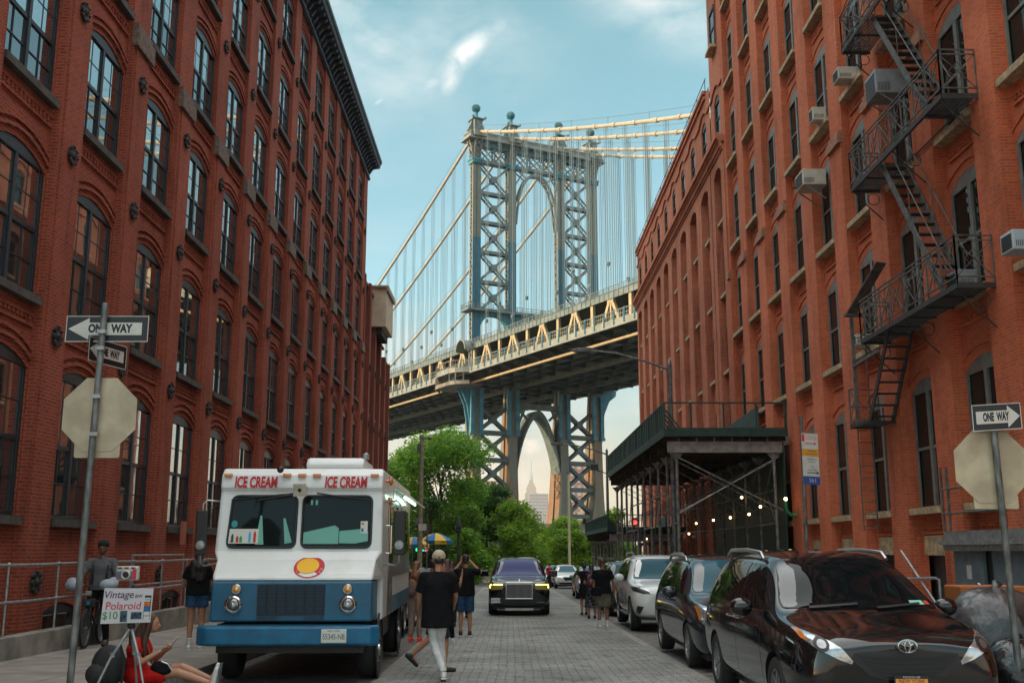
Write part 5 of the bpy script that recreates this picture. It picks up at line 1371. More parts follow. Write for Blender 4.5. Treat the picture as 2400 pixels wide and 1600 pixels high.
sedan(4.05, 50.6, 'silver car in the parking lane behind the woman in black', 'pSilver', PG)
sedan(4.05, 73.0, 'white compact crossover parked far up the street facing us', 'pWhite', PG, rz=.05, sc=1.05)
sedan(3.45, 80.5, 'pale car half hidden behind the white compact crossover', 'pSilver', PG, rz=.02, sc=1.02)
# vehicles on the left behind the truck
suv(-3.35, 23.6, 'black suv parked behind the ice cream truck', 'pBlack', 'std', 'cars parked along the left kerb')
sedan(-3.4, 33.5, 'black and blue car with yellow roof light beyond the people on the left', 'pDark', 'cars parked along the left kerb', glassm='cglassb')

# ---- the big black limousine suv driving towards us
LUX = [(0.00, .36, .84, .98, .80, .90, .82, .46), (0.05, .28, 1.00, 1.07, .92, .97, .90, .52), (0.22, .26, 1.06, 1.10, .96, .99, .93, .62), (0.8, .26, 1.10, 1.15, .97, 1.0, .94, .70), (1.5, .26, 1.14, 1.20, .97, 1.0, .945, .76),
       (1.85, .26, 1.16, 1.50, .97, 1.0, .945, .74), (2.2, .26, 1.17, 1.75, .97, 1.0, .945, .70), (2.8, .26, 1.18, 1.81, .97, 1.0, .945, .70), (4.2, .26, 1.18, 1.80, .97, 1.0, .94, .69), (4.9, .30, 1.16, 1.62, .95, .98, .93, .67), (5.25, .36, 1.08, 1.28, .92, .95, .90, .66), (5.34, .42, 1.0, 1.1, .86, .9, .84, .6)]
r = place_car('luxury_suv', .30, 34.4, 'large black luxury suv with chrome slatted grille and yellow light strips driving towards us', 'suv')
W = [(.92, .40), (4.2, .40)]
me, sk = car_body(LUX, W, .40, 1.0, 'pBlue'); link('body', me, r); add_wheels(r, W, .40, .99, .27, 7)
M['wsblue'] = mat('painted_sky_windscreen', (0.050, 0.065, 0.18), 0.05, ior=1.15)  # bluish sky reflection painted as base colour, the glass hardly mirrors
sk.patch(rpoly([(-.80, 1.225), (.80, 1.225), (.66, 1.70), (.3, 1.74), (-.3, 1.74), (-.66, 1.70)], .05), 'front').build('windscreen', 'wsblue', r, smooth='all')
side_glass(sk, r, [[(1.9, 1.21), (2.9, 1.22), (2.9, 1.68), (2.3, 1.66)], [(2.98, 1.22), (4.5, 1.24), (4.4, 1.66), (2.98, 1.69)]])
g = empty('grille', parent=r); MB().box(-.40, .40, -.055, .0, .56, .97).build('backing', 'black', g)
fr = MB(); fr.box(-.44, .44, -.10, .02, .97, 1.055).box(-.44, -.40, -.095, .01, .55, .969).box(.40, .44, -.095, .01, .55, .969).box(-.44, .44, -.096, .01, .52, .549); fr.build('frame', 'chrome', g, bevel=.012)
vm = MB()
for k in range(22): x = -.385 + k * .0367; vm.box(x - .006, x + .006, -.085, -.056, .552, .967)
vm.build('vane', 'rim', g)
MB().tube([(0, -.06, 1.06), (0, -.05, 1.11), (0, -.02, 1.14), (0, .03, 1.13)], [.02, .014, .012, .003], 6).build('ornament', 'chrome', r, smooth=True)
for sg in (-1, 1):
    h = sk.patch(rpoly([(sg * .52, .985), (sg * .94, .985), (sg * .94, .80), (sg * .52, .82)], .02), 'front', .006).build('headlight', 'drlg', r, smooth='all')
    sk.line([(sg * .53, .965), (sg * .90, .965), (sg * .925, .93), (sg * .925, .86)], 'front', .028, .014).build('light_strip', 'drl', h)
    MB().box(sg * 1.17 - .14, sg * 1.17 + .14, 1.9, 2.02, 1.18, 1.38).bar((sg * .96, 1.98, 1.2), (sg * 1.1, 1.96, 1.24), .05, .04).build('wing_mirror', 'pBlack', r, bevel=.03)
    sk.line([(sg * .55, .42), (sg * .85, .42)], 'front', .014, .01).build('trim', 'chrome', r)
    MB().tube([(sg * .66, 2.5, 1.80), (sg * .665, 2.6, 1.84), (sg * .665, 4.3, 1.84), (sg * .66, 4.4, 1.78)], .014, 6).build('roof_rail', 'alum', r, smooth=True)
sk.patch(rpoly([(-.80, .50), (.80, .50), (.74, .30), (-.74, .30)], .04), 'front', .006).build('lower_grille', 'black', r, smooth='all')
p = empty('licence_plate', parent=r); MB().box(-.90, -.61, -.06, -.045, .40, .56).build('face', 'plate', p); text_mesh('lettering', 'LRR-1795', .075, 'ink', p, lambda u, v: (u - .755, -.0615, .475 + v))
MB().box(-.45, .45, -.10, -.02, .17, .24).build('skid_plate', 'alum', r)
MB().box(-.8, .8, .15, 5.1, .2, .28).build('underbody', 'black', r)

# ------------------------------------------------------------------ ice cream truck
M['twhite'] = mat('white_truck_paint', (0.66, 0.66, 0.64), 0.35, vs=1.6, coat=.3, c2=(0.44, 0.42, 0.38), lo=.55, hi=.85, bump=.15, bs=3)
M['tblue'] = mat('blue_truck_paint', (0.002, 0.080, 0.150), 0.45, var=.2, vs=3, coat=.1)
M['tblue2'] = mat('blue_bumper_paint', (0.005, 0.105, 0.205), 0.45, var=.2, vs=5)
M['tred'] = mat('red_lettering', (0.48, 0.012, 0.02), 0.5)
M['tsteel'] = mat('polished_steel_panel', (0.42, 0.40, 0.37), 0.22, 0.9, var=.2, vs=1.2)
M['tyellow'] = mat('yellow_print', (0.80, 0.42, 0.015), 0.5)
M['tglass'] = mat('truck_windscreen', (0.006, 0.011, 0.011), 0.04, ior=1.32)
M['mint'] = mat('mint_reflection_and_tag', (0.13, 0.36, 0.29), 0.5)
T = empty('ice_cream_truck', (-3.0, 14.75, gz(14.75) + .008), radians(1.6), 'white ice cream truck with blue nose and bumper parked at the left kerb', 'truck')
def shell(prof, hw0, m, name, y_off=0, hw_fn=None, bevel=.05):
    mb = MB(); n = len(prof); hwf = hw_fn or (lambda y, z: hw0)
    vs = [(-hwf(y, z), y, z) for y, z in prof] + [(hwf(y, z), y, z) for y, z in prof]
    tri = tessellate_polygon([[Vector((y, z, 0)) for y, z in prof]])
    mb.add(vs, [tuple(range(n)), tuple(reversed(range(n, 2 * n)))] + [(i, (i + 1) % n, n + (i + 1) % n, n + i) for i in range(n)])
    return mb.build(name, m, T, bevel=bevel)
hwf = lambda y, z: 1.10 if y < .3 else (1.13 if z < 1.75 and y < .6 else 1.17)
body = shell([(.05, 1.38), (.10, 1.47), (.34, 1.66), (.44, 1.78), (.56, 2.62), (.52, 2.68), (.56, 2.86), (.68, 2.96), (6.5, 2.96), (6.55, .80), (.9, .80), (.9, 1.38)], 1.13, 'twhite', 'body', hw_fn=hwf, bevel=.07)
shell([(0, .83), (.02, 1.375), (.85, 1.375), (.85, .83)], 1.10, 'tblue', 'nose', bevel=.03)
bp = MB(); bp.prism([(-1.24, -.10), (-1.10, -.22), (1.12, -.22), (1.22, -.10), (1.22, .02), (-1.24, .02)], .53, .26, lambda u, v, w: (u, v, w)); bp.build('bumper', 'tblue2', T, bevel=.035)
MB().box(-1.0, 1.0, .05, 6.4, .42, .80).build('chassis', 'black', T)
gl = MB()
for (a, b_) in ((-1.02, -.055), (.035, 1.02)):
    pts = rpoly([(a, 1.83), (b_, 1.83), (b_ - (.0 if b_ > 0 else 0), 2.56), (a + (.04 if a < -.5 else 0), 2.56)], .09, 4)
    fy = lambda z: .44 + (z - 1.78) * .143
    o = MB(); o.prism([(u, v) for u, v in pts], -.012, .008, lambda u, v, w: (u, fy(v) + w, v)); o.build('windscreen', 'tglass', T)
    sr = MB(); sr.tube([(u, fy(v) - .012, v) for u, v in pts + pts[:1]], .018, 6); sr.build('window_seal', 'black', T, smooth=True)
# what shows in the windscreens: pale reflections of paper and dash painted on the glass
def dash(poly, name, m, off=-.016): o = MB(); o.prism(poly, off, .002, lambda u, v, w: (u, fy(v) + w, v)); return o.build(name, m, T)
dash([(.06, 1.88), (.06, 2.04), (.50, 2.14), (.56, 2.10), (.56, 1.88)], 'painted_dash_reflection', 'mint'); dash([(.57, 1.89), (.57, 2.06), (.90, 2.09), (.98, 2.05), (.98, 1.92), (.80, 1.885)], 'painted_dash_reflection', 'mint')
dash([(-.62, 1.87), (-.57, 2.28), (-.545, 2.28), (-.50, 1.87)], 'painted_reflection_strip', 'mint'); dash([(-.20, 1.88), (-.24, 2.24), (-.21, 2.24), (-.10, 1.9)], 'painted_reflection_strip', 'mint')
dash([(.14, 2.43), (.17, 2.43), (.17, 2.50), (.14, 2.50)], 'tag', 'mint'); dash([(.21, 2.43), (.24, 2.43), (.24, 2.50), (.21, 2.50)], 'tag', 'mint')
dash([(-.98 + .045 * cos(a) + .05, 2.16 + .05 * sin(a)) for a in [i * pi / 6 for i in range(12)]], 'round_sticker', mat('teal_sticker', (0.02, .25, .25), .5))
ps = empty('drinks_poster', parent=T)
o = MB(); o.prism([(-1.0, 1.885), (-.58, 1.885), (-.58, 2.09), (-1.0, 2.09)], -.018, .002, lambda u, v, w: (u, fy(v) + w, v)); o.build('sheet', 'plate', ps)
for cx, h, m_ in ((-.875, .09, 'tred'), (-.825, .09, mat('green_can', (0.02, .25, .05), .5)), (-.70, .15, mat('blue_bottle', (0.05, .35, .6), .5)), (-.63, .16, 'tred'), (-.96, .03, 'amber'), (-.945, .12, 'pBlue')):
    o = MB(); o.prism(rpoly([(cx - .018, 1.90), (cx + .018, 1.90), (cx + .018, 1.90 + h * .75), (cx + .006, 1.90 + h), (cx - .006, 1.90 + h), (cx - .018, 1.90 + h * .75)], .006), -.022, .003, lambda u, v, w: (u, fy(v) + w, v)); o.build('picture', m_, ps)
o = MB(); o.prism([(.87, 2.03), (.97, 2.03), (.97, 2.20), (.87, 2.20)], -.018, .002, lambda u, v, w: (u, fy(v) + w, v)); cs = o.build('card_sticker', 'plate', T)
o = MB(); o.prism([(.88, 2.05), (.915, 2.05), (.915, 2.10), (.88, 2.10)], -.022, .003, lambda u, v, w: (u, fy(v) + w, v)); o.build('print', 'tblue2', cs)
o = MB(); o.prism([(.88, 2.15), (.92, 2.15), (.92, 2.18), (.88, 2.18)], -.022, .003, lambda u, v, w: (u, fy(v) + w, v)); o.build('print', 'amber', cs)
for u0, tx in ((-.66, 'ICE CREAM'), (.635, 'ICE CREAM')):
    text_mesh('lettering', tx, .215, 'tred', T, lambda u, v, u0=u0: (u + u0, .505, 2.748 + v), bold=.008, italic=.12, sx=.57)
for u in (-1.06, -.215, .0, .215, 1.05): MB().box(u - .06, u + .06, .50, .54, 2.83, 2.88).build('marker_light', 'amber', T, bevel=.01)
# bonnet line, grille, lamps
MB().box(-1.08, 1.08, .395, .42, 1.712, 1.722).build('seam', 'black', T)
g = empty('grille', parent=T); MB().box(-.46, .46, -.008, .0, .92, 1.33).build('backing', 'black', g)
lm = MB()
for k in range(17):
    z = .935 + k * .0238
    for c in range(7): x = -.45 + c * .13; lm.box(x + (k % 2) * .02, x + .118, -.03, -.009, z, z + .011)
lm.build('louvre', mat('dark_blue_louvre', (0.006, 0.04, 0.075), .5), g)
for (a, b_) in ((-.46, -.18), (.18, .46)):
    v = MB()
    for k in range(3): v.box(a, b_, -.006, .0, .855 + k * .02, .863 + k * .02)
    v.build('vent', 'black', T)
for sg in (-1, 1):
    h = empty('headlight', (sg * .78, 0, 1.06), parent=T)
    MB().lathe([(.105, 0), (.118, -.03), (.100, -.045), (.095, -.02)], n=24, axis='y').build('bezel', 'chrome', h, smooth=True)
    MB().lathe([(.095, -.012), (.085, -.04), (.05, -.055), (0, -.062)], n=24, axis='y').build('glass', mat('sealed_beam', (.18, .18, .18), .08, .8, coat=1), h, smooth='all')
    h = empty('indicator', (sg * .75 + (.02 if sg > 0 else 0), 0, 1.265), parent=T)
    MB().lathe([(.062, 0), (.07, -.02), (.058, -.03)], n=20, axis='y').build('bezel', 'alum', h, smooth=True); MB().lathe([(.058, -.01), (.045, -.035), (0, -.045)], n=20, axis='y').build('lens', mat('pale_amber', (.55, .26, .03), .2, coat=1), h, smooth='all')
# roundel on the bonnet: yellow disc with a red lettered ring
rd = empty('roundel', parent=T)
def onhood(u, v, w=0): z = 1.57 + v * .62; y = .10 + (z - 1.47) * 1.26 if z > 1.47 else .10 - (1.47 - z) * .5; return (u, y - .004 - w, z + .002)
def disc(cx, cz, a, b_, w, m_, nm):
    mb = MB(); n = 28; pts = [onhood(cx + cos(2 * pi * i / n) * a, cz + sin(2 * pi * i / n) * b_, w) for i in range(n)]; mb.add([onhood(cx, cz, w)] + pts, [(0, 1 + i, 1 + (i + 1) % n) for i in range(n)]); return mb.build(nm, m_, rd)
disc(.20, -.02, .215, .235, .004, 'tred', 'ring'); disc(.18, .01, .155, .165, .008, 'tyellow', 'disc')
for i, ch in enumerate('ICE CREAM'):
    a = radians(-150 + i * 17); text_mesh('letter', ch, .05, 'plate', rd, lambda u, v, a=a: onhood(.20 + cos(a) * .186 + u * .9, -.02 + sin(a) * .20 + v * 1.2, .010)) if ch != ' ' else None
# roof air conditioner, loudspeaker horn, lamps
ac = shell([(1.6, 2.97), (1.5, 3.10), (1.62, 3.2), (2.9, 3.2), (3.05, 3.10), (3.0, 2.97)], .45, 'twhite', 'roof_air_conditioner', bevel=.05)
ac.location = (.33, 0, 0)
MB().cyl((.6, 3.4, 2.9), (.6, 3.4, 3.35), .03).lathe([(.06, 3.33), (.06, 3.42), (0, 3.45)], (.6, 3.4, 0), 10).build('roof_pipe', 'galv', T)
hn = MB(); vs = []
for (h_, y) in ((.11, -.02), (.105, .0), (.05, .10), (.03, .20)): vs += [(-h_ * .9, y, -h_ * .8), (h_ * .9, y, -h_ * .8), (h_ * .9, y, h_ * .8), (-h_ * .9, y, h_ * .8)]
hn.add(vs, [(i * 4 + j, i * 4 + (j + 1) % 4, i * 4 + 4 + (j + 1) % 4, i * 4 + 4 + j) for i in range(3) for j in range(4)] + [(12, 13, 14, 15), (3, 2, 1, 0)])
h = hn.build('loudspeaker', mat('old_cream_plastic', (.42, .38, .30), .5, var=.2, vs=9), T, loc=(.02, .28, 2.63)); h.rotation_euler = (radians(8), 0, radians(-14)); 
MB().lathe([(.03, -.022), (.02, -.028), (0, -.03)], n=10, axis='y').build('throat', 'iron', h)
MB().sphere((0, 0, 0), .05, 10, 8).cyl((0, 0, 0), (0, .1, .04), .02).build('camera', 'black', T, loc=(-.30, .42, 2.93), smooth=True)
wp = MB(); wp.bar((-.10, .52, 2.585), (-.62, .50, 2.50), .02); wp.bar((-.10, .52, 2.60), (-1.0, .50, 2.50), .012); wp.bar((.22, .52, 2.60), (.70, .50, 2.53), .02); wp.bar((.22, .52, 2.6), (1.0, .50, 2.50), .012); wp.build('wiper', 'black', T)
pl = empty('licence_plate', parent=T); MB().box(.46, .80, -.245, -.222, .57, .75).build('face', 'plate', pl, bevel=.01); text_mesh('lettering', '55345-NB', .10, 'ink', pl, lambda u, v: (u + .63, -.2465, .65 + v), sx=.72); text_mesh('lettering', 'NEW YORK', .032, 'ink', pl, lambda u, v: (u + .63, -.2465, .73 + v))
# wheels
tm, rm = wheel_meshes(.40, .26, 5)
hub = MB(); hub.lathe([(.27, .06), (.26, .12), (.18, .125), (.15, .05), (.09, .05), (.08, .16), (0, .18)], n=24, axis='x')
for k in range(10): a = 2 * pi * k / 10; hub.cyl((.10, cos(a) * .20, sin(a) * .20), (.155, cos(a) * .20, sin(a) * .20), .018, n=8)
hubm = hub.mesh('rim', 'chrome', smooth=True)
for wy in (1.0, 4.75):
    for sg in (-1, 1): wh = link('wheel', tm, T, (sg * .98, wy, .40), 0 if sg > 0 else pi); link('rim', hubm, wh)
# street side: sliding door, steel panels, awning with tube light, mirrors
sd = empty('side_door', parent=T); MB().box(1.13, 1.145, .95, 1.75, .85, 2.55).build('opening', 'black', sd)
MB().box(1.172, 1.19, 1.62, 2.35, .82, 2.6).build('panel', 'tsteel', sd, bevel=.01); MB().box(1.19, 1.2, 1.7, 2.27, 1.6, 2.45).build('pane', 'cglass', sd)
MB().tube([(1.19, 1.05, 1.75), (1.26, 1.05, 1.75), (1.26, 1.05, 2.15), (1.19, 1.05, 2.15)], .014, 8).build('grab_handle', 'chrome', sd, smooth=True)
MB().box(1.172, 1.182, 2.4, 6.45, 1.38, 2.9).build('steel_side', 'tsteel', T)
MB().box(1.172, 1.186, 2.4, 6.45, .82, 1.08).build('side_band', 'tblue', T)
for wy in (1.0, 4.75): MB().lathe([(.47, 0), (.47, .02), (.44, .02), (.44, 0)], (1.12, wy, .44), 24, 'x').build('wheel_arch', 'black', T)
hs = MB(); hs.box(1.182, 1.2, 3.1, 5.6, 1.75, 2.5); hs.build('serving_window', 'cglass', T)
aw = empty('awning', parent=T); MB().prism([(1.17, 2.86), (1.50, 2.62), (1.50, 2.58), (1.17, 2.80)], 2.7, 3.2, lambda u, v, w: (u, w, v)).build('canopy', 'tsteel', aw)
MB().cyl((1.32, 2.9, 2.655), (1.32, 5.7, 2.655), .02).build('tube_light', mat('lit_tube', (.7, .9, .8), .4, emit=(.65, 1.0, .85), es=4.0), aw)
for sg in (-1, 1):
    m_ = MB(); x = sg * 1.17; xo = sg * 1.42
    m_.tube([(x, .75, 2.48), (xo - sg * .05, .62, 2.50), (xo, .60, 2.45), (xo, .60, 1.62), (xo - sg * .05, .62, 1.57), (x, .75, 1.60)], .014, 8)
    mr = m_.build('wing_mirror', 'alum', T, smooth=True)
    MB().box(xo - .085, xo + .085, .56, .60, 1.72, 2.36).build('housing', 'black', mr, bevel=.02); MB().lathe([(.07, 0), (.06, -.02), (0, -.03)], (xo, .555, 1.86), 16, 'y').build('round_mirror', 'galv', mr, smooth=True)
for z in (2.80, 2.50): MB().sphere((1.25, .95, z), .055, 10, 8, (.6, 1, 1.2)).cyl((1.15, .95, z), (1.22, .95, z), .02).build('side_lamp', 'amber', T, smooth=True)
MB().box(-1.0, 1.0, 6.56, 6.6, .6, .9).build('rear_bumper', 'black', T)
# ------------------------------------------------------------------ street furniture
M['signblack'] = mat('sign_black', (0.012, 0.012, 0.014), 0.45); M['signwhite'] = mat('sign_white', (0.50, 0.48, 0.44), 0.5, var=.08, vs=6)
M['signback'] = mat('weathered_sign_back', (0.47, 0.39, 0.27), 0.6, var=.3, vs=4, c2=(0.33, 0.27, 0.18))
M['shedgreen'] = mat('dark_green_plywood', (0.012, 0.040, 0.032), 0.6, var=.35, vs=4)
M['shedpost'] = mat('scaffold_steel', (0.20, 0.19, 0.175), 0.55, .4, var=.4, vs=5)
M['shedpale'] = mat('pale_scaffold_beam', (0.26, 0.22, 0.20), 0.6, var=.3, vs=4)
M['wooddark'] = mat('dark_timber', (0.045, 0.030, 0.020), 0.8, var=.4, vs=6)
M['bulb'] = mat('lit_bulb', (1, .9, .6), .3, emit=(1.0, 0.68, 0.30), es=5.0)
M['redlamp'] = mat('lit_red_lamp', (1, .05, .05), .3, emit=(1.0, 0.02, 0.02), es=5.0)
M['grn'] = mat('green_hose', (0.01, .22, .07), .5)
M['mirrorglass'] = mat('mirror_glass', (.5, .5, .5), .03, 1.0)
def fr3(c, ex, n):      # local frame: ex across, z up, n = outward
    c, ex, n = Vector(c), Vector(ex).normalized(), Vector(n).normalized(); up = Vector((0, 0, 1))
    return lambda u, v, w=0: c + ex * u + up * v + n * w
def arrow_sign(root, c, ex, n, W, H_, left, name='one_way_sign'):
    f = fr3(c, ex, n); s = MB(); s.prism(rpoly([(-W / 2, -H_ / 2), (W / 2, -H_ / 2), (W / 2, H_ / 2), (-W / 2, H_ / 2)], .02), 0, .004, f)
    p = s.build(name, 'signblack', root)
    b_ = MB()
    for a in ([(-W / 2, -H_ / 2), (W / 2, -H_ / 2), (W / 2, -H_ / 2 + .008), (-W / 2, -H_ / 2 + .008)], [(-W / 2, H_ / 2 - .008), (W / 2, H_ / 2 - .008), (W / 2, H_ / 2), (-W / 2, H_ / 2)],
              [(-W / 2, -H_ / 2 + .008), (-W / 2 + .008, -H_ / 2 + .008), (-W / 2 + .008, H_ / 2 - .008), (-W / 2, H_ / 2 - .008)], [(W / 2 - .008, -H_ / 2 + .008), (W / 2, -H_ / 2 + .008), (W / 2, H_ / 2 - .008), (W / 2 - .008, H_ / 2 - .008)]): b_.prism(a, .0045, .001, f)
    b_.build('border', 'signwhite', p)
    k = -1 if left else 1; a = [(-.42, -.24), (.22, -.24), (.22, -.42), (.47, 0), (.22, .42), (.22, .24), (-.42, .24)]
    ar = MB(); ar.prism([(k * u * W, v * H_) for u, v in a], .0045, .002, f); ar.build('arrow', 'signwhite', p)
    text_mesh('lettering', 'ONE  WAY', H_ * .43, 'signblack', p, lambda u, v: f(u + (.035 if left else -.02) * W, v, .0075), bold=.007, sx=.76 * (W / H_) / 3.1)
def octagon(root, c, R_, yaw=0.0, plate=None, roll=0.0):
    f = fr3(c, (cos(yaw), sin(yaw), 0), (sin(yaw), -cos(yaw), 0)); s = MB()
    s.prism([(cos(pi / 8 + i * pi / 4 + roll) * R_ * 1.0824, sin(pi / 8 + i * pi / 4 + roll) * R_ * 1.0824) for i in range(8)], -.004, .004, f); o = s.build('stop_sign', 'signback', root)
    if plate:
        x0, x1, z0, z1 = plate; p = MB(); p.prism(rpoly([(x0, z0), (x1, z0), (x1, z1), (x0, z1)], .02), -.010, .004, f); p.build('lower_plate', 'signback', root)
sp = empty('sign_pole', (-4.41, 11, gz(11) + SW), label='leaning grey post with two left pointing one way signs and a pale octagon sign back', cat='sign')
def loc_(root, mb, name, m, **k):
    o = mb.build(name, m, None, **k); o.parent = root; o.matrix_parent_inverse = Matrix.Translation(root.location).inverted(); return o
def reparent(root):
    for ch in root.children: ch.matrix_parent_inverse = Matrix.Translation(root.location).inverted()
MB().tube([(-4.43, 11, gz(11) + SW), (-4.37, 11, 4.2)], [.036, .034], 12).lathe([(.036, 4.19), (.03, 4.22), (0, 4.225)], (-4.37, 11, 0), 12).build('post', 'pole', sp, smooth=True)
arrow_sign(sp, (-4.345, 11.045, 3.945), (1, 0, 0.0), (0, -1, 0), .89, .285, True)
arrow_sign(sp, (-4.42, 11.30, 3.725), (.17, .63, 0), (.63, -.17, 0), .66, .265, True)
octagon(sp, (-4.36, 11.05, 3.02), .39, 0, (-.24, .24, -.46, -.30))
for z in (3.9, 3.72, 3.2, 2.8): MB().box(-4.42, -4.33, 10.95, 11.0, z - .02, z + .02).build('clamp', 'galv', sp)
reparent(sp)
sr = empty('sign_pole', (5.27, 11.3, gz(11.3) + SW), label='grey post at the right edge, right pointing one way sign over a pale octagon', cat='sign')
MB().tube([(5.29, 11.3, gz(11.3) + SW), (5.25, 11.3, 2.86)], .036, 12).build('post', 'pole', sr, smooth=True)
arrow_sign(sr, (5.275, 11.26, 3.02), (1, 0, .06), (0, -1, 0), .535, .285, False)
octagon(sr, (5.21, 11.345, 2.50), .395, 0, (-.22, .26, -.46, -.30)); reparent(sr)
pk = empty('parking_sign', (5.6, 20, gz(20) + SW), label='tall post with white orange and blue parking rule signs on the right pavement', cat='sign')
MB().tube([(5.56, 20, gz(20) + SW), (5.60, 20, 4.14)], .036, 10).build('post', 'pole', pk, smooth=True)
f = fr3((5.73, 19.955, 0), (1, 0, -.06), (0, -1, 0))
def plate_(z0, z1, m, x0=-.16, x1=.155, w=0): q = MB(); q.prism(rpoly([(x0, z0), (x1, z0), (x1, z1), (x0, z1)], .015), w, .003, f); return q.build('plate', m, pk)
plate_(3.50, 3.80, 'signwhite'); plate_(3.37, 3.497, mat('orange_sign', (.62, .25, .01), .5)); plate_(2.985, 3.366, 'signwhite'); plate_(2.83, 2.98, mat('blue_sign', (.01, .05, .26), .5))
M['signred'] = mat('sign_red', (.55, .03, .04), .5)
for z0, z1, x0, x1, m in ((3.64, 3.78, -.155, -.10, 'signred'), (3.60, 3.615, -.10, .08, 'signred'), (3.045, 3.06, -.08, .10, 'signblack')): plate_(z0, z1, m, x0, x1, .004)
for tx, z, sz, m in (('Commercial', 3.74, .038, 'signred'), ('Vehicles Only', 3.70, .038, 'signred'), ('7AM-7PM', 3.46, .04, 'signblack'), ('Monday-Friday', 3.41, .035, 'signblack'), ('No Parking', 3.31, .04, 'signblack'), ('Anytime', 3.26, .04, 'signblack'), ('No', 3.17, .045, 'signblack'), ('Standing', 3.11, .045, 'signblack'), ('261', 2.905, .10, 'signwhite')):
    text_mesh('lettering', tx, sz, m, pk, lambda u, v: f(u + .02, z + v, .008))
for a in ((.08, 3.607, .045), (.10, 3.052, .045)): q = MB(); q.prism([(a[0], a[1] - .03), (a[0] + a[2], a[1]), (a[0], a[1] + .03)], .004, .003, f); q.build('arrow_head', 'signred' if a[1] > 3.3 else 'signblack', pk)
reparent(pk)

# ---- left wall and pipe railing
lw = tag(MB().box(-8.05, -7.8, 13.5, 56, -1.2, .28).build('low_wall', 'concrete', bevel=.015), 'low stained concrete wall carrying the pipe railing on the left', 'wall')
rl = empty('pipe_railing', (-7.92, 14, .28), label='galvanised two rail pipe railing on the low wall in front of the left warehouse', cat='railing')
m_ = MB()
for z in (1.38, .80): m_.tube([(-7.92, y, z + (.012 * sin(y)) ) for y in range(12, 45, 3)], .024, 8)
m_.build('rail', 'galv', rl, smooth=True)
y = 13.2
while y < 44: p = MB(); p.cyl((-7.92, y, .28), (-7.92, y, 1.38), .021, n=8).sphere((-7.92, y, 1.385), .036, 8, 6).sphere((-7.92, y, .8), .034, 8, 6); p.build('post', 'galv', rl, smooth=True); y += 1.86
reparent(rl)
r2 = empty('stair_railing', (-8.3, 24, .2), label='shorter pipe handrail behind the main railing near the warehouse door', cat='railing')
m_ = MB(); m_.tube([(-8.35, 23.6, .2), (-8.35, 23.6, 1.5), (-8.35, 27.3, 1.5), (-8.35, 27.3, .2)], .022, 8).tube([(-8.35, 23.6, .85), (-8.35, 27.3, .85)], .02, 8); m_.build('rail', 'galv', r2, smooth=True); reparent(r2)
# ---- right: grey doors, ledge, rails, handrail
dr = empty('metal_door_porch', (9.2, 21, -.1), label='grey metal double door porch with flat ledge on the right warehouse', cat='door')
MB().box(8.95, 9.52, 18.6, 22.25, 1.72, 1.80).box(9.02, 9.5, 18.7, 22.15, 1.60, 1.717).box(9.05, 9.5, 18.7, 22.15, 1.803, 1.99).build('ledge', 'galv', dr)
M['doorgrey'] = mat('grey_door_paint', (.10, .13, .15), .5, var=.25, vs=3)
for a, b_ in ((18.9, 20.25), (20.65, 22.0)): d_ = MB().box(9.16, 9.22, a, b_, -.12, 1.60).build('door', 'doorgrey', dr); MB().sphere((9.12, b_ - .15 if a < 20 else a + .15, .95), .045, 8, 6).build('knob', 'chrome', d_)
MB().box(9.24, 9.3, 18.7, 22.15, -.12, 1.6).build('opening', 'black', dr); MB().box(9.148, 9.158, 21.2, 21.4, 1.05, 1.32).build('notice', 'signwhite', dr)
reparent(dr)
rr = empty('balcony_rail', (9.1, 21, 2), label='grey rail frame standing on the porch ledge behind the octagon sign', cat='railing')
m_ = MB()
for z in (2.35, 2.85): m_.cyl((9.02, 18.7, z), (9.02, 22.0, z), .025, n=6)
for y in (21.7, 22.0): m_.cyl((9.02, y, 2.0), (9.02, y, 3.3), .03, n=6)
m_.build('rail', 'fireesc', rr); reparent(rr)
hr = empty('handrail', (8.3, 20, 0), label='bent galvanised handrail between the nearest minivan and the red wall', cat='railing')
MB().tube([(8.3, 24.3, .95), (8.3, 20.9, 1.08), (8.3, 20.7, 1.05), (8.3, 20.7, gz(20.7) + SW)], .028, 8).tube([(8.3, 24.3, .45), (8.3, 20.7, .48)], .025, 8).tube([(8.3, 22.6, 1.6), (8.3, 20.3, .2)], .025, 8).build('rail', 'galv', hr, smooth=True); reparent(hr)

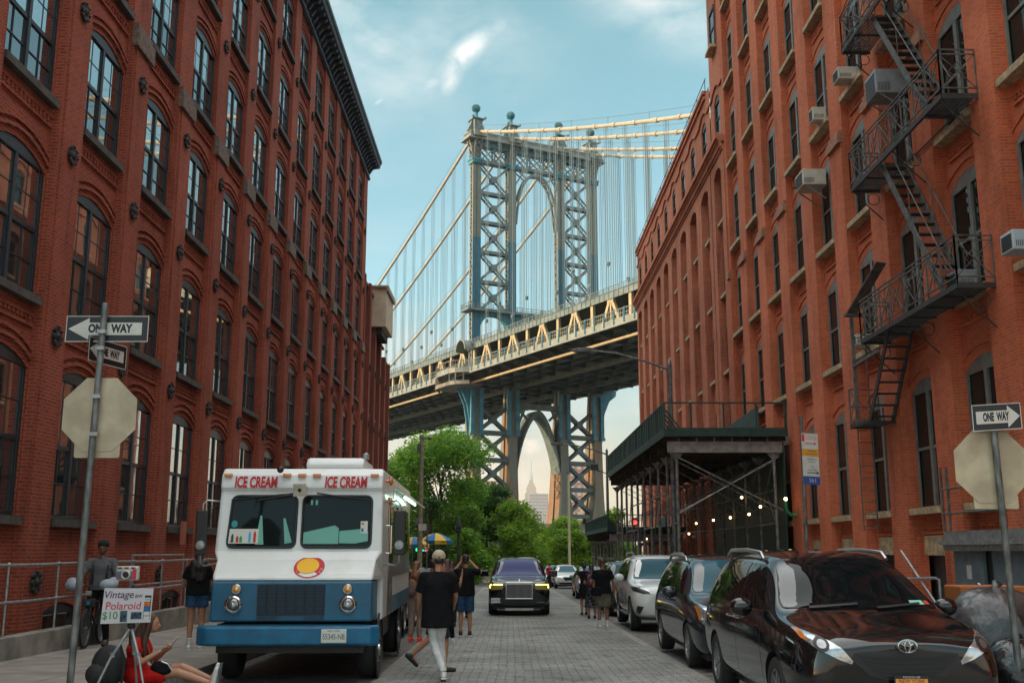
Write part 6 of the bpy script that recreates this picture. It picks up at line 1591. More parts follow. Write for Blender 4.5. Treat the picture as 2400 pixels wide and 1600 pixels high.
# ---- fire escape
fe = empty('fire_escape', (9.1, 22.6, 6.72), label='dark iron zigzag fire escape with railed platforms on the right warehouse', cat='fire escape')
XO, XI = 8.75, 9.49
def platform(z, y0, y1, hole=None, scroll=True):
    p = MB(); k = XO + .03
    while k < XI:
        if hole and 8.85 < k < 9.42: 
            if hole[0] > y0: p.box(k - .018, k + .018, y0, hole[0], z - .02, z)
            p.box(k - .018, k + .018, hole[1], y1, z - .02, z)
        else: p.box(k - .018, k + .018, y0, y1, z - .02, z)
        k += .062
    y = y0
    while y < y1 - .1: 
        if not (hole and hole[0] < y < hole[1]): p.box(XO, XI, y, y + .04, z - .06, z - .022)
        y += .95
    p.box(XO - .02, XO + .0, y0, y1, z - .09, z + .02); p.box(XO, XI, y0 - .02, y0 - .001, z - .09, z + .02); p.box(XO, XI, y1 + .001, y1 + .02, z - .09, z + .02)
    pf = p.build('platform', 'fedark', fe)
    r = MB()
    def panel(P0, P1):
        P0, P1 = Vector(P0), Vector(P1); d = P1 - P0; n = max(1, round(d.length / .72)); h = Vector((0, 0, 1))
        for q in (.98, .88, .14): r.bar(P0 + h * q, P1 + h * q, .028, .028)
        for i in range(n + 1): a = P0 + d * i / n; r.bar(a, a + h * .98, .028)
        for i in range(n):
            a, b_ = P0 + d * i / n, P0 + d * (i + 1) / n; m_ = (a + b_) / 2
            r.bar(a + h * .14, b_ + h * .88, .018); r.bar(b_ + h * .14, a + h * .88, .018)
            if i % 2: r.bar(m_ + h * .14, m_ + h * .88, .018)
            e = d / n * .25; c = m_ + h * .51
            for (u, v) in ((e, h * .2), (-e, h * .2)): r.bar(c + u, c + v, .014); r.bar(c + u, c - v, .014)
    panel((XO, y0, z), (XO, y1, z)); panel((XO, y0, z), (XI, y0, z)); panel((XO, y1, z), (XI, y1, z))
    r.build('railing', 'fireesc', pf)
    for y in (y0 + .1, (y0 + y1) / 2, y1 - .1):
        b_ = MB(); b_.tube([(XO + .02, y, z - .08), (XO + .25, y, z - .36), (XO + .5, y, z - .62), (XI, y, z - .85)], .018, 5)
        b_.tube([(XI - .22 + cos(a) * .15, y, z - .30 + sin(a) * .15) for a in [i * pi / 5 for i in range(11)]], .012, 5)
        b_.build('bracket', 'fedark', pf)
def stairs(ya, za, yb, zb, x0=8.90, x1=9.42, n=13, rail=True, m='fireesc', name='stair'):
    s = MB(); 
    for x in (x0, x1): s.bar((x, ya, za), (x, yb, zb), .03, .16)
    st = s.build(name, m, fe)
    for i in range(n): u = (i + .5) / n; y, z = ya + (yb - ya) * u, za + (zb - za) * u; MB().box(x0 + .02, x1 - .02, y - .10, y + .10, z - .012, z + .012).build('tread', 'fedark', st)
    if rail:
        r = MB()
        for x in (x0, x1):
            r.cyl((x, ya, za + .85), (x, yb, zb + .85), .016, n=6)
            for u in (.08, .5, .95): y, z = ya + (yb - ya) * u, za + (zb - za) * u; r.cyl((x, y, z), (x, y, z + .85), .013, n=5)
        r.build('handrail', 'fireesc', st)
Z1, Z2, Z3, Z4 = 6.72, 10.67, 14.5, 18.4
platform(Z1, 19.8, 25.5); platform(Z2, 19.8, 25.5, (21.0, 23.6)); platform(Z3, 19.8, 25.5, (21.0, 23.6)); platform(Z4, 19.8, 25.5, (21.0, 23.6))
stairs(23.7, Z2, 20.75, Z1); stairs(23.65, Z3, 20.8, Z2); stairs(23.65, Z4, 20.8, Z3)
stairs(24.0, Z1, 25.72, 4.72, 8.90, 9.46, 8, False, 'fedark')
lp = MB()
for k in range(10): x = XO + .04 + k * .075; lp.box(x - .02, x + .02, 25.65, 26.7, 4.70, 4.72)
lp.box(XO - .02, XO, 25.6, 26.72, 4.66, 4.76).box(XO, XI, 26.70, 26.72, 4.66, 4.76).box(XO, XI, 25.6, 25.62, 4.66, 4.74)
lo = lp.build('landing', 'fedark', fe)
r = MB()
for (a, b_) in (((XO, 26.7), (XI, 26.7)), ((XO, 26.1), (XO, 26.7))):
    for q in (.95, .5, .1): r.bar((a[0], a[1], 4.72 + q), (b_[0], b_[1], 4.72 + q), .025)
    r.bar((a[0], a[1], 4.8), (b_[0], b_[1], 5.65), .016); r.bar((b_[0], b_[1], 4.8), (a[0], a[1], 5.65), .016)
for p in ((XO, 26.7), (XI, 26.7), (XO, 26.1)): r.bar((p[0], p[1], 4.72), (p[0], p[1], 5.67), .03)
r.build('railing', 'fireesc', lo)
l2 = MB()
for x in (8.85, 9.2): l2.cyl((x, 26.5, 2.1), (x, 26.5, 7.4), .018, n=6)
for k in range(17): l2.cyl((8.85, 26.5, 2.2 + k * .3), (9.2, 26.5, 2.2 + k * .3), .012, n=5)
l2.box(8.72, 8.80, 26.15, 26.22, 4.72, 7.5).box(8.6, 9.3, 26.1, 26.3, 7.5, 7.56).bar((8.75, 26.2, 7.53), (9.2, 25.0, 8.6), .3, .03).bar((8.75, 26.2, 6.2), (8.75, 24.4, 6.25), .08)
l2.build('drop_ladder', 'fireesc', fe)
reparent(fe)

# ---- window air conditioners
def aircon(y, z, label, m, xo=8.93, w=.62, h=.44, legs=True, grp='window air conditioners'):
    r = empty('air_conditioner', (9.2, y, z), label=label, cat='air conditioner', group=grp)
    MB().box(xo - 9.2, .42, -w / 2, w / 2, 0, h).build('case', m, r, bevel=.02)
    g = MB()
    for k in range(7): g.box(xo - 9.2 - .012, xo - 9.2 - .002, -w / 2 + .06, w / 2 - .06, .05 + k * (h - .1) / 7, .075 + k * (h - .1) / 7)
    g.build('grille', 'ink', r)
    g = MB()
    for k in range(9): g.box(xo - 9.2 + .05 + k * .035, xo - 9.2 + .062 + k * .035, -w / 2 - .006, -w / 2 - .001, .06, h * .45)
    g.build('side_vent', 'ink', r)
    if legs: MB().bar((xo - 9.2 + .1, -w / 2 + .05, 0), (.38, -w / 2 + .05, -.42), .03).bar((xo - 9.2 + .1, w / 2 - .05, 0), (.38, w / 2 - .05, -.42), .03).build('support', 'frameR', r)
M['acgrey'] = mat('grey_ac', (.22, .23, .24), .5, var=.15, vs=4); M['acbeige'] = mat('beige_ac', (.50, .46, .38), .5, var=.1, vs=4); M['acwhite'] = mat('bluish_ac', (.40, .46, .50), .5)
aircon(23.95, 12.45, 'large grey air conditioner with dark grille above the fire escape window', 'acgrey', 8.85, .75, .62)
aircon(30.6, 12.5, 'beige air conditioner on props in the second window column from the fire escape', 'acbeige', 8.9, .85, .5)
aircon(27.2, 14.42, 'small pale air conditioner in the window left of the top fire escape platform', 'acbeige', 9.1, .5, .36, False)
aircon(30.0, 14.43, 'narrow pale air conditioner hanging from an upper window sill', 'acbeige', 9.2, .4, .42, False)
aircon(18.45, 6.95, 'bluish white air conditioner at the right edge of the picture', 'acwhite', 9.12, .5, .38, False)
aircon(27.3, 6.92, 'small air conditioner behind the lowest fire escape railing', 'acbeige', 9.15, .5, .3, False)
aircon(21.1, 6.93, 'grey air conditioner behind the railing of the lowest wide platform', 'acgrey', 9.2, .55, .36, False)

# ---- sidewalk sheds
def shed(y0, y1, x0, x1, ztop, zfb, zft, label, grp, n, front=True):
    s = empty('sidewalk_shed', ((x0 + x1) / 2, y0, gz(y0) + SW), label=label, cat='scaffold', group=grp)
    d = MB(); d.box(x0, x1, y0, y1, zfb + .10, zfb + .22); d.build('deck', 'wooddark', s)
    f_ = MB(); f_.box(x0 - .04, x0, y0, y1, zfb, zft).box(x0 - .04, x1, y0 - .04, y0 - .001, zfb, zft).build('fascia', 'shedgreen', s)
    j = MB(); y = y0 + .3
    while y < y1: j.box(x0 + .05, x1, y, y + .07, zfb - .12, zfb + .098); y += .6
    j.build('joists', 'wooddark', s)
    p = MB(); y = y0
    p.box(x0 - .03, x0 + .02, y0, y1, ztop - .05, ztop).box(x0, x1, y0 - .02, y0 + .03, ztop - .05, ztop)
    k = 0
    while y < y1:
        p.box(x0 - .03, x0 + .03, y, y + .07, zft, ztop - .05)
        p.bar((x0 + .02, y + .03, ztop - .25), (x0 + .5, y + .03, zft), .05)
        if k % 4 != 3: p.box(x0 - .012, x0 + .012, y + .12, y + .36, zft, ztop - .06)
        y += .52; k += 1
    x = x0 + .9
    while x < x1 - .4: p.box(x - .03, x + .03, y0 - .01, y0 + .03, zft, ztop - .05); x += 1.1
    p.box(x1 - .08, x1, y0, y0 + .08, zft, ztop)
    for q in range(4): p.box(x1 - .9 + q * .05, x1 - .87 + q * .05, y0 + .3 + q * 1.4, y0 + 1.5 + q * 1.4, zft, ztop - .1)
    p.build('parapet', 'shedgreen', s)
    b_ = MB(); b_.box(x0 + .1, x1 - .15, y0 + .20, y0 + .32, zfb - .52, zfb - .15)
    for q in range(6): x = x0 + .5 + q * .6; b_.box(x - .02, x + .02, y0 + .2, y0 + .3, zfb - .15, zfb - .02)
    b_.build('front_beam', 'shedpale', s)
    zb = zfb - .50
    L_ = (y1 - y0 - .8) / n
    for i in range(n + 1):
        yy = y0 + .35 + i * L_; g = gz(yy) + SW
        for x in (x0 + .42, x1 - .42):
            m_ = MB(); m_.cyl((x, yy, g), (x, yy, zb + .05), .055, n=8); m_.cyl((x, yy, g), (x, yy, g + .03), .12, n=8); m_.prism([(-.25, zb), (.25, zb), (.06, zb - .25), (-.06, zb - .25)], -.02, .04, lambda u, v, w: (x + u, yy + w, v)); m_.build('post', 'shedpost', s, smooth=True)
        if i: MB().box(x0 + .1, x1 - .15, yy - .05, yy + .05, zfb - .40, zfb - .14).build('cross_beam', 'wooddark', s)
    if front:
        m_ = MB(); m_.cyl((x0 + .35, y0 + .28, zb - .12), (x1 - .2, y0 + .28, zb - 1.95), .03, n=6).cyl((x1 - .25, y0 + .34, zb - .15), (x0 + .35, y0 + .34, zb - 2.1), .03, n=6); m_.build('brace', 'shedpost', s)
    for i in range(n):
        ya, yb = y0 + .35 + i * L_, y0 + .35 + (i + 1) * L_; g = gz(ya)
        m_ = MB()
        for z in ((1.15, 2.5, 3.6) if front else (1.2,)):
            if (i + int(z)) % 3: m_.cyl((x0 + .38, ya, z), (x0 + .38, yb, z - .03), .028, n=6)
            m_.cyl((x1 - .46, ya, z), (x1 - .46, yb, z - .03), .028, n=6)
        if i % 2 == 0: m_.cyl((x0 + .40, ya, zb - .6), (x0 + .40, yb, g + 1.2), .02, n=6)
        m_.cyl((x1 - .46, ya, zb - .3), (x1 - .46, yb, zb - 2.3), .02, n=6).cyl((x1 - .46, yb, zb - .3), (x1 - .46, ya, zb - 2.3), .02, n=6)
        if front: m_.cyl((x0 + .42, ya, zb - .3), (x1 - .42, ya, zb - 2.0), .018, n=6).cyl((x1 - .42, ya, zb - .3), (x0 + .42, ya, zb - 2.0), .018, n=6)
        m_.build('brace', 'shedpost', s)
    if front: MB().box(x1 - .10, x1 - .06, y0 + .4, y0 + 12.5, gz(y0 + 12) + SW, zfb - .13).build('shade_panel', 'shedgreen', s)  # dark panel added so the shed interior reads as deep shade
    reparent(s)
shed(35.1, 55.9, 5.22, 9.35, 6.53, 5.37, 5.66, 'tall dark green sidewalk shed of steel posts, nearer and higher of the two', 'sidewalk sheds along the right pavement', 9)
shed(56.3, 73.0, 5.20, 9.35, 3.50, 2.62, 2.84, 'low green sidewalk shed beyond the tall one on the right', 'sidewalk sheds along the right pavement', 7, False)
BL = [(49.5, 2.85), (45.3, 2.88), (41.8, 2.88), (38.5, 2.90), (36.7, 3.10)]
st = empty('string_light', (8.7, 38, 2.9), label='string of caged lit bulbs hung under the tall scaffold shed', cat='string lights')
w_ = MB(); pts = []
for (a, b_) in zip(BL, BL[1:]):
    for k in range(6): u = k / 6; pts.append((8.7, a[0] + (b_[0] - a[0]) * u, a[1] + (b_[1] - a[1]) * u + .10 - .14 * sin(pi * u)))
w_.tube(pts, .010, 4).build('wire', 'shedpale', st)
for (y, z) in BL + [(39.6, 3.56), (51.6, 2.41), (54.5, 2.2)]: b_ = MB().sphere((8.7 if z != 2.2 else 7.0, y, z), .048, 10, 8).build('bulb', 'bulb', st, smooth='all'); MB().cyl((8.7 if z != 2.2 else 7.0, y, z + .05), (8.7 if z != 2.2 else 7.0, y, z + .12), .03, n=6).build('socket', 'black', b_)
reparent(st)
rd_ = empty('traffic_signal', (6.6, 56, gz(56) + SW), label='red lit signal lamp seen between the scaffold posts', cat='signal'); MB().cyl((6.6, 56, gz(56) + SW), (6.6, 56, 3.3), .05, n=8).box(6.48, 6.72, 56, 56.2, 2.85, 3.3).build('post', 'shedpost', rd_); MB().sphere((6.6, 55.98, 3.07), .13, 12, 8, (.8, .3, 1)).build('lamp', 'redlamp', rd_, smooth='all'); reparent(rd_)
gh = empty('hose_lamp', (9.3, 35.0, 3.2), label='bright green bent pipe with a small lit lamp on the wall beside the shed', cat='lamp'); MB().tube([(9.12, 34.9, 3.22), (9.12, 34.9, 3.0), (9.16, 34.9, 2.86), (9.26, 34.9, 2.76), (9.48, 34.9, 2.74)], .055, 8).build('pipe', 'grn', gh, smooth=True); MB().sphere((9.12, 34.9, 3.28), .06, 8, 6).build('lamp', 'bulb', gh, smooth='all'); reparent(gh)

# ---- lamps and poles
def cobra(x, y, ztop, xh, zh, label, flood=None):
    r = empty('street_lamp', (x, y, gz(y) + SW), label=label, cat='street lamp', group='cobra head street lamps')
    MB().tube([(x, y, gz(y) + SW), (x, y, ztop)], [.10, .07], 10).lathe([(.08, ztop), (.06, ztop + .12), (0, ztop + .2)], (x, y, 0), 8).build('pole', 'pole', r, smooth=True)
    za = ztop - .15; MB().tube([(x, y, za), (x + (xh - x) * .3, y, za + (zh - za) * .45), (x + (xh - x) * .65, y, za + (zh - za) * .85), (xh, y, zh)], [.045, .04, .035, .03], 7).build('arm', 'pole', r, smooth=True)
    h = MB(); sgn = 1 if xh > x else -1; h.prism([(0, -.06), (0, .07), (.25 * sgn, .09), (.62 * sgn, .05), (.75 * sgn, -.01), (.5 * sgn, -.06)], -.13, .26, lambda u, v, w: (xh - .12 * sgn + u, y + w, zh + v)); h.build('lamp_head', 'pole', r, bevel=.02)
    if flood: MB().box(flood[0] - .22, flood[0] + .22, y - .3, y, flood[1] - .16, flood[1] + .16).cyl((flood[0], y, flood[1] - .1), (x, y, flood[1] - .35), .03, n=6).build('floodlight', 'frameD', r)
    reparent(r)
cobra(5.6, 36.1, 7.95, 2.75, 8.5, 'grey street lamp rising through the tall shed with arm over the road')
cobra(5.6, 60.5, 7.2, 2.95, 7.65, 'more distant street lamp with a floodlight beside the low shed', (4.85, 6.3))
up = empty('utility_pole', (-5.08, 60, gz(60) + SW), label='pale wooden utility pole in front of the tallest tree', cat='pole'); MB().tube([(-5.08, 60, gz(60)), (-5.05, 60, 8.1)], [.16, .11], 10).build('pole', mat('weathered_wood', (.24, .20, .14), .85, var=.3, vs=6), up, smooth=True)
MB().box(-5.1, -4.5, 59.9, 60, 7.85, 7.97).sphere((-4.6, 59.95, 7.92), .12, 8, 6).cyl((-5.2, 59.9, 7.1), (-5.2, 59.9, 7.6), .1, n=8).box(-5.2, -4.7, 59.9, 59.96, 4.0, 4.08).box(-5.35, -5.15, 59.85, 59.95, 3.0, 3.4).build('fittings', 'pole', up); reparent(up)
tp = empty('thin_pole', (5.3, 95, gz(95)), label='thin pale pole in front of the right bridge legs', cat='pole'); MB().tube([(5.3, 95, gz(95)), (5.3, 95, 8.6)], [.14, .09], 8).build('pole', mat('pale_pole', (.42, .36, .22), .7), tp, smooth=True); MB().box(5.1, 5.5, 94.9, 95, 8.4, 8.6).build('bracket', 'pole', tp); reparent(tp)
ol = empty('ornate_lamp_post', (-3.38, 70, gz(70) + SW), label='dark ornate cast iron lamp post against the trees', cat='street lamp'); MB().lathe([(.24, gz(70)), (.24, .1), (.14, .2), (.10, 1.2), (.13, 1.3), (.09, 1.4), (.08, 2.7), (.20, 2.75), (.22, 2.95), (.12, 3.0), (.2, 3.1), (.16, 3.5), (.05, 3.65), (0, 3.8)], (-3.38, 70, 0), 10).build('post', 'iron', ol, smooth=True); reparent(ol)
ss = empty('street_sign', (-3.52, 45, gz(45) + .01), label='small white and red regulation sign on a thin post beside the umbrellas', cat='sign'); MB().cyl((-3.50, 45, gz(45)), (-3.50, 45, 3.6), .03, n=8).build('post', 'pole', ss); p_ = MB().box(-3.87, -3.54, 44.96, 44.98, 2.45, 2.72).build('plate', 'signwhite', ss); text_mesh('lettering', 'NO', .1, 'signred', p_, lambda u, v: Vector((-3.7 + u, 44.955, 2.64 + v))); text_mesh('lettering', 'STANDING', .06, 'signred', p_, lambda u, v: Vector((-3.7 + u, 44.955, 2.54 + v))); reparent(ss)
# ---- food cart and umbrellas
M['uyel'] = mat('yellow_canvas', (.62, .38, .02), .7); M['ublu'] = mat('blue_canvas', (.01, .13, .34), .7)
def umbrella(x, y, zt, R_, label, off=0):
    r = empty('umbrella', (x, y, gz(y)), label=label, cat='umbrella', group='yellow and blue vendor umbrellas')
    mb = MB(); n = 8
    for i in range(n):
        mb.mi = (i + off) % 2
        for k in range(3):
            a0, a1 = 2 * pi * i / n, 2 * pi * (i + 1) / n; r0, r1 = k / 3, (k + 1) / 3; h = lambda q: -.46 * q ** 1.6 * R_
            P = lambda a, q: (x + cos(a) * q * R_, y + sin(a) * q * R_, zt + h(q)); mb.add([P(a0, r0), P(a0, r1), P(a1, r1), P(a1, r0)], [(0, 1, 2, 3)])
        P0, P1 = P(a0, 1), P(a1, 1); mb.add([P0, P1, (P1[0], P1[1], P1[2] - .22), (P0[0], P0[1], P0[2] - .22)], [(0, 1, 2, 3)])
    c = mb.build('canopy', ['uyel', 'ublu'], r); MB().cyl((x, y, gz(y)), (x, y, zt), .025, n=6).build('pole', 'galv', r)
    for a in (-pi / 2 - .25, -pi / 2 + .6): text_mesh('lettering', 'SABRETT', .16, 'ink', c, lambda u, v: Vector((x + cos(a) * R_ * .96 - sin(a) * u * .9, y + sin(a) * R_ * .96 + cos(a) * u * .9 - .03, zt - .46 * R_ - .10 + v)))
    reparent(r)
umbrella(-4.45, 64, 2.66, 1.0, 'yellow and blue umbrella on the right of the pair over the food cart'); umbrella(-5.6, 61.5, 2.40, .95, 'yellow and blue umbrella on the left, lower of the pair over the cart', 1)
fc = empty('food_cart', (-5.2, 63, gz(63)), label='food cart with a green and pink lit drinks screen under the umbrellas', cat='cart')
MB().box(-5.9, -4.2, 62.3, 63.4, -.6, .6).build('body', 'alum', fc, bevel=.03)
for x in (-5.6, -4.5): MB().cyl((x, 62.25, -.55), (x, 62.35, -.55), .28, n=16).build('wheel', 'rubber', fc)
sc_ = MB().box(-5.5, -4.72, 62.2, 62.26, 1.38, 1.98).build('screen', 'black', fc)
M['ledg'] = mat('green_led', (0, .6, .15), .5, emit=(.02, 1, .25), es=1.6); M['ledp'] = mat('pink_led', (.8, .1, .3), .5, emit=(1, .12, .35), es=1.6)
text_mesh('lettering', 'D', .40, 'ledg', sc_, lambda u, v: Vector((-5.35 + u, 62.19, 1.72 + v)), bold=.01); text_mesh('lettering', 'rink', .17, 'ledg', sc_, lambda u, v: Vector((-5.12 + u, 62.19, 1.63 + v))); text_mesh('lettering', 'S', .38, 'ledp', sc_, lambda u, v: Vector((-4.86 + u, 62.19, 1.70 + v)), bold=.01); reparent(fc)
# ---- tripod sign, toy camera, bag
M['lilac'] = mat('white_card', (.56, .53, .56), .6); M['mpurple'] = mat('purple_marker', (.09, .03, .07), .6); M['mred'] = mat('red_marker', (.50, .03, .05), .6); M['mgreen'] = mat('green_marker', (.04, .22, .06), .6)
tr = empty('tripod', (-4.5, 12.8, gz(12.8) + SW), label='slender grey tripod holding the handwritten sign board', cat='tripod')
g0 = gz(12.8) + SW
for i, (x, y) in enumerate(((-4.80, 12.6), (-4.22, 12.65), (-4.5, 13.2))):
    m_ = MB(); m_.cyl((-4.5, 12.85, .72), ((-4.5 + x) / 2, (12.85 + y) / 2, .40), .019, n=8).cyl(((-4.5 + x) / 2, (12.85 + y) / 2, .42), (x, y, g0), .014, n=8).cyl(((-4.5 + x) / 2, (12.85 + y) / 2, .38), ((-4.5 + x) / 2 * 1.0, (12.85 + y) / 2, .43), .026, n=8); m_.build('leg', 'galv', tr, smooth=True)
MB().cyl((-4.5, 12.85, .50), (-4.5, 12.85, 1.2), .016, n=8).sphere((-4.5, 12.85, .73), .05, 8, 6).sphere((-4.5, 12.85, 1.16), .035, 8, 6).build('column', 'black', tr, smooth=True); reparent(tr)
cb = empty('toy_camera', (-4.57, 12.8, 1.25), label='white instant camera with dark lens standing on the tripod above the sign', cat='camera')
MB().box(-4.70, -4.44, 12.78, 12.86, 1.255, 1.42).build('body', 'signwhite', cb, bevel=.015); MB().box(-4.69, -4.50, 12.772, 12.779, 1.27, 1.36).build('face', mat('blue_grey_print', (.10, .11, .16), .5), cb); MB().box(-4.50, -4.455, 12.771, 12.779, 1.27, 1.385).build('stripe', 'mred', cb)
MB().lathe([(.055, 0), (.055, -.04), (.045, -.05), (.035, -.03)], (-4.57, 12.775, 1.32), 18, 'y').build('lens_ring', 'signwhite', cb, smooth=True); MB().lathe([(.038, -.03), (.02, -.035), (0, -.036)], (-4.57, 12.775, 1.32), 14, 'y').build('lens', 'black', cb)
for i in range(3): MB().box(-4.68 + i * .08, -4.63 + i * .08, 12.771, 12.779, 1.392, 1.408).build('marking', 'ink', cb)
reparent(cb)
sb = empty('sign_board', (-4.53, 12.78, .77), label='white card reading vintage bw polaroid ten dollars in marker pen', cat='sign board')
f = fr3((-4.53, 12.75, .965), (1, .03, .012), (0.03, -1, 0)); q = MB(); q.prism([(-.295, -.205), (.285, -.195), (.30, .195), (-.275, .205)], 0, .004, f); q.build('card', 'lilac', sb)
def sc(tx, u0, v0, s, m, it=.2, b=.001): text_mesh('lettering', tx, s, m, sb, lambda u, v: f(u + u0, v + v0, .0065), bold=b, italic=it)
sc('Vintage', -.105, .125, .118, 'mpurple'); sc('BW', .13, .105, .055, 'mpurple'); sc('Polaroid', -.045, -.005, .125, 'mred', .1); sc('$10', -.19, -.115, .12, 'mgreen', .0)
for (u0, u1, v0, v1) in ((-.07, .01, -.185, -.06), (.055, .18, -.155, -.075)):
    q = MB(); q.prism([(u0 - .012, v0 - .012), (u1 + .012, v0 - .012), (u1 + .012, v1 + .012), (u0 - .012, v1 + .012)], .0045, .002, f); p_ = q.build('photo', 'signwhite', sb); q = MB(); q.prism([(u0, v0), (u1, v0), (u1, v1), (u0, v1)], .007, .001, f); q.build('picture', mat('blue_photo', (.02, .05, .09), .5, var=.9, vs=30), p_)
q = MB(); q.prism([(.195, -.165), (.275, -.165), (.282, .115), (.205, .115)], .0045, .001, f); cd = q.build('card_strip', 'ink', sb)
for i, m in enumerate(('plate', 'amber', 'ublu', 'plate', 'plate')): v = .065 - i * .053; q = MB(); q.prism([(.202, v - .022), (.27, v - .022), (.272, v + .024), (.204, v + .024)], .006, .001, f); q.build('logo', m, cd)
text_mesh('lettering', 'VISA', .03, 'ublu', cd, lambda u, v: f(u + .237, v + .066, .0085))
for sg, m in ((-1, 'mred'), (1, 'amber')): q = MB(); q.prism([(.237 + sg * .009 + cos(a) * .014, .012 + sin(a) * .014) for a in [i * pi / 6 for i in range(12)]], .0075, .001, f); q.build('logo', m, cd)
reparent(sb)
MB_ = MB(); MB_.sphere((0, 0, .25), .24, 14, 10, (.90, .55, 1.05)).sphere((-.10, -.08, .16), .15, 10, 8, (1, .7, .9)).tube([(.16, -.1, .5), (.24, -.14, .3), (.2, -.1, .06)], .018, 5)
tag(MB_.build('backpack', mat('black_nylon', (.012, .012, .013), .7, var=.3, vs=20, bump=.5, bs=12), None, smooth=True, loc=(-4.86, 13.2, gz(13) + SW)), 'black backpack lying on the pavement behind the tripod legs', 'backpack')
# ---- trash
def bag(x, y, s, label, seed, m, sq=1.0):
    rng = random.Random(seed); me = MB(); n, k = 22, 15; vs = []
    for j in range(k):
        a = -pi / 2 + pi * j / (k - 1)
        for i in range(n):
            t = 2 * pi * i / n; r_ = .42 * (cos(a) ** .75 if cos(a) > 0 else 0) * (1 + .07 * sin(5 * t + j) + .05 * rng.uniform(-1, 1)); z = .40 + .44 * sin(a) * (1.0 if a > 0 else .85) + .02 * sin(7 * t)
            vs.append((cos(t) * r_ * s, sin(t) * r_ * s, max(0, z * s * sq)))
    me.add(vs, [(j * n + i, j * n + (i + 1) % n, (j + 1) * n + (i + 1) % n, (j + 1) * n + i) for j in range(k - 1) for i in range(n)])
    me.tube([(0, 0, .78 * s * sq), (.02, 0, .85 * s * sq), (.05, .02, .88 * s * sq)], [.09 * s, .03 * s, .045 * s], 7)
    return tag(me.build('rubbish_bag', m, None, smooth='all', loc=(x, y, gz(y) + SW - .01)), label, 'rubbish bag', 'rubbish bags')
M['bagc'] = mat('clear_grey_bag', (.035, .030, .030), .30, var=.8, vs=3, bump=1.0, bs=7, spec=.7); M['bagb'] = mat('black_bag', (.010, .010, .011), .22, var=.3, vs=3, bump=1.0, bs=9, spec=.7)
bag(5.55, 12.3, 1.32, 'big translucent grey rubbish bag beside the nearest minivan', 1, 'bagc', 1.08); bag(5.40, 11.55, .82, 'knotted black rubbish bag below the translucent one', 2, 'bagb'); bag(5.95, 11.75, .9, 'black rubbish bag at the right edge behind the sign post', 3, 'bagb')
tag(MB().box(5.5, 6.3, 13.1, 13.6, gz(13) + SW, 1.18).build('cardboard_box', mat('orange_board', (.34, .10, .02), .7), bevel=.02), 'orange board box standing behind the rubbish bags', 'box')
# manhole and litter
mh = MB(); mh.lathe([(.001, .022), (.32, .022), (.34, .018)], n=24); tag(mh.build('manhole_cover', 'iron', None, loc=(-2.35, 14.2, gz(14.2) - .004)), 'round iron cover in the road by the truck wheel', 'manhole')
lt = MB(); rng = random.Random(8)
for _ in range(60):
    x, y = rng.choice([(rng.uniform(2.9, 5.1), rng.uniform(9, 60)), (rng.uniform(-4.4, -2), rng.uniform(9, 60)), (rng.uniform(-1.7, 2.6), rng.uniform(9, 60))]); a = rng.uniform(0, 3); s = rng.uniform(.01, .03)
    lt.quad((x, y, gz(y) + .018), (x + cos(a) * s, y + sin(a) * s, gz(y) + .022), (x + cos(a) * s - sin(a) * s, y + sin(a) * s + cos(a) * s, gz(y) + .02), (x - sin(a) * s, y + cos(a) * s, gz(y) + .024))
tag(lt.build('litter', 'signwhite'), kind='stuff')
# ------------------------------------------------------------------ people
M['skinA'] = mat('skin_tan', (.36, .17, .10), .55, var=.08, vs=8); M['skinB'] = mat('skin_brown', (.20, .09, .05), .55, var=.08, vs=8); M['skinC'] = mat('skin_light', (.42, .22, .15), .55, var=.08, vs=8)
M['hairD'] = mat('dark_hair', (.012, .008, .006), .6, var=.5, vs=30, stretch=(1, 1, .15)); M['hairR'] = mat('auburn_hair', (.16, .06, .02), .55, var=.6, vs=30, stretch=(1, 1, .12)); M['hairB'] = mat('brown_hair', (.05, .025, .014), .6, var=.5, vs=30, stretch=(1, 1, .15))
M['clBlack'] = mat('black_cotton', (.008, .008, .009), .9, spec=.12, var=.35, vs=7, bump=.4, bs=14); M['clWhite'] = mat('white_denim', (.60, .59, .57), .85, spec=.12, var=.18, vs=9, bump=.5, bs=16); M['clRed'] = mat('red_dress_cloth', (.42, .012, .010), .75, spec=.12, var=.2, vs=8, bump=.4, bs=14)
M['clBeige'] = mat('dusty_pink_cloth', (.27, .19, .16), .85, spec=.12, var=.2, vs=7, bump=.4, bs=14); M['clDenim'] = mat('blue_denim', (.02, .055, .11), .85, spec=.12, var=.3, vs=12, bump=.4, bs=20); M['clGrey'] = mat('grey_jersey', (.10, .10, .105), .85, spec=.12, var=.2, vs=8, bump=.3, bs=14)
M['clDark'] = mat('charcoal_cloth', (.025, .028, .032), .9, spec=.12, var=.3, vs=8, bump=.4, bs=14); M['clKhaki'] = mat('khaki_shorts', (.11, .095, .07), .9, spec=.12, var=.3, vs=8, bump=.4, bs=14); M['clTeal'] = mat('teal_cloth', (.02, .12, .12), .85)
M['clPat'] = mat('speckled_dress', (.010, .010, .014), .85, spec=.12, vs=26, c2=(.16, .16, .18), lo=.54, hi=.60); M['shRed'] = mat('bright_red_shoe', (.85, .04, .02), .5); M['shWhite'] = mat('white_shoe', (.50, .50, .47), .6, var=.15, vs=20); M['shBlack'] = mat('black_shoe', (.012, .012, .013), .6)
M['capB'] = mat('beige_cap', (.42, .34, .24), .85, var=.12, vs=12); M['bagBr'] = mat('brown_backpack', (.13, .07, .05), .7, var=.3, vs=9, bump=.4); M['pink'] = mat('pink_pattern', (.02, .02, .025), .7, vs=9, c2=(.60, .03, .16), lo=.5, hi=.53)
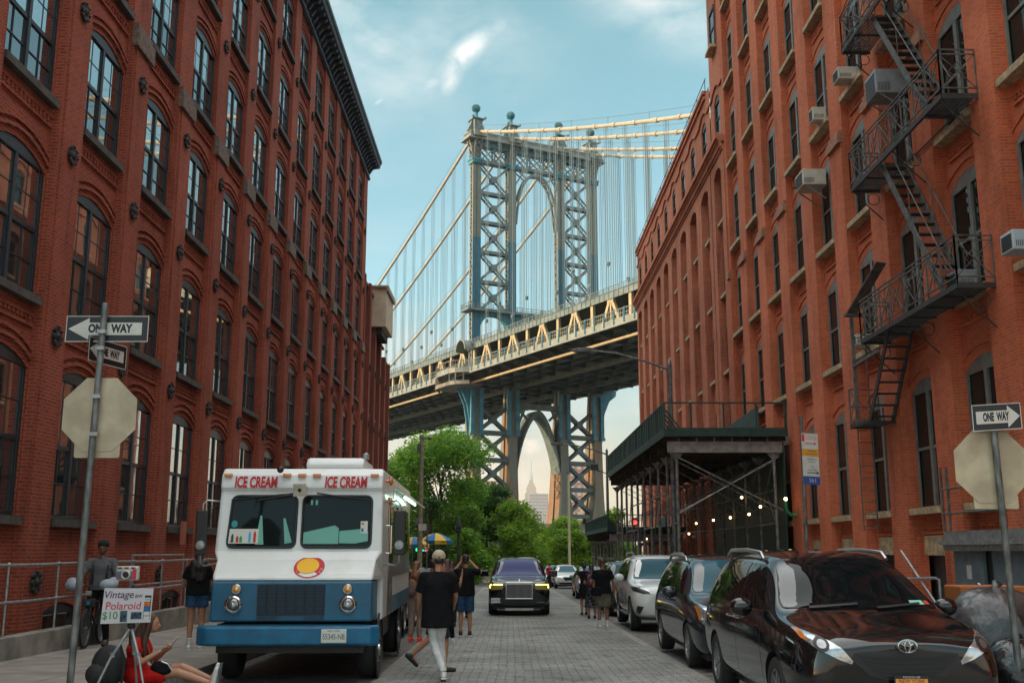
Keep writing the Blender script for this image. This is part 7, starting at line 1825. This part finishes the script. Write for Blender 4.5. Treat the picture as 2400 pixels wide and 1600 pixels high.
M['eye'] = mat('eye', (.02, .015, .012), .3); M['lip'] = mat('lip', (.22, .05, .04), .5)
def blob(parts, voxel, name, m, parent, it=5):
    mb = MB()
    for p in parts:
        if p[0] == 'c':
            _, a, b_, r0, r1 = p; mb.cyl(a, b_, r0, r1, 12); mb.sphere(a, r0 * 1.0, 12, 8); mb.sphere(b_, r1 * 1.0, 12, 8)
        elif p[0] == 'e': mb.sphere(p[1], 1.0, 14, 10, p[2])
        elif p[0] == 'f':                                             # flattened torso tube: top z, bottom z, half widths, depth ratio, y offset
            _, z0, z1, r0, r1, k_, yo = p; mb.lathe([(r0, z0), (r1, z1)], n=20); nv = 40
            for i_ in range(len(mb.v) - nv, len(mb.v)): vv_ = mb.v[i_]; mb.v[i_] = (vv_[0], vv_[1] * k_ + yo, vv_[2])
        elif p[0] == 'k': mb.cyl(p[1], p[2], p[3], p[4], 14)          # cut ended cone (hems, cuffs)
    o = link('tmp', mb.mesh('t', m)); rm = o.modifiers.new('r', 'REMESH'); rm.mode = 'VOXEL'; rm.voxel_size = voxel; rm.use_smooth_shade = True
    sm = o.modifiers.new('s', 'SMOOTH'); sm.factor = .5; sm.iterations = it
    me = eval_mesh(o, name); bpy.data.objects.remove(o); me.materials.clear(); me.materials.append(M[m]); me.polygons.foreach_set('use_smooth', [True] * len(me.polygons))
    return link(name, me, parent)
def V(*a): return Vector(a)
def hand(parts, wrist, d, side, curl=.5, palm_n=None, sc=1.0):
    """five separate bent fingers and a thumb from the side of the palm; d = pointing direction"""
    d = Vector(d).normalized(); n = Vector(palm_n) if palm_n else Vector((0, 1, 0)); n = (n - d * n.dot(d)).normalized(); x = d.cross(n).normalized()
    w = Vector(wrist); parts.append(('c', w, w + d * .05 * sc, .024 * sc, .027 * sc)); 
    for q in (-.024, -.008, .008, .024): parts.append(('c', w + d * .03 * sc + x * q * .6, w + d * .085 * sc + x * q, .014 * sc, .012 * sc))
    for q, L_ in ((-.029, .062), (-.010, .074), (.010, .070), (.029, .056)):
        b0 = w + d * .085 * sc + x * q * 1.05; c1 = curl; b1 = b0 + (d * cos(c1) + n * sin(c1)) * L_ * .45 * sc; b2 = b1 + (d * cos(c1 * 2) + n * sin(c1 * 2)) * L_ * .32 * sc; b3 = b2 + (d * cos(c1 * 2.8) + n * sin(c1 * 2.8)) * L_ * .25 * sc
        parts += [('c', b0, b1, .0095 * sc, .009 * sc), ('c', b1, b2, .009 * sc, .0082 * sc), ('c', b2, b3, .0082 * sc, .007 * sc)]
    t0 = w + d * .025 * sc + x * side * .024; t1 = t0 + (d * .65 + x * side * .75 + n * .25).normalized() * .038 * sc; t2 = t1 + (d * .9 + x * side * .15 + n * .45).normalized() * .03 * sc
    parts += [('c', t0, t1, .013 * sc, .0105 * sc), ('c', t1, t2, .0105 * sc, .0085 * sc)]
def person(x, y, z, rz, label, H=1.75, skin='skinA', top=None, sleeve=.5, hem=.90, topw=1.0, bottom=None, blen='long', legw=1.0, hair='short', hairm='hairD', shoes='shBlack', sole=None,
           arms=((.23, .02, 1.12, .25, .06, .88), (.23, .02, 1.12, .25, .06, .88)), legs=None, head=(0, 0), face=True, fem=False, group='people walking and standing in the street', dress=None, voxel=.011, lean=0.0, hd=((0, 0, -1), (0, 0, -1)), curl=(.35, .35), socks=None):
    """faces +Y; legs = per side (knee x,y,z, ankle x,y,z, toe pitch)"""
    s = H / 1.75; root = empty('person', (x, y, z), rz, label, 'person', group)
    S = lambda p: Vector((p[0] * s, (p[1] + lean * max(0, p[2] - .9)) * s, p[2] * s))
    legs = legs or ((.095, .01, .50, .10, -.02, .09, 0), (.095, .01, .50, .10, -.02, .09, 0))
    shw = .165 if fem else .19; B_ = []
    pel = S((0, 0, .95)); ch = S((0, 0, 1.28)); nk = S((0, -.005, 1.44)); hc = S((head[0] * .05, head[1] * .05 + .012, 1.635))
    B_ += [('e', pel, V(.155 if fem else .145, .105, .12) * s), ('e', S((0, 0, 1.10)), V(.125, .095, .16) * s), ('e', ch, V(.155 if fem else .17, .11, .17) * s), ('c', S((-shw * .8, 0, 1.39)), S((shw * .8, 0, 1.39)), .055 * s, .055 * s),
           ('c', S((0, 0, 1.38)), nk, .065 * s, .052 * s), ('c', nk, hc + V(0, -.01, -.05) * s, .052 * s, .05 * s)]
    if fem: B_ += [('e', S((sg * .07, .085, 1.27)), V(.06, .055, .06) * s) for sg in (-1, 1)]
    B_ += [('e', hc, V(.076, .096, .112) * s), ('e', hc + V(0, .035, -.055) * s, V(.052, .058, .055) * s), ('c', hc + V(0, .088, .01) * s, hc + V(0, .112, -.022) * s, .012 * s, .015 * s)]
    for sg in (-1, 1): B_ += [('e', hc + V(sg * .078, -.008, -.012) * s, V(.012, .02, .032) * s), ('e', hc + V(sg * .032, .085, .028) * s, V(.022, .014, .010) * s)]
    B_ += [('e', hc + V(0, .09, -.058) * s, V(.026, .014, .009) * s)]
    J = {}
    for i, sg in enumerate((-1, 1)):
        a = arms[i]; sh = S((sg * shw, 0, 1.385)); el = S((sg * a[0], a[1], a[2])); wr = S((sg * a[3], a[4], a[5])); J[sg] = (sh, el, wr)
        B_ += [('c', sh, el, .050 * s, .038 * s), ('c', el, el.lerp(wr, .35), .038 * s, .040 * s), ('c', el.lerp(wr, .35), wr, .040 * s, .025 * s)]
        hand(B_, wr, (Vector(hd[i]) if hd[i] != (0, 0, -1) else (wr - el)), -1, curl[i], (-sg, .3, 0), s)
        k = legs[i]; hp = S((sg * .085, 0, .92)); kn = S((sg * k[0], k[1], k[2])); an = S((sg * k[3], k[4], k[5])); J[10 * sg] = (hp, kn, an)
        B_ += [('c', hp, kn, .088 * s * (1.05 if fem else 1), .055 * s), ('c', kn, kn.lerp(an, .3), .053 * s, .056 * s), ('c', kn.lerp(an, .3), an, .056 * s, .034 * s)]
        t = k[6]; fd = V(0, cos(t), sin(t)); J[100 * sg] = fd; B_ += [('c', an, an + fd * .13 * s + V(0, 0, -.045) * s, .034 * s, .028 * s)]
    blob(B_, voxel, 'body', skin, root)
    if face:
        for sg in (-1, 1): MB().sphere(tuple(hc + V(sg * .032, .0945, .018) * s), .0105 * s, 8, 6, (1.25, .5, .7)).build('eye', 'eye', root, smooth='all'); MB().bar(tuple(hc + V(sg * .015, .100, .040) * s), tuple(hc + V(sg * .052, .086, .043) * s), .008 * s).build('eyebrow', hairm, root)
        MB().sphere(tuple(hc + V(0, .104, -.058) * s), .022 * s, 8, 6, (1, .3, .28)).build('lips', 'lip', root, smooth='all')
    for sg in (-1, 1):
        hp, kn, an = J[10 * sg]; fd = J[100 * sg]; up = V(0, -fd.z, fd.y); q = []
        q += [('c', an + fd * -.045 * s - up * .045 * s, an + fd * .075 * s - up * .045 * s, .043 * s, .044 * s), ('c', an + fd * .075 * s - up * .045 * s, an + fd * .165 * s - up * .055 * s, .044 * s, .034 * s), ('c', an - up * .01 * s, an - up * .045 * s, .046 * s, .046 * s)]
        so = blob(q, voxel * .9, 'shoe', shoes, root, 3)
        if sole: 
            p0, p1 = an + fd * -.085 * s - up * .082 * s, an + fd * .20 * s - up * .082 * s; MB().bar(tuple(p0), tuple(p1), .085 * s, .026 * s, up=tuple(up)).build('sole', sole, so, bevel=.01)
        if socks: blob([('k', an + V(0, 0, -.02) * s, an.lerp(kn, .28), .043 * s, .05 * s)], voxel, 'sock', socks, root, 2)
    if dress:
        zb, wb = dress; q = [('e', ch, V(.178, .125, .18) * s), ('e', S((0, 0, 1.08)), V(.145, .115, .17) * s), ('e', pel, V(.175, .135, .15) * s), ('k', pel + V(0, 0, .06) * s, S((0, 0, zb)), .165 * s, wb * s), ('c', S((-shw * .85, 0, 1.40)), S((shw * .85, 0, 1.40)), .06 * s, .06 * s)]
        if fem: q += [('e', S((sg * .07, .092, 1.27)), V(.065, .06, .065) * s) for sg in (-1, 1)]
        if sleeve:
            for sg in (-1, 1): sh, el, wr = J[sg]; q.append(('c', sh, sh.lerp(el, sleeve), .062 * s, .056 * s))
        blob(q, voxel, 'dress', top, root, 4)
    else:
        if bottom:
            q = [('e', pel, V(.165, .125, .125) * s)]; 
            for sg in (-1, 1):
                hp, kn, an = J[10 * sg]
                if blen == 'long': q += [('c', hp, kn, .102 * legw * s, .068 * legw * s), ('c', kn, kn.lerp(an, .5), .068 * legw * s, .062 * legw * s), ('k', kn.lerp(an, .45), an + V(0, 0, .02) * s, .062 * legw * s, .052 * legw * s)]
                elif blen == 'short': q += [('c', hp, hp.lerp(kn, .5), .105 * legw * s, .10 * legw * s), ('k', hp.lerp(kn, .4), hp.lerp(kn, .95), .102 * legw * s, .095 * legw * s)]
                else: q += [('c', hp, hp.lerp(kn, .25), .105 * legw * s, .102 * legw * s), ('k', hp.lerp(kn, .2), hp.lerp(kn, .45), .103 * legw * s, .105 * legw * s)]
            blob(q, voxel, 'trousers' if blen == 'long' else 'shorts', bottom, root, 4)
        if top:
            tw = topw; q = [('e', ch, V(.187 * tw, .128 * tw, .17) * s), ('f', 1.34 * s, hem * s, .172 * tw * s, .196 * tw * s, .70, 0), ('c', S((-shw * .88, 0, 1.395)), S((shw * .88, 0, 1.395)), .062 * s, .062 * s), ('c', S((0, 0, 1.38)), S((0, 0, 1.435)), .07 * s, .062 * s)]
            for sg in (-1, 1):
                sh, el, wr = J[sg]
                if sleeve <= 1: q += [('c', sh, sh.lerp(el, sleeve * .8), .066 * tw * s, .066 * tw * s), ('k', sh.lerp(el, sleeve * .6), sh.lerp(el, sleeve * 1.1), .068 * tw * s, .072 * tw * s)]
                else: q += [('c', sh, el, .064 * tw * s, .052 * tw * s), ('c', el, wr, .052 * tw * s, .038 * tw * s)]
            blob(q, voxel, 'shirt', top, root, 4)
    if hair == 'short': blob([('e', hc + V(0, -.014, .03) * s, V(.084, .098, .095) * s), ('e', hc + V(0, -.05, -.02) * s, V(.068, .06, .07) * s)], voxel, 'hair', hairm, root, 3)
    elif hair == 'buzz': blob([('e', hc + V(0, -.012, .024) * s, V(.079, .095, .094) * s)], voxel, 'hair', hairm, root, 3)
    elif hair == 'long': blob([('e', hc + V(0, -.016, .03) * s, V(.088, .10, .098) * s), ('c', hc + V(0, -.055, 0) * s, hc + V(0, -.12, -.22) * s, .075 * s, .095 * s), ('c', hc + V(-.07, -.10, -.16) * s, hc + V(-.08, -.135, -.38) * s, .085 * s, .05 * s), ('c', hc + V(.07, -.10, -.16) * s, hc + V(.07, -.135, -.42) * s, .085 * s, .045 * s), ('c', hc + V(0, -.10, -.2) * s, hc + V(.0, -.14, -.44) * s, .09 * s, .05 * s)], voxel, 'hair', hairm, root, 3)
    elif hair == 'cap':
        blob([('e', hc + V(0, -.05, -.025) * s, V(.072, .05, .05) * s)], voxel, 'hair', hairm, root, 2)
        c = blob([('e', hc + V(0, -.005, .045) * s, V(.092, .108, .082) * s), ('k', hc + V(0, -.005, .005) * s, hc + V(0, -.005, .045) * s, .098 * s, .097 * s), ('e', hc + V(0, .12, .03) * s, V(.07, .07, .010) * s)], voxel * .8, 'cap', 'capB', root, 3)
        MB().sphere(tuple(hc + V(0, -.098, .035) * s), .028 * s, 10, 8, (1, .35, .9)).build('cap_opening', 'hairD', c)
    return root, hc, J, s
def gp(x, y, lift=0.0): return gz(y) + .014 + lift
hang = (.225, .00, 1.12, .24, .05, .88)
# man with the beige cap walking away, in mid stride
p, hc, J, s = person(-1.03, 15.35, gp(-1, 15.35), .12, 'man in beige cap, long black tee and white trousers walking up the road', 1.79, 'skinA', 'clBlack', .72, .70, 1.18, 'clWhite', 'long', .92, 'cap', 'hairD', 'shWhite', 'shWhite',
    arms=((.245, .06, 1.13, .25, .16, .92), (.255, .04, 1.13, .24, .20, .98)), legs=((.04, .05, .50, -.09, -.10, .10, -.25), (.05, .10, .52, .10, .12, .085, 0)), head=(.2, 0))
# second walker mostly hidden behind him
person(-1.10, 16.6, gp(0, 16.6), -1.45, 'bare legged walker in dark shorts hidden behind the man in the beige cap', 1.66, 'skinA', 'clBlack', .6, .92, 1.0, 'clDark', 'short', 1.0, 'short', 'hairD', 'shBlack', None,
    arms=(hang, hang), legs=((.05, -.12, .53, .06, -.42, .25, -.75), (.06, .12, .50, .07, .10, .085, 0)))
# woman with auburn hair, backpack and red shoes
p, hc, J, s = person(-2.02, 23.1, gp(0, 23.1), -.15, 'woman with long auburn hair, dusty pink trousers and bright red shoes', 1.66, 'skinC', 'clBeige', 1.3, .92, .98, 'clBeige', 'long', 1.12, 'long', 'hairR', 'shRed', 'shRed', arms=((.23, .05, 1.12, .2, .2, 1.0),) * 2, fem=True, face=False)
bk = empty('backpack', (-2.10, 22.86, gp(0, 23) + 1.12), -.15, 'brown slouchy backpack on the back of the woman with auburn hair', 'backpack')
blob([('e', V(0, 0, -.02), V(.14, .09, .20)), ('e', V(0, -.05, -.1), V(.11, .06, .09))], .014, 'bag', 'bagBr', bk); MB().tube([(-.1, .06, .16), (-.12, .2, .24), (-.13, .3, .1)], .015, 6).tube([(.1, .06, .16), (.12, .2, .24), (.13, .3, .1)], .015, 6).build('strap', 'bagBr', bk)
# companion behind with long dark hair, raised palm and white shoes
person(-1.32, 22.5, gp(0, 22.5), .1, 'person in black trousers and white shoes raising an open palm', 1.70, 'skinA', 'clBlack', .5, .92, 1.0, 'clBlack', 'long', .95, 'long', 'hairB', 'shWhite', 'shWhite',
    arms=(hang, (.27, .10, 1.17, .33, .18, 1.40)), hd=((0, 0, -1), (.15, .1, 1)), curl=(.3, .08), legs=((.09, .02, .5, .10, -.12, .10, -.2), (.09, .06, .5, .14, .10, .085, 0)), face=False, fem=True)
# man raising a camera
p, hc, J, s = person(-1.02, 24.7, gp(0, 24.7), .1, 'man in black tee and blue denim shorts holding a camera up with both hands', 1.82, 'skinA', 'clBlack', .6, .86, 1.1, 'clDenim', 'short', 1.1, 'short', 'hairD', 'shBlack', 'shWhite',
    arms=((.28, .20, 1.33, .08, .30, 1.60), (.34, .16, 1.36, .10, .30, 1.62)), hd=((.1, .2, 1), (-.1, .2, 1)), curl=(.6, .6), face=False)
MB().lathe([(.030, -.012), (.034, 0), (.030, .012)], tuple(J[1][2]), 12).build('wristwatch', 'shWhite', p)
cmr = empty('camera', (-1.03, 25.06, gp(0, 25) + 1.72), .1, 'small black camera held up by the man in denim shorts', 'camera'); MB().box(-.07, .07, -.03, .03, -.04, .05).build('body', 'black', cmr, bevel=.01); MB().cyl((0, .03, 0), (0, .09, 0), .03, n=12).build('lens', 'black', cmr)
# tall man in grey jacket further off
person(-1.42, 33.0, gp(0, 33), .2, 'tall man in charcoal jacket and black trousers standing apart beyond the camera holder', 1.83, 'skinB', 'clDark', 1.3, .86, 1.2, 'clBlack', 'long', 1.05, 'short', 'hairD', 'shBlack', None, arms=((.26, .06, 1.12, .2, .25, 1.1),) * 2, face=False)
person(-1.95, 27.0, gp(0, 27), .0, 'dark haired person in brown top between the auburn woman and the capped man', 1.72, 'skinB', 'bagBr', .6, .9, 1.05, 'clDark', 'long', 1, 'short', 'hairD', 'shBlack', None, face=False)
person(-1.55, 28.4, gp(0, 28), .0, 'woman with long brown hair standing in the group left of the road, furthest in', 1.66, 'skinC', 'clTeal', .6, .9, 1, 'clDark', 'long', 1, 'long', 'hairB', 'shBlack', None, fem=True, face=False)
# right hand group
p, hc, J, s = person(2.42, 34.9, gp(0, 34.9), .15, 'woman in a sleeveless black dress walking away on the right of the road', 1.68, 'skinA', 'clBlack', .25, .9, 1, None, 'long', 1, 'short', 'hairD', 'shBlack', None, dress=(.56, .21), fem=True, face=False, arms=((.26, -.02, 1.13, .36, -.02, .88), hang), legs=((.09, .0, .5, .1, -.06, .085, 0), (.08, .06, .5, .08, .08, .085, 0)))
blob([('e', hc + V(0, -.10, -.03), V(.07, .06, .06))], .012, 'hair_bun', 'hairD', p)
person(2.48, 32.6, gp(0, 32.6), .1, 'woman in a long speckled dark dress carrying a pink and black backpack', 1.60, 'skinC', 'clPat', .5, .9, 1, None, 'long', 1, 'long', 'hairD', 'shBlack', None, dress=(.36, .25), fem=True, face=False, arms=((.22, .1, 1.15, .1, .22, 1.1),) * 2)
bk = empty('backpack', (2.45, 32.37, gp(0, 32) + 1.13), .1, 'pink and black patterned backpack on the woman in the speckled dress', 'backpack'); blob([('e', V(0, 0, 0), V(.14, .085, .19)), ('e', V(0, -.04, -.08), V(.12, .06, .09))], .014, 'bag', 'pink', bk)
p, hc, J, s = person(2.40, 27.7, gp(0, 27.7), .05, 'man with shaved head, black tee and khaki shorts with a shoulder bag', 1.76, 'skinB', 'clBlack', .55, .86, 1.1, 'clKhaki', 'short', 1.15, 'buzz', 'hairB', 'shWhite', 'shWhite', arms=((.27, .02, 1.12, .28, .15, 1.15), (.27, .0, 1.12, .30, .02, .87)), face=False, socks='shWhite')
MB().bar(tuple(V(.14, -.125, 1.36) * s), tuple(V(-.16, -.13, .98) * s), .03, .008, up=(0, 1, 0)).build('bag_strap', 'clBlack', p)
bg = empty('shoulder_bag', (2.23, 27.56, gp(0, 27.6) + .93), 0, 'black shoulder bag at the hip of the man in khaki shorts', 'bag'); MB().box(-.13, .13, -.05, .05, -.12, .10).build('bag', 'clBlack', bg, bevel=.03)
person(2.46, 28.6, gp(0, 28.6), -.1, 'person in light trousers mostly hidden behind the man in khaki shorts', 1.70, 'skinA', 'clDark', .5, .9, 1.1, 'shWhite', 'long', .85, 'short', 'hairD', 'shWhite', None, arms=(hang, (.34, .05, 1.14, .40, .1, 1.0)), face=False)
person(2.72, 74, gp(0, 74), .6, 'distant person in a red top at the far crossing', 1.7, 'skinC', 'clRed', .5, .9, 1, 'clDark', 'long', 1, 'short', 'hairD', 'shBlack', None, voxel=.02, face=False)
person(3.9, 84, gp(0, 84), .2, 'distant person in white behind the white compact crossover', 1.7, 'skinA', 'clWhite', .5, .9, 1, 'clDark', 'long', 1, 'short', 'hairD', 'shBlack', None, voxel=.02, face=False)
# woman by the truck on the left pavement
person(-5.52, 19.0, gz(19) + SW, .25, 'woman with long black hair and denim shorts standing left of the truck', 1.74, 'skinA', 'clBlack', .55, .93, 1.05, 'clDenim', 'hot', 1.1, 'long', 'hairD', 'shWhite', 'shWhite', arms=((.25, .08, 1.12, .12, .26, 1.02), (.23, .08, 1.12, .1, .26, 1.05)), fem=True, face=False, socks='shWhite')

# woman in red sitting on the kerb, legs stretched towards the road
rw = empty('person', (-4.60, 13.5, gz(13.5) + SW), 0, 'seated woman in a red dress looking at her phone by the kerb', 'person', 'people walking and standing in the street')
hp_ = V(0, 0, .12); ch_ = V(-.02, 0, .42); nk_ = V(.05, 0, .60); hd_ = V(.13, -.01, .735)
B_ = [('e', hp_, V(.16, .17, .13)), ('e', V(-.03, 0, .28), V(.11, .13, .16)), ('e', ch_, V(.12, .16, .15)), ('c', V(0, -.15, .52), V(0, .15, .52), .05, .05), ('c', V(.0, 0, .53), nk_, .06, .05), ('c', nk_, hd_ + V(-.02, 0, -.04), .048, .045),
      ('e', hd_, V(.094, .075, .108)), ('e', hd_ + V(.04, 0, -.055), V(.052, .05, .052)), ('c', hd_ + V(.088, 0, .0), hd_ + V(.108, 0, -.03), .011, .014), ('e', hd_ + V(.085, 0, -.062), V(.014, .024, .009))]
for sg, el, wr, kn, an in ((-1, V(.08, -.22, .28), V(.30, -.10, .42), V(.52, -.10, .16), V(.93, -.10, .03)), (1, V(.10, .22, .26), V(.30, .06, .40), V(.50, .12, .20), V(.90, .06, .06))):
    sh = V(.0, sg * .16, .51); hq = V(.02, sg * .09, .10)
    B_ += [('c', sh, el, .046, .036), ('c', el, el.lerp(wr, .35), .036, .038), ('c', el.lerp(wr, .35), wr, .038, .023), ('c', hq, kn, .085, .055), ('c', kn, kn.lerp(an, .3), .053, .055), ('c', kn.lerp(an, .3), an, .055, .034), ('c', an, an + V(.03, 0, .08), .033, .026)]
    hand(B_, wr, (.75, -sg * .25, .45), -sg if sg > 0 else 1, .75, (-.2, 0, 1), .95)
blob(B_, .010, 'body', 'skinA', rw)
q = [('e', hp_, V(.185, .19, .145)), ('e', V(-.03, 0, .28), V(.13, .15, .17)), ('e', ch_, V(.14, .175, .14)), ('e', V(.08, -.07, .42), V(.06, .065, .065)), ('e', V(.08, .07, .42), V(.06, .065, .065)), ('c', V(0, -.15, .52), V(0, .15, .52), .056, .056), ('c', V(.02, -.09, .11), V(.30, -.10, .13), .105, .10), ('c', V(.02, .09, .11), V(.28, .11, .15), .105, .10)]
for sg, el in ((-1, V(.08, -.22, .28)), (1, V(.10, .22, .26))): sh = V(.0, sg * .16, .51); q += [('c', sh, sh.lerp(el, .35), .062, .066)]
blob(q, .011, 'dress', 'clRed', rw, 4)
blob([('e', hd_ + V(-.025, 0, .03), V(.10, .088, .10)), ('c', hd_ + V(-.06, 0, 0), V(-.03, 0, .50), .08, .10), ('c', V(-.03, -.04, .52), V(-.06, -.05, .34), .085, .05), ('c', hd_ + V(.0, -.075, .0), V(.08, -.10, .50), .035, .045), ('c', V(.08, -.10, .52), V(.10, -.11, .36), .04, .025)], .011, 'hair', 'hairB', rw, 3)
for sg in (-1, 1): MB().sphere(tuple(hd_ + V(.088, sg * .03, .016)), .010, 8, 6, (.5, 1.2, .7)).build('eye', 'eye', rw, smooth='all')
MB().sphere(tuple(hd_ + V(.097, 0, -.062)), .02, 8, 6, (.3, 1, .3)).build('lips', 'lip', rw, smooth='all')
for an in (V(.93, -.10, .03), V(.90, .06, .06)):
    so = blob([('c', an + V(.03, 0, -.03), an + V(.05, 0, .08), .044, .042), ('c', an + V(.05, 0, .08), an + V(.07, 0, .17), .042, .032)], .010, 'shoe', 'shWhite', rw, 3); MB().bar(tuple(an + V(.085, 0, -.06)), tuple(an + V(.11, 0, .20)), .08, .022, up=(1, 0, 0)).build('sole', 'clGrey', so, bevel=.008)
MB().lathe([(.028, -.012), (.031, 0), (.028, .012)], (.28, -.11, .405), 12).build('wristwatch', 'alum', rw)
ph = tag(MB().box(-.07, .07, -.035, .035, -.005, .005).build('phone', 'shWhite', None, bevel=.004, loc=(-4.60 + .45, 13.43, gz(13.5) + SW + .53)), 'white phone held by the seated woman in red', 'phone'); ph.rotation_euler = (0, radians(-50), 0)
hb = empty('handbag', (-4.28, 13.36, gz(13.5) + SW + .22), 0, 'small black handbag with chain strap in the lap of the woman in red', 'handbag'); blob([('e', V(0, 0, 0), V(.13, .06, .085)), ('e', V(.02, 0, -.04), V(.12, .06, .05))], .011, 'bag', 'clBlack', hb); MB().tube([(-.1, 0, .05), (-.16, .02, .2), (-.24, .05, .36)], .008, 5).tube([(.02, -.05, .08), (.1, -.05, .05), (.15, -.05, -.02)], .012, 5).build('strap', 'rim', hb)

# cyclist with his bicycle
bx_, by_ = -7.62, 19.8; bz = gz(20) + SW
bi = empty('bicycle', (bx_, by_, bz), .12, 'dark electric bicycle with white hand muffs and fat tyres seen head on', 'bicycle')
def bwheel(y):
    w = MB(); n = 28
    w.lathe([(.30, -.02), (.335, -.025), (.35, 0), (.335, .025), (.30, .02), (.30, -.02)], (0, y, .35), n, 'x'); t = w.build('wheel', 'rubber', bi, smooth=True); r = MB(); r.lathe([(.275, -.012), (.298, -.014), (.298, .014), (.275, .012), (.275, -.012)], (0, y, .35), n, 'x'); r.cyl((-.04, y, .35), (.04, y, .35), .03, n=10)
    for k in range(14): a = 2 * pi * k / 14; r.cyl((0, y, .35), (0, y + cos(a) * .28, .35 + sin(a) * .28), .003, n=4)
    r.build('rim', 'rim', t)
bwheel(-.55); bwheel(.55)
fm = MB()
for sg in (-1, 1): fm.tube([(sg * .05, -.55, .35), (sg * .05, -.48, .72), (0, -.42, .88)], .018, 6); fm.tube([(sg * .04, .55, .35), (sg * .03, .15, .40)], .012, 6)
fm.tube([(0, -.42, .9), (0, -.30, .62), (0, .10, .40), (0, .20, .92)], .03, 8); fm.tube([(0, -.40, .80), (0, .18, .80)], .022, 8); fm.tube([(0, -.43, .88), (0, -.40, 1.05)], .018, 8)
fm.build('frame', 'black', bi, smooth=True)
MB().tube([(-.34, -.26, 1.06), (-.15, -.38, 1.08), (.15, -.38, 1.08), (.34, -.26, 1.06)], .014, 8).build('handlebar', 'black', bi, smooth=True)
M['muff'] = mat('pale_blue_muff', (.30, .34, .38), .7, var=.2, vs=12)
for sg in (-1, 1): blob([('e', V(sg * .30, -.36, 1.10), V(.17, .13, .11)), ('e', V(sg * .36, -.28, 1.14), V(.10, .12, .10))], .016, 'hand_muff', 'muff', bi)
MB().sphere((0, .22, .96), .1, 10, 6, (1, 1.4, .4)).build('saddle', 'black', bi, smooth=True); MB().box(-.05, .05, -.52, -.46, .92, 1.0).build('headlight', 'alum', bi, bevel=.01)
MB().box(-.10, .10, -.50, -.30, .72, .86).build('battery', 'black', bi, bevel=.02); MB().box(-.02, .03, -.515, -.505, .76, .83).build('sticker', 'ublu', bi)
p, hc, J, s = person(bx_ + .03, by_ + .12, bz, pi + .12, 'cyclist in grey jersey, dark helmet and backpack straps astride the bicycle', 1.90, 'skinB', 'clGrey', 1.3, .92, 1.05, 'clBlack', 'long', 1.0, 'buzz', 'hairD', 'shBlack', None, arms=((.30, .14, 1.14, .30, .36, 1.04), (.30, .14, 1.14, .30, .36, 1.04)), legs=((.14, .14, .50, .16, .05, .09, 0), (.14, .14, .52, .2, .02, .09, 0)))
hm_ = blob([('e', hc + V(0, -.01, .055), V(.105, .13, .085)), ('k', hc + V(0, 0, .03), hc + V(0, 0, .05), .10, .10)], .012, 'helmet', 'clDark', p, 3)
for sg in (-1, 1): MB().tube([(hc.x + sg * .08, hc.y, hc.z + .02), (hc.x + sg * .05, hc.y + .05, hc.z - .10), (hc.x, hc.y + .06, hc.z - .13)], .007, 5).build('chin_strap', 'black', p); MB().tube([(sg * .12, -.05, 1.45), (sg * .13, .10, 1.44), (sg * .125, .145, 1.28), (sg * .13, .12, 1.10)], .022, 6).build('backpack_strap', 'black', p)
# ------------------------------------------------------------------ evening haze over the river
hz_m = bpy.data.materials.new('haze'); hz_m.use_nodes = True; hn_ = hz_m.node_tree; hn_.nodes.clear()
ho = hn_.nodes.new('ShaderNodeOutputMaterial'); hv = hn_.nodes.new('ShaderNodeVolumePrincipled'); hv.inputs['Color'].default_value = (0.92, 0.88, 0.86, 1); hv.inputs['Density'].default_value = 0.00008; hv.inputs['Anisotropy'].default_value = 0.2
hn_.links.new(hv.outputs[0], ho.inputs['Volume']); M['haze'] = hz_m
tag(MB().box(-6500, 6500, -120, 9500, -11, 470).build('haze', 'haze'), kind='stuff')
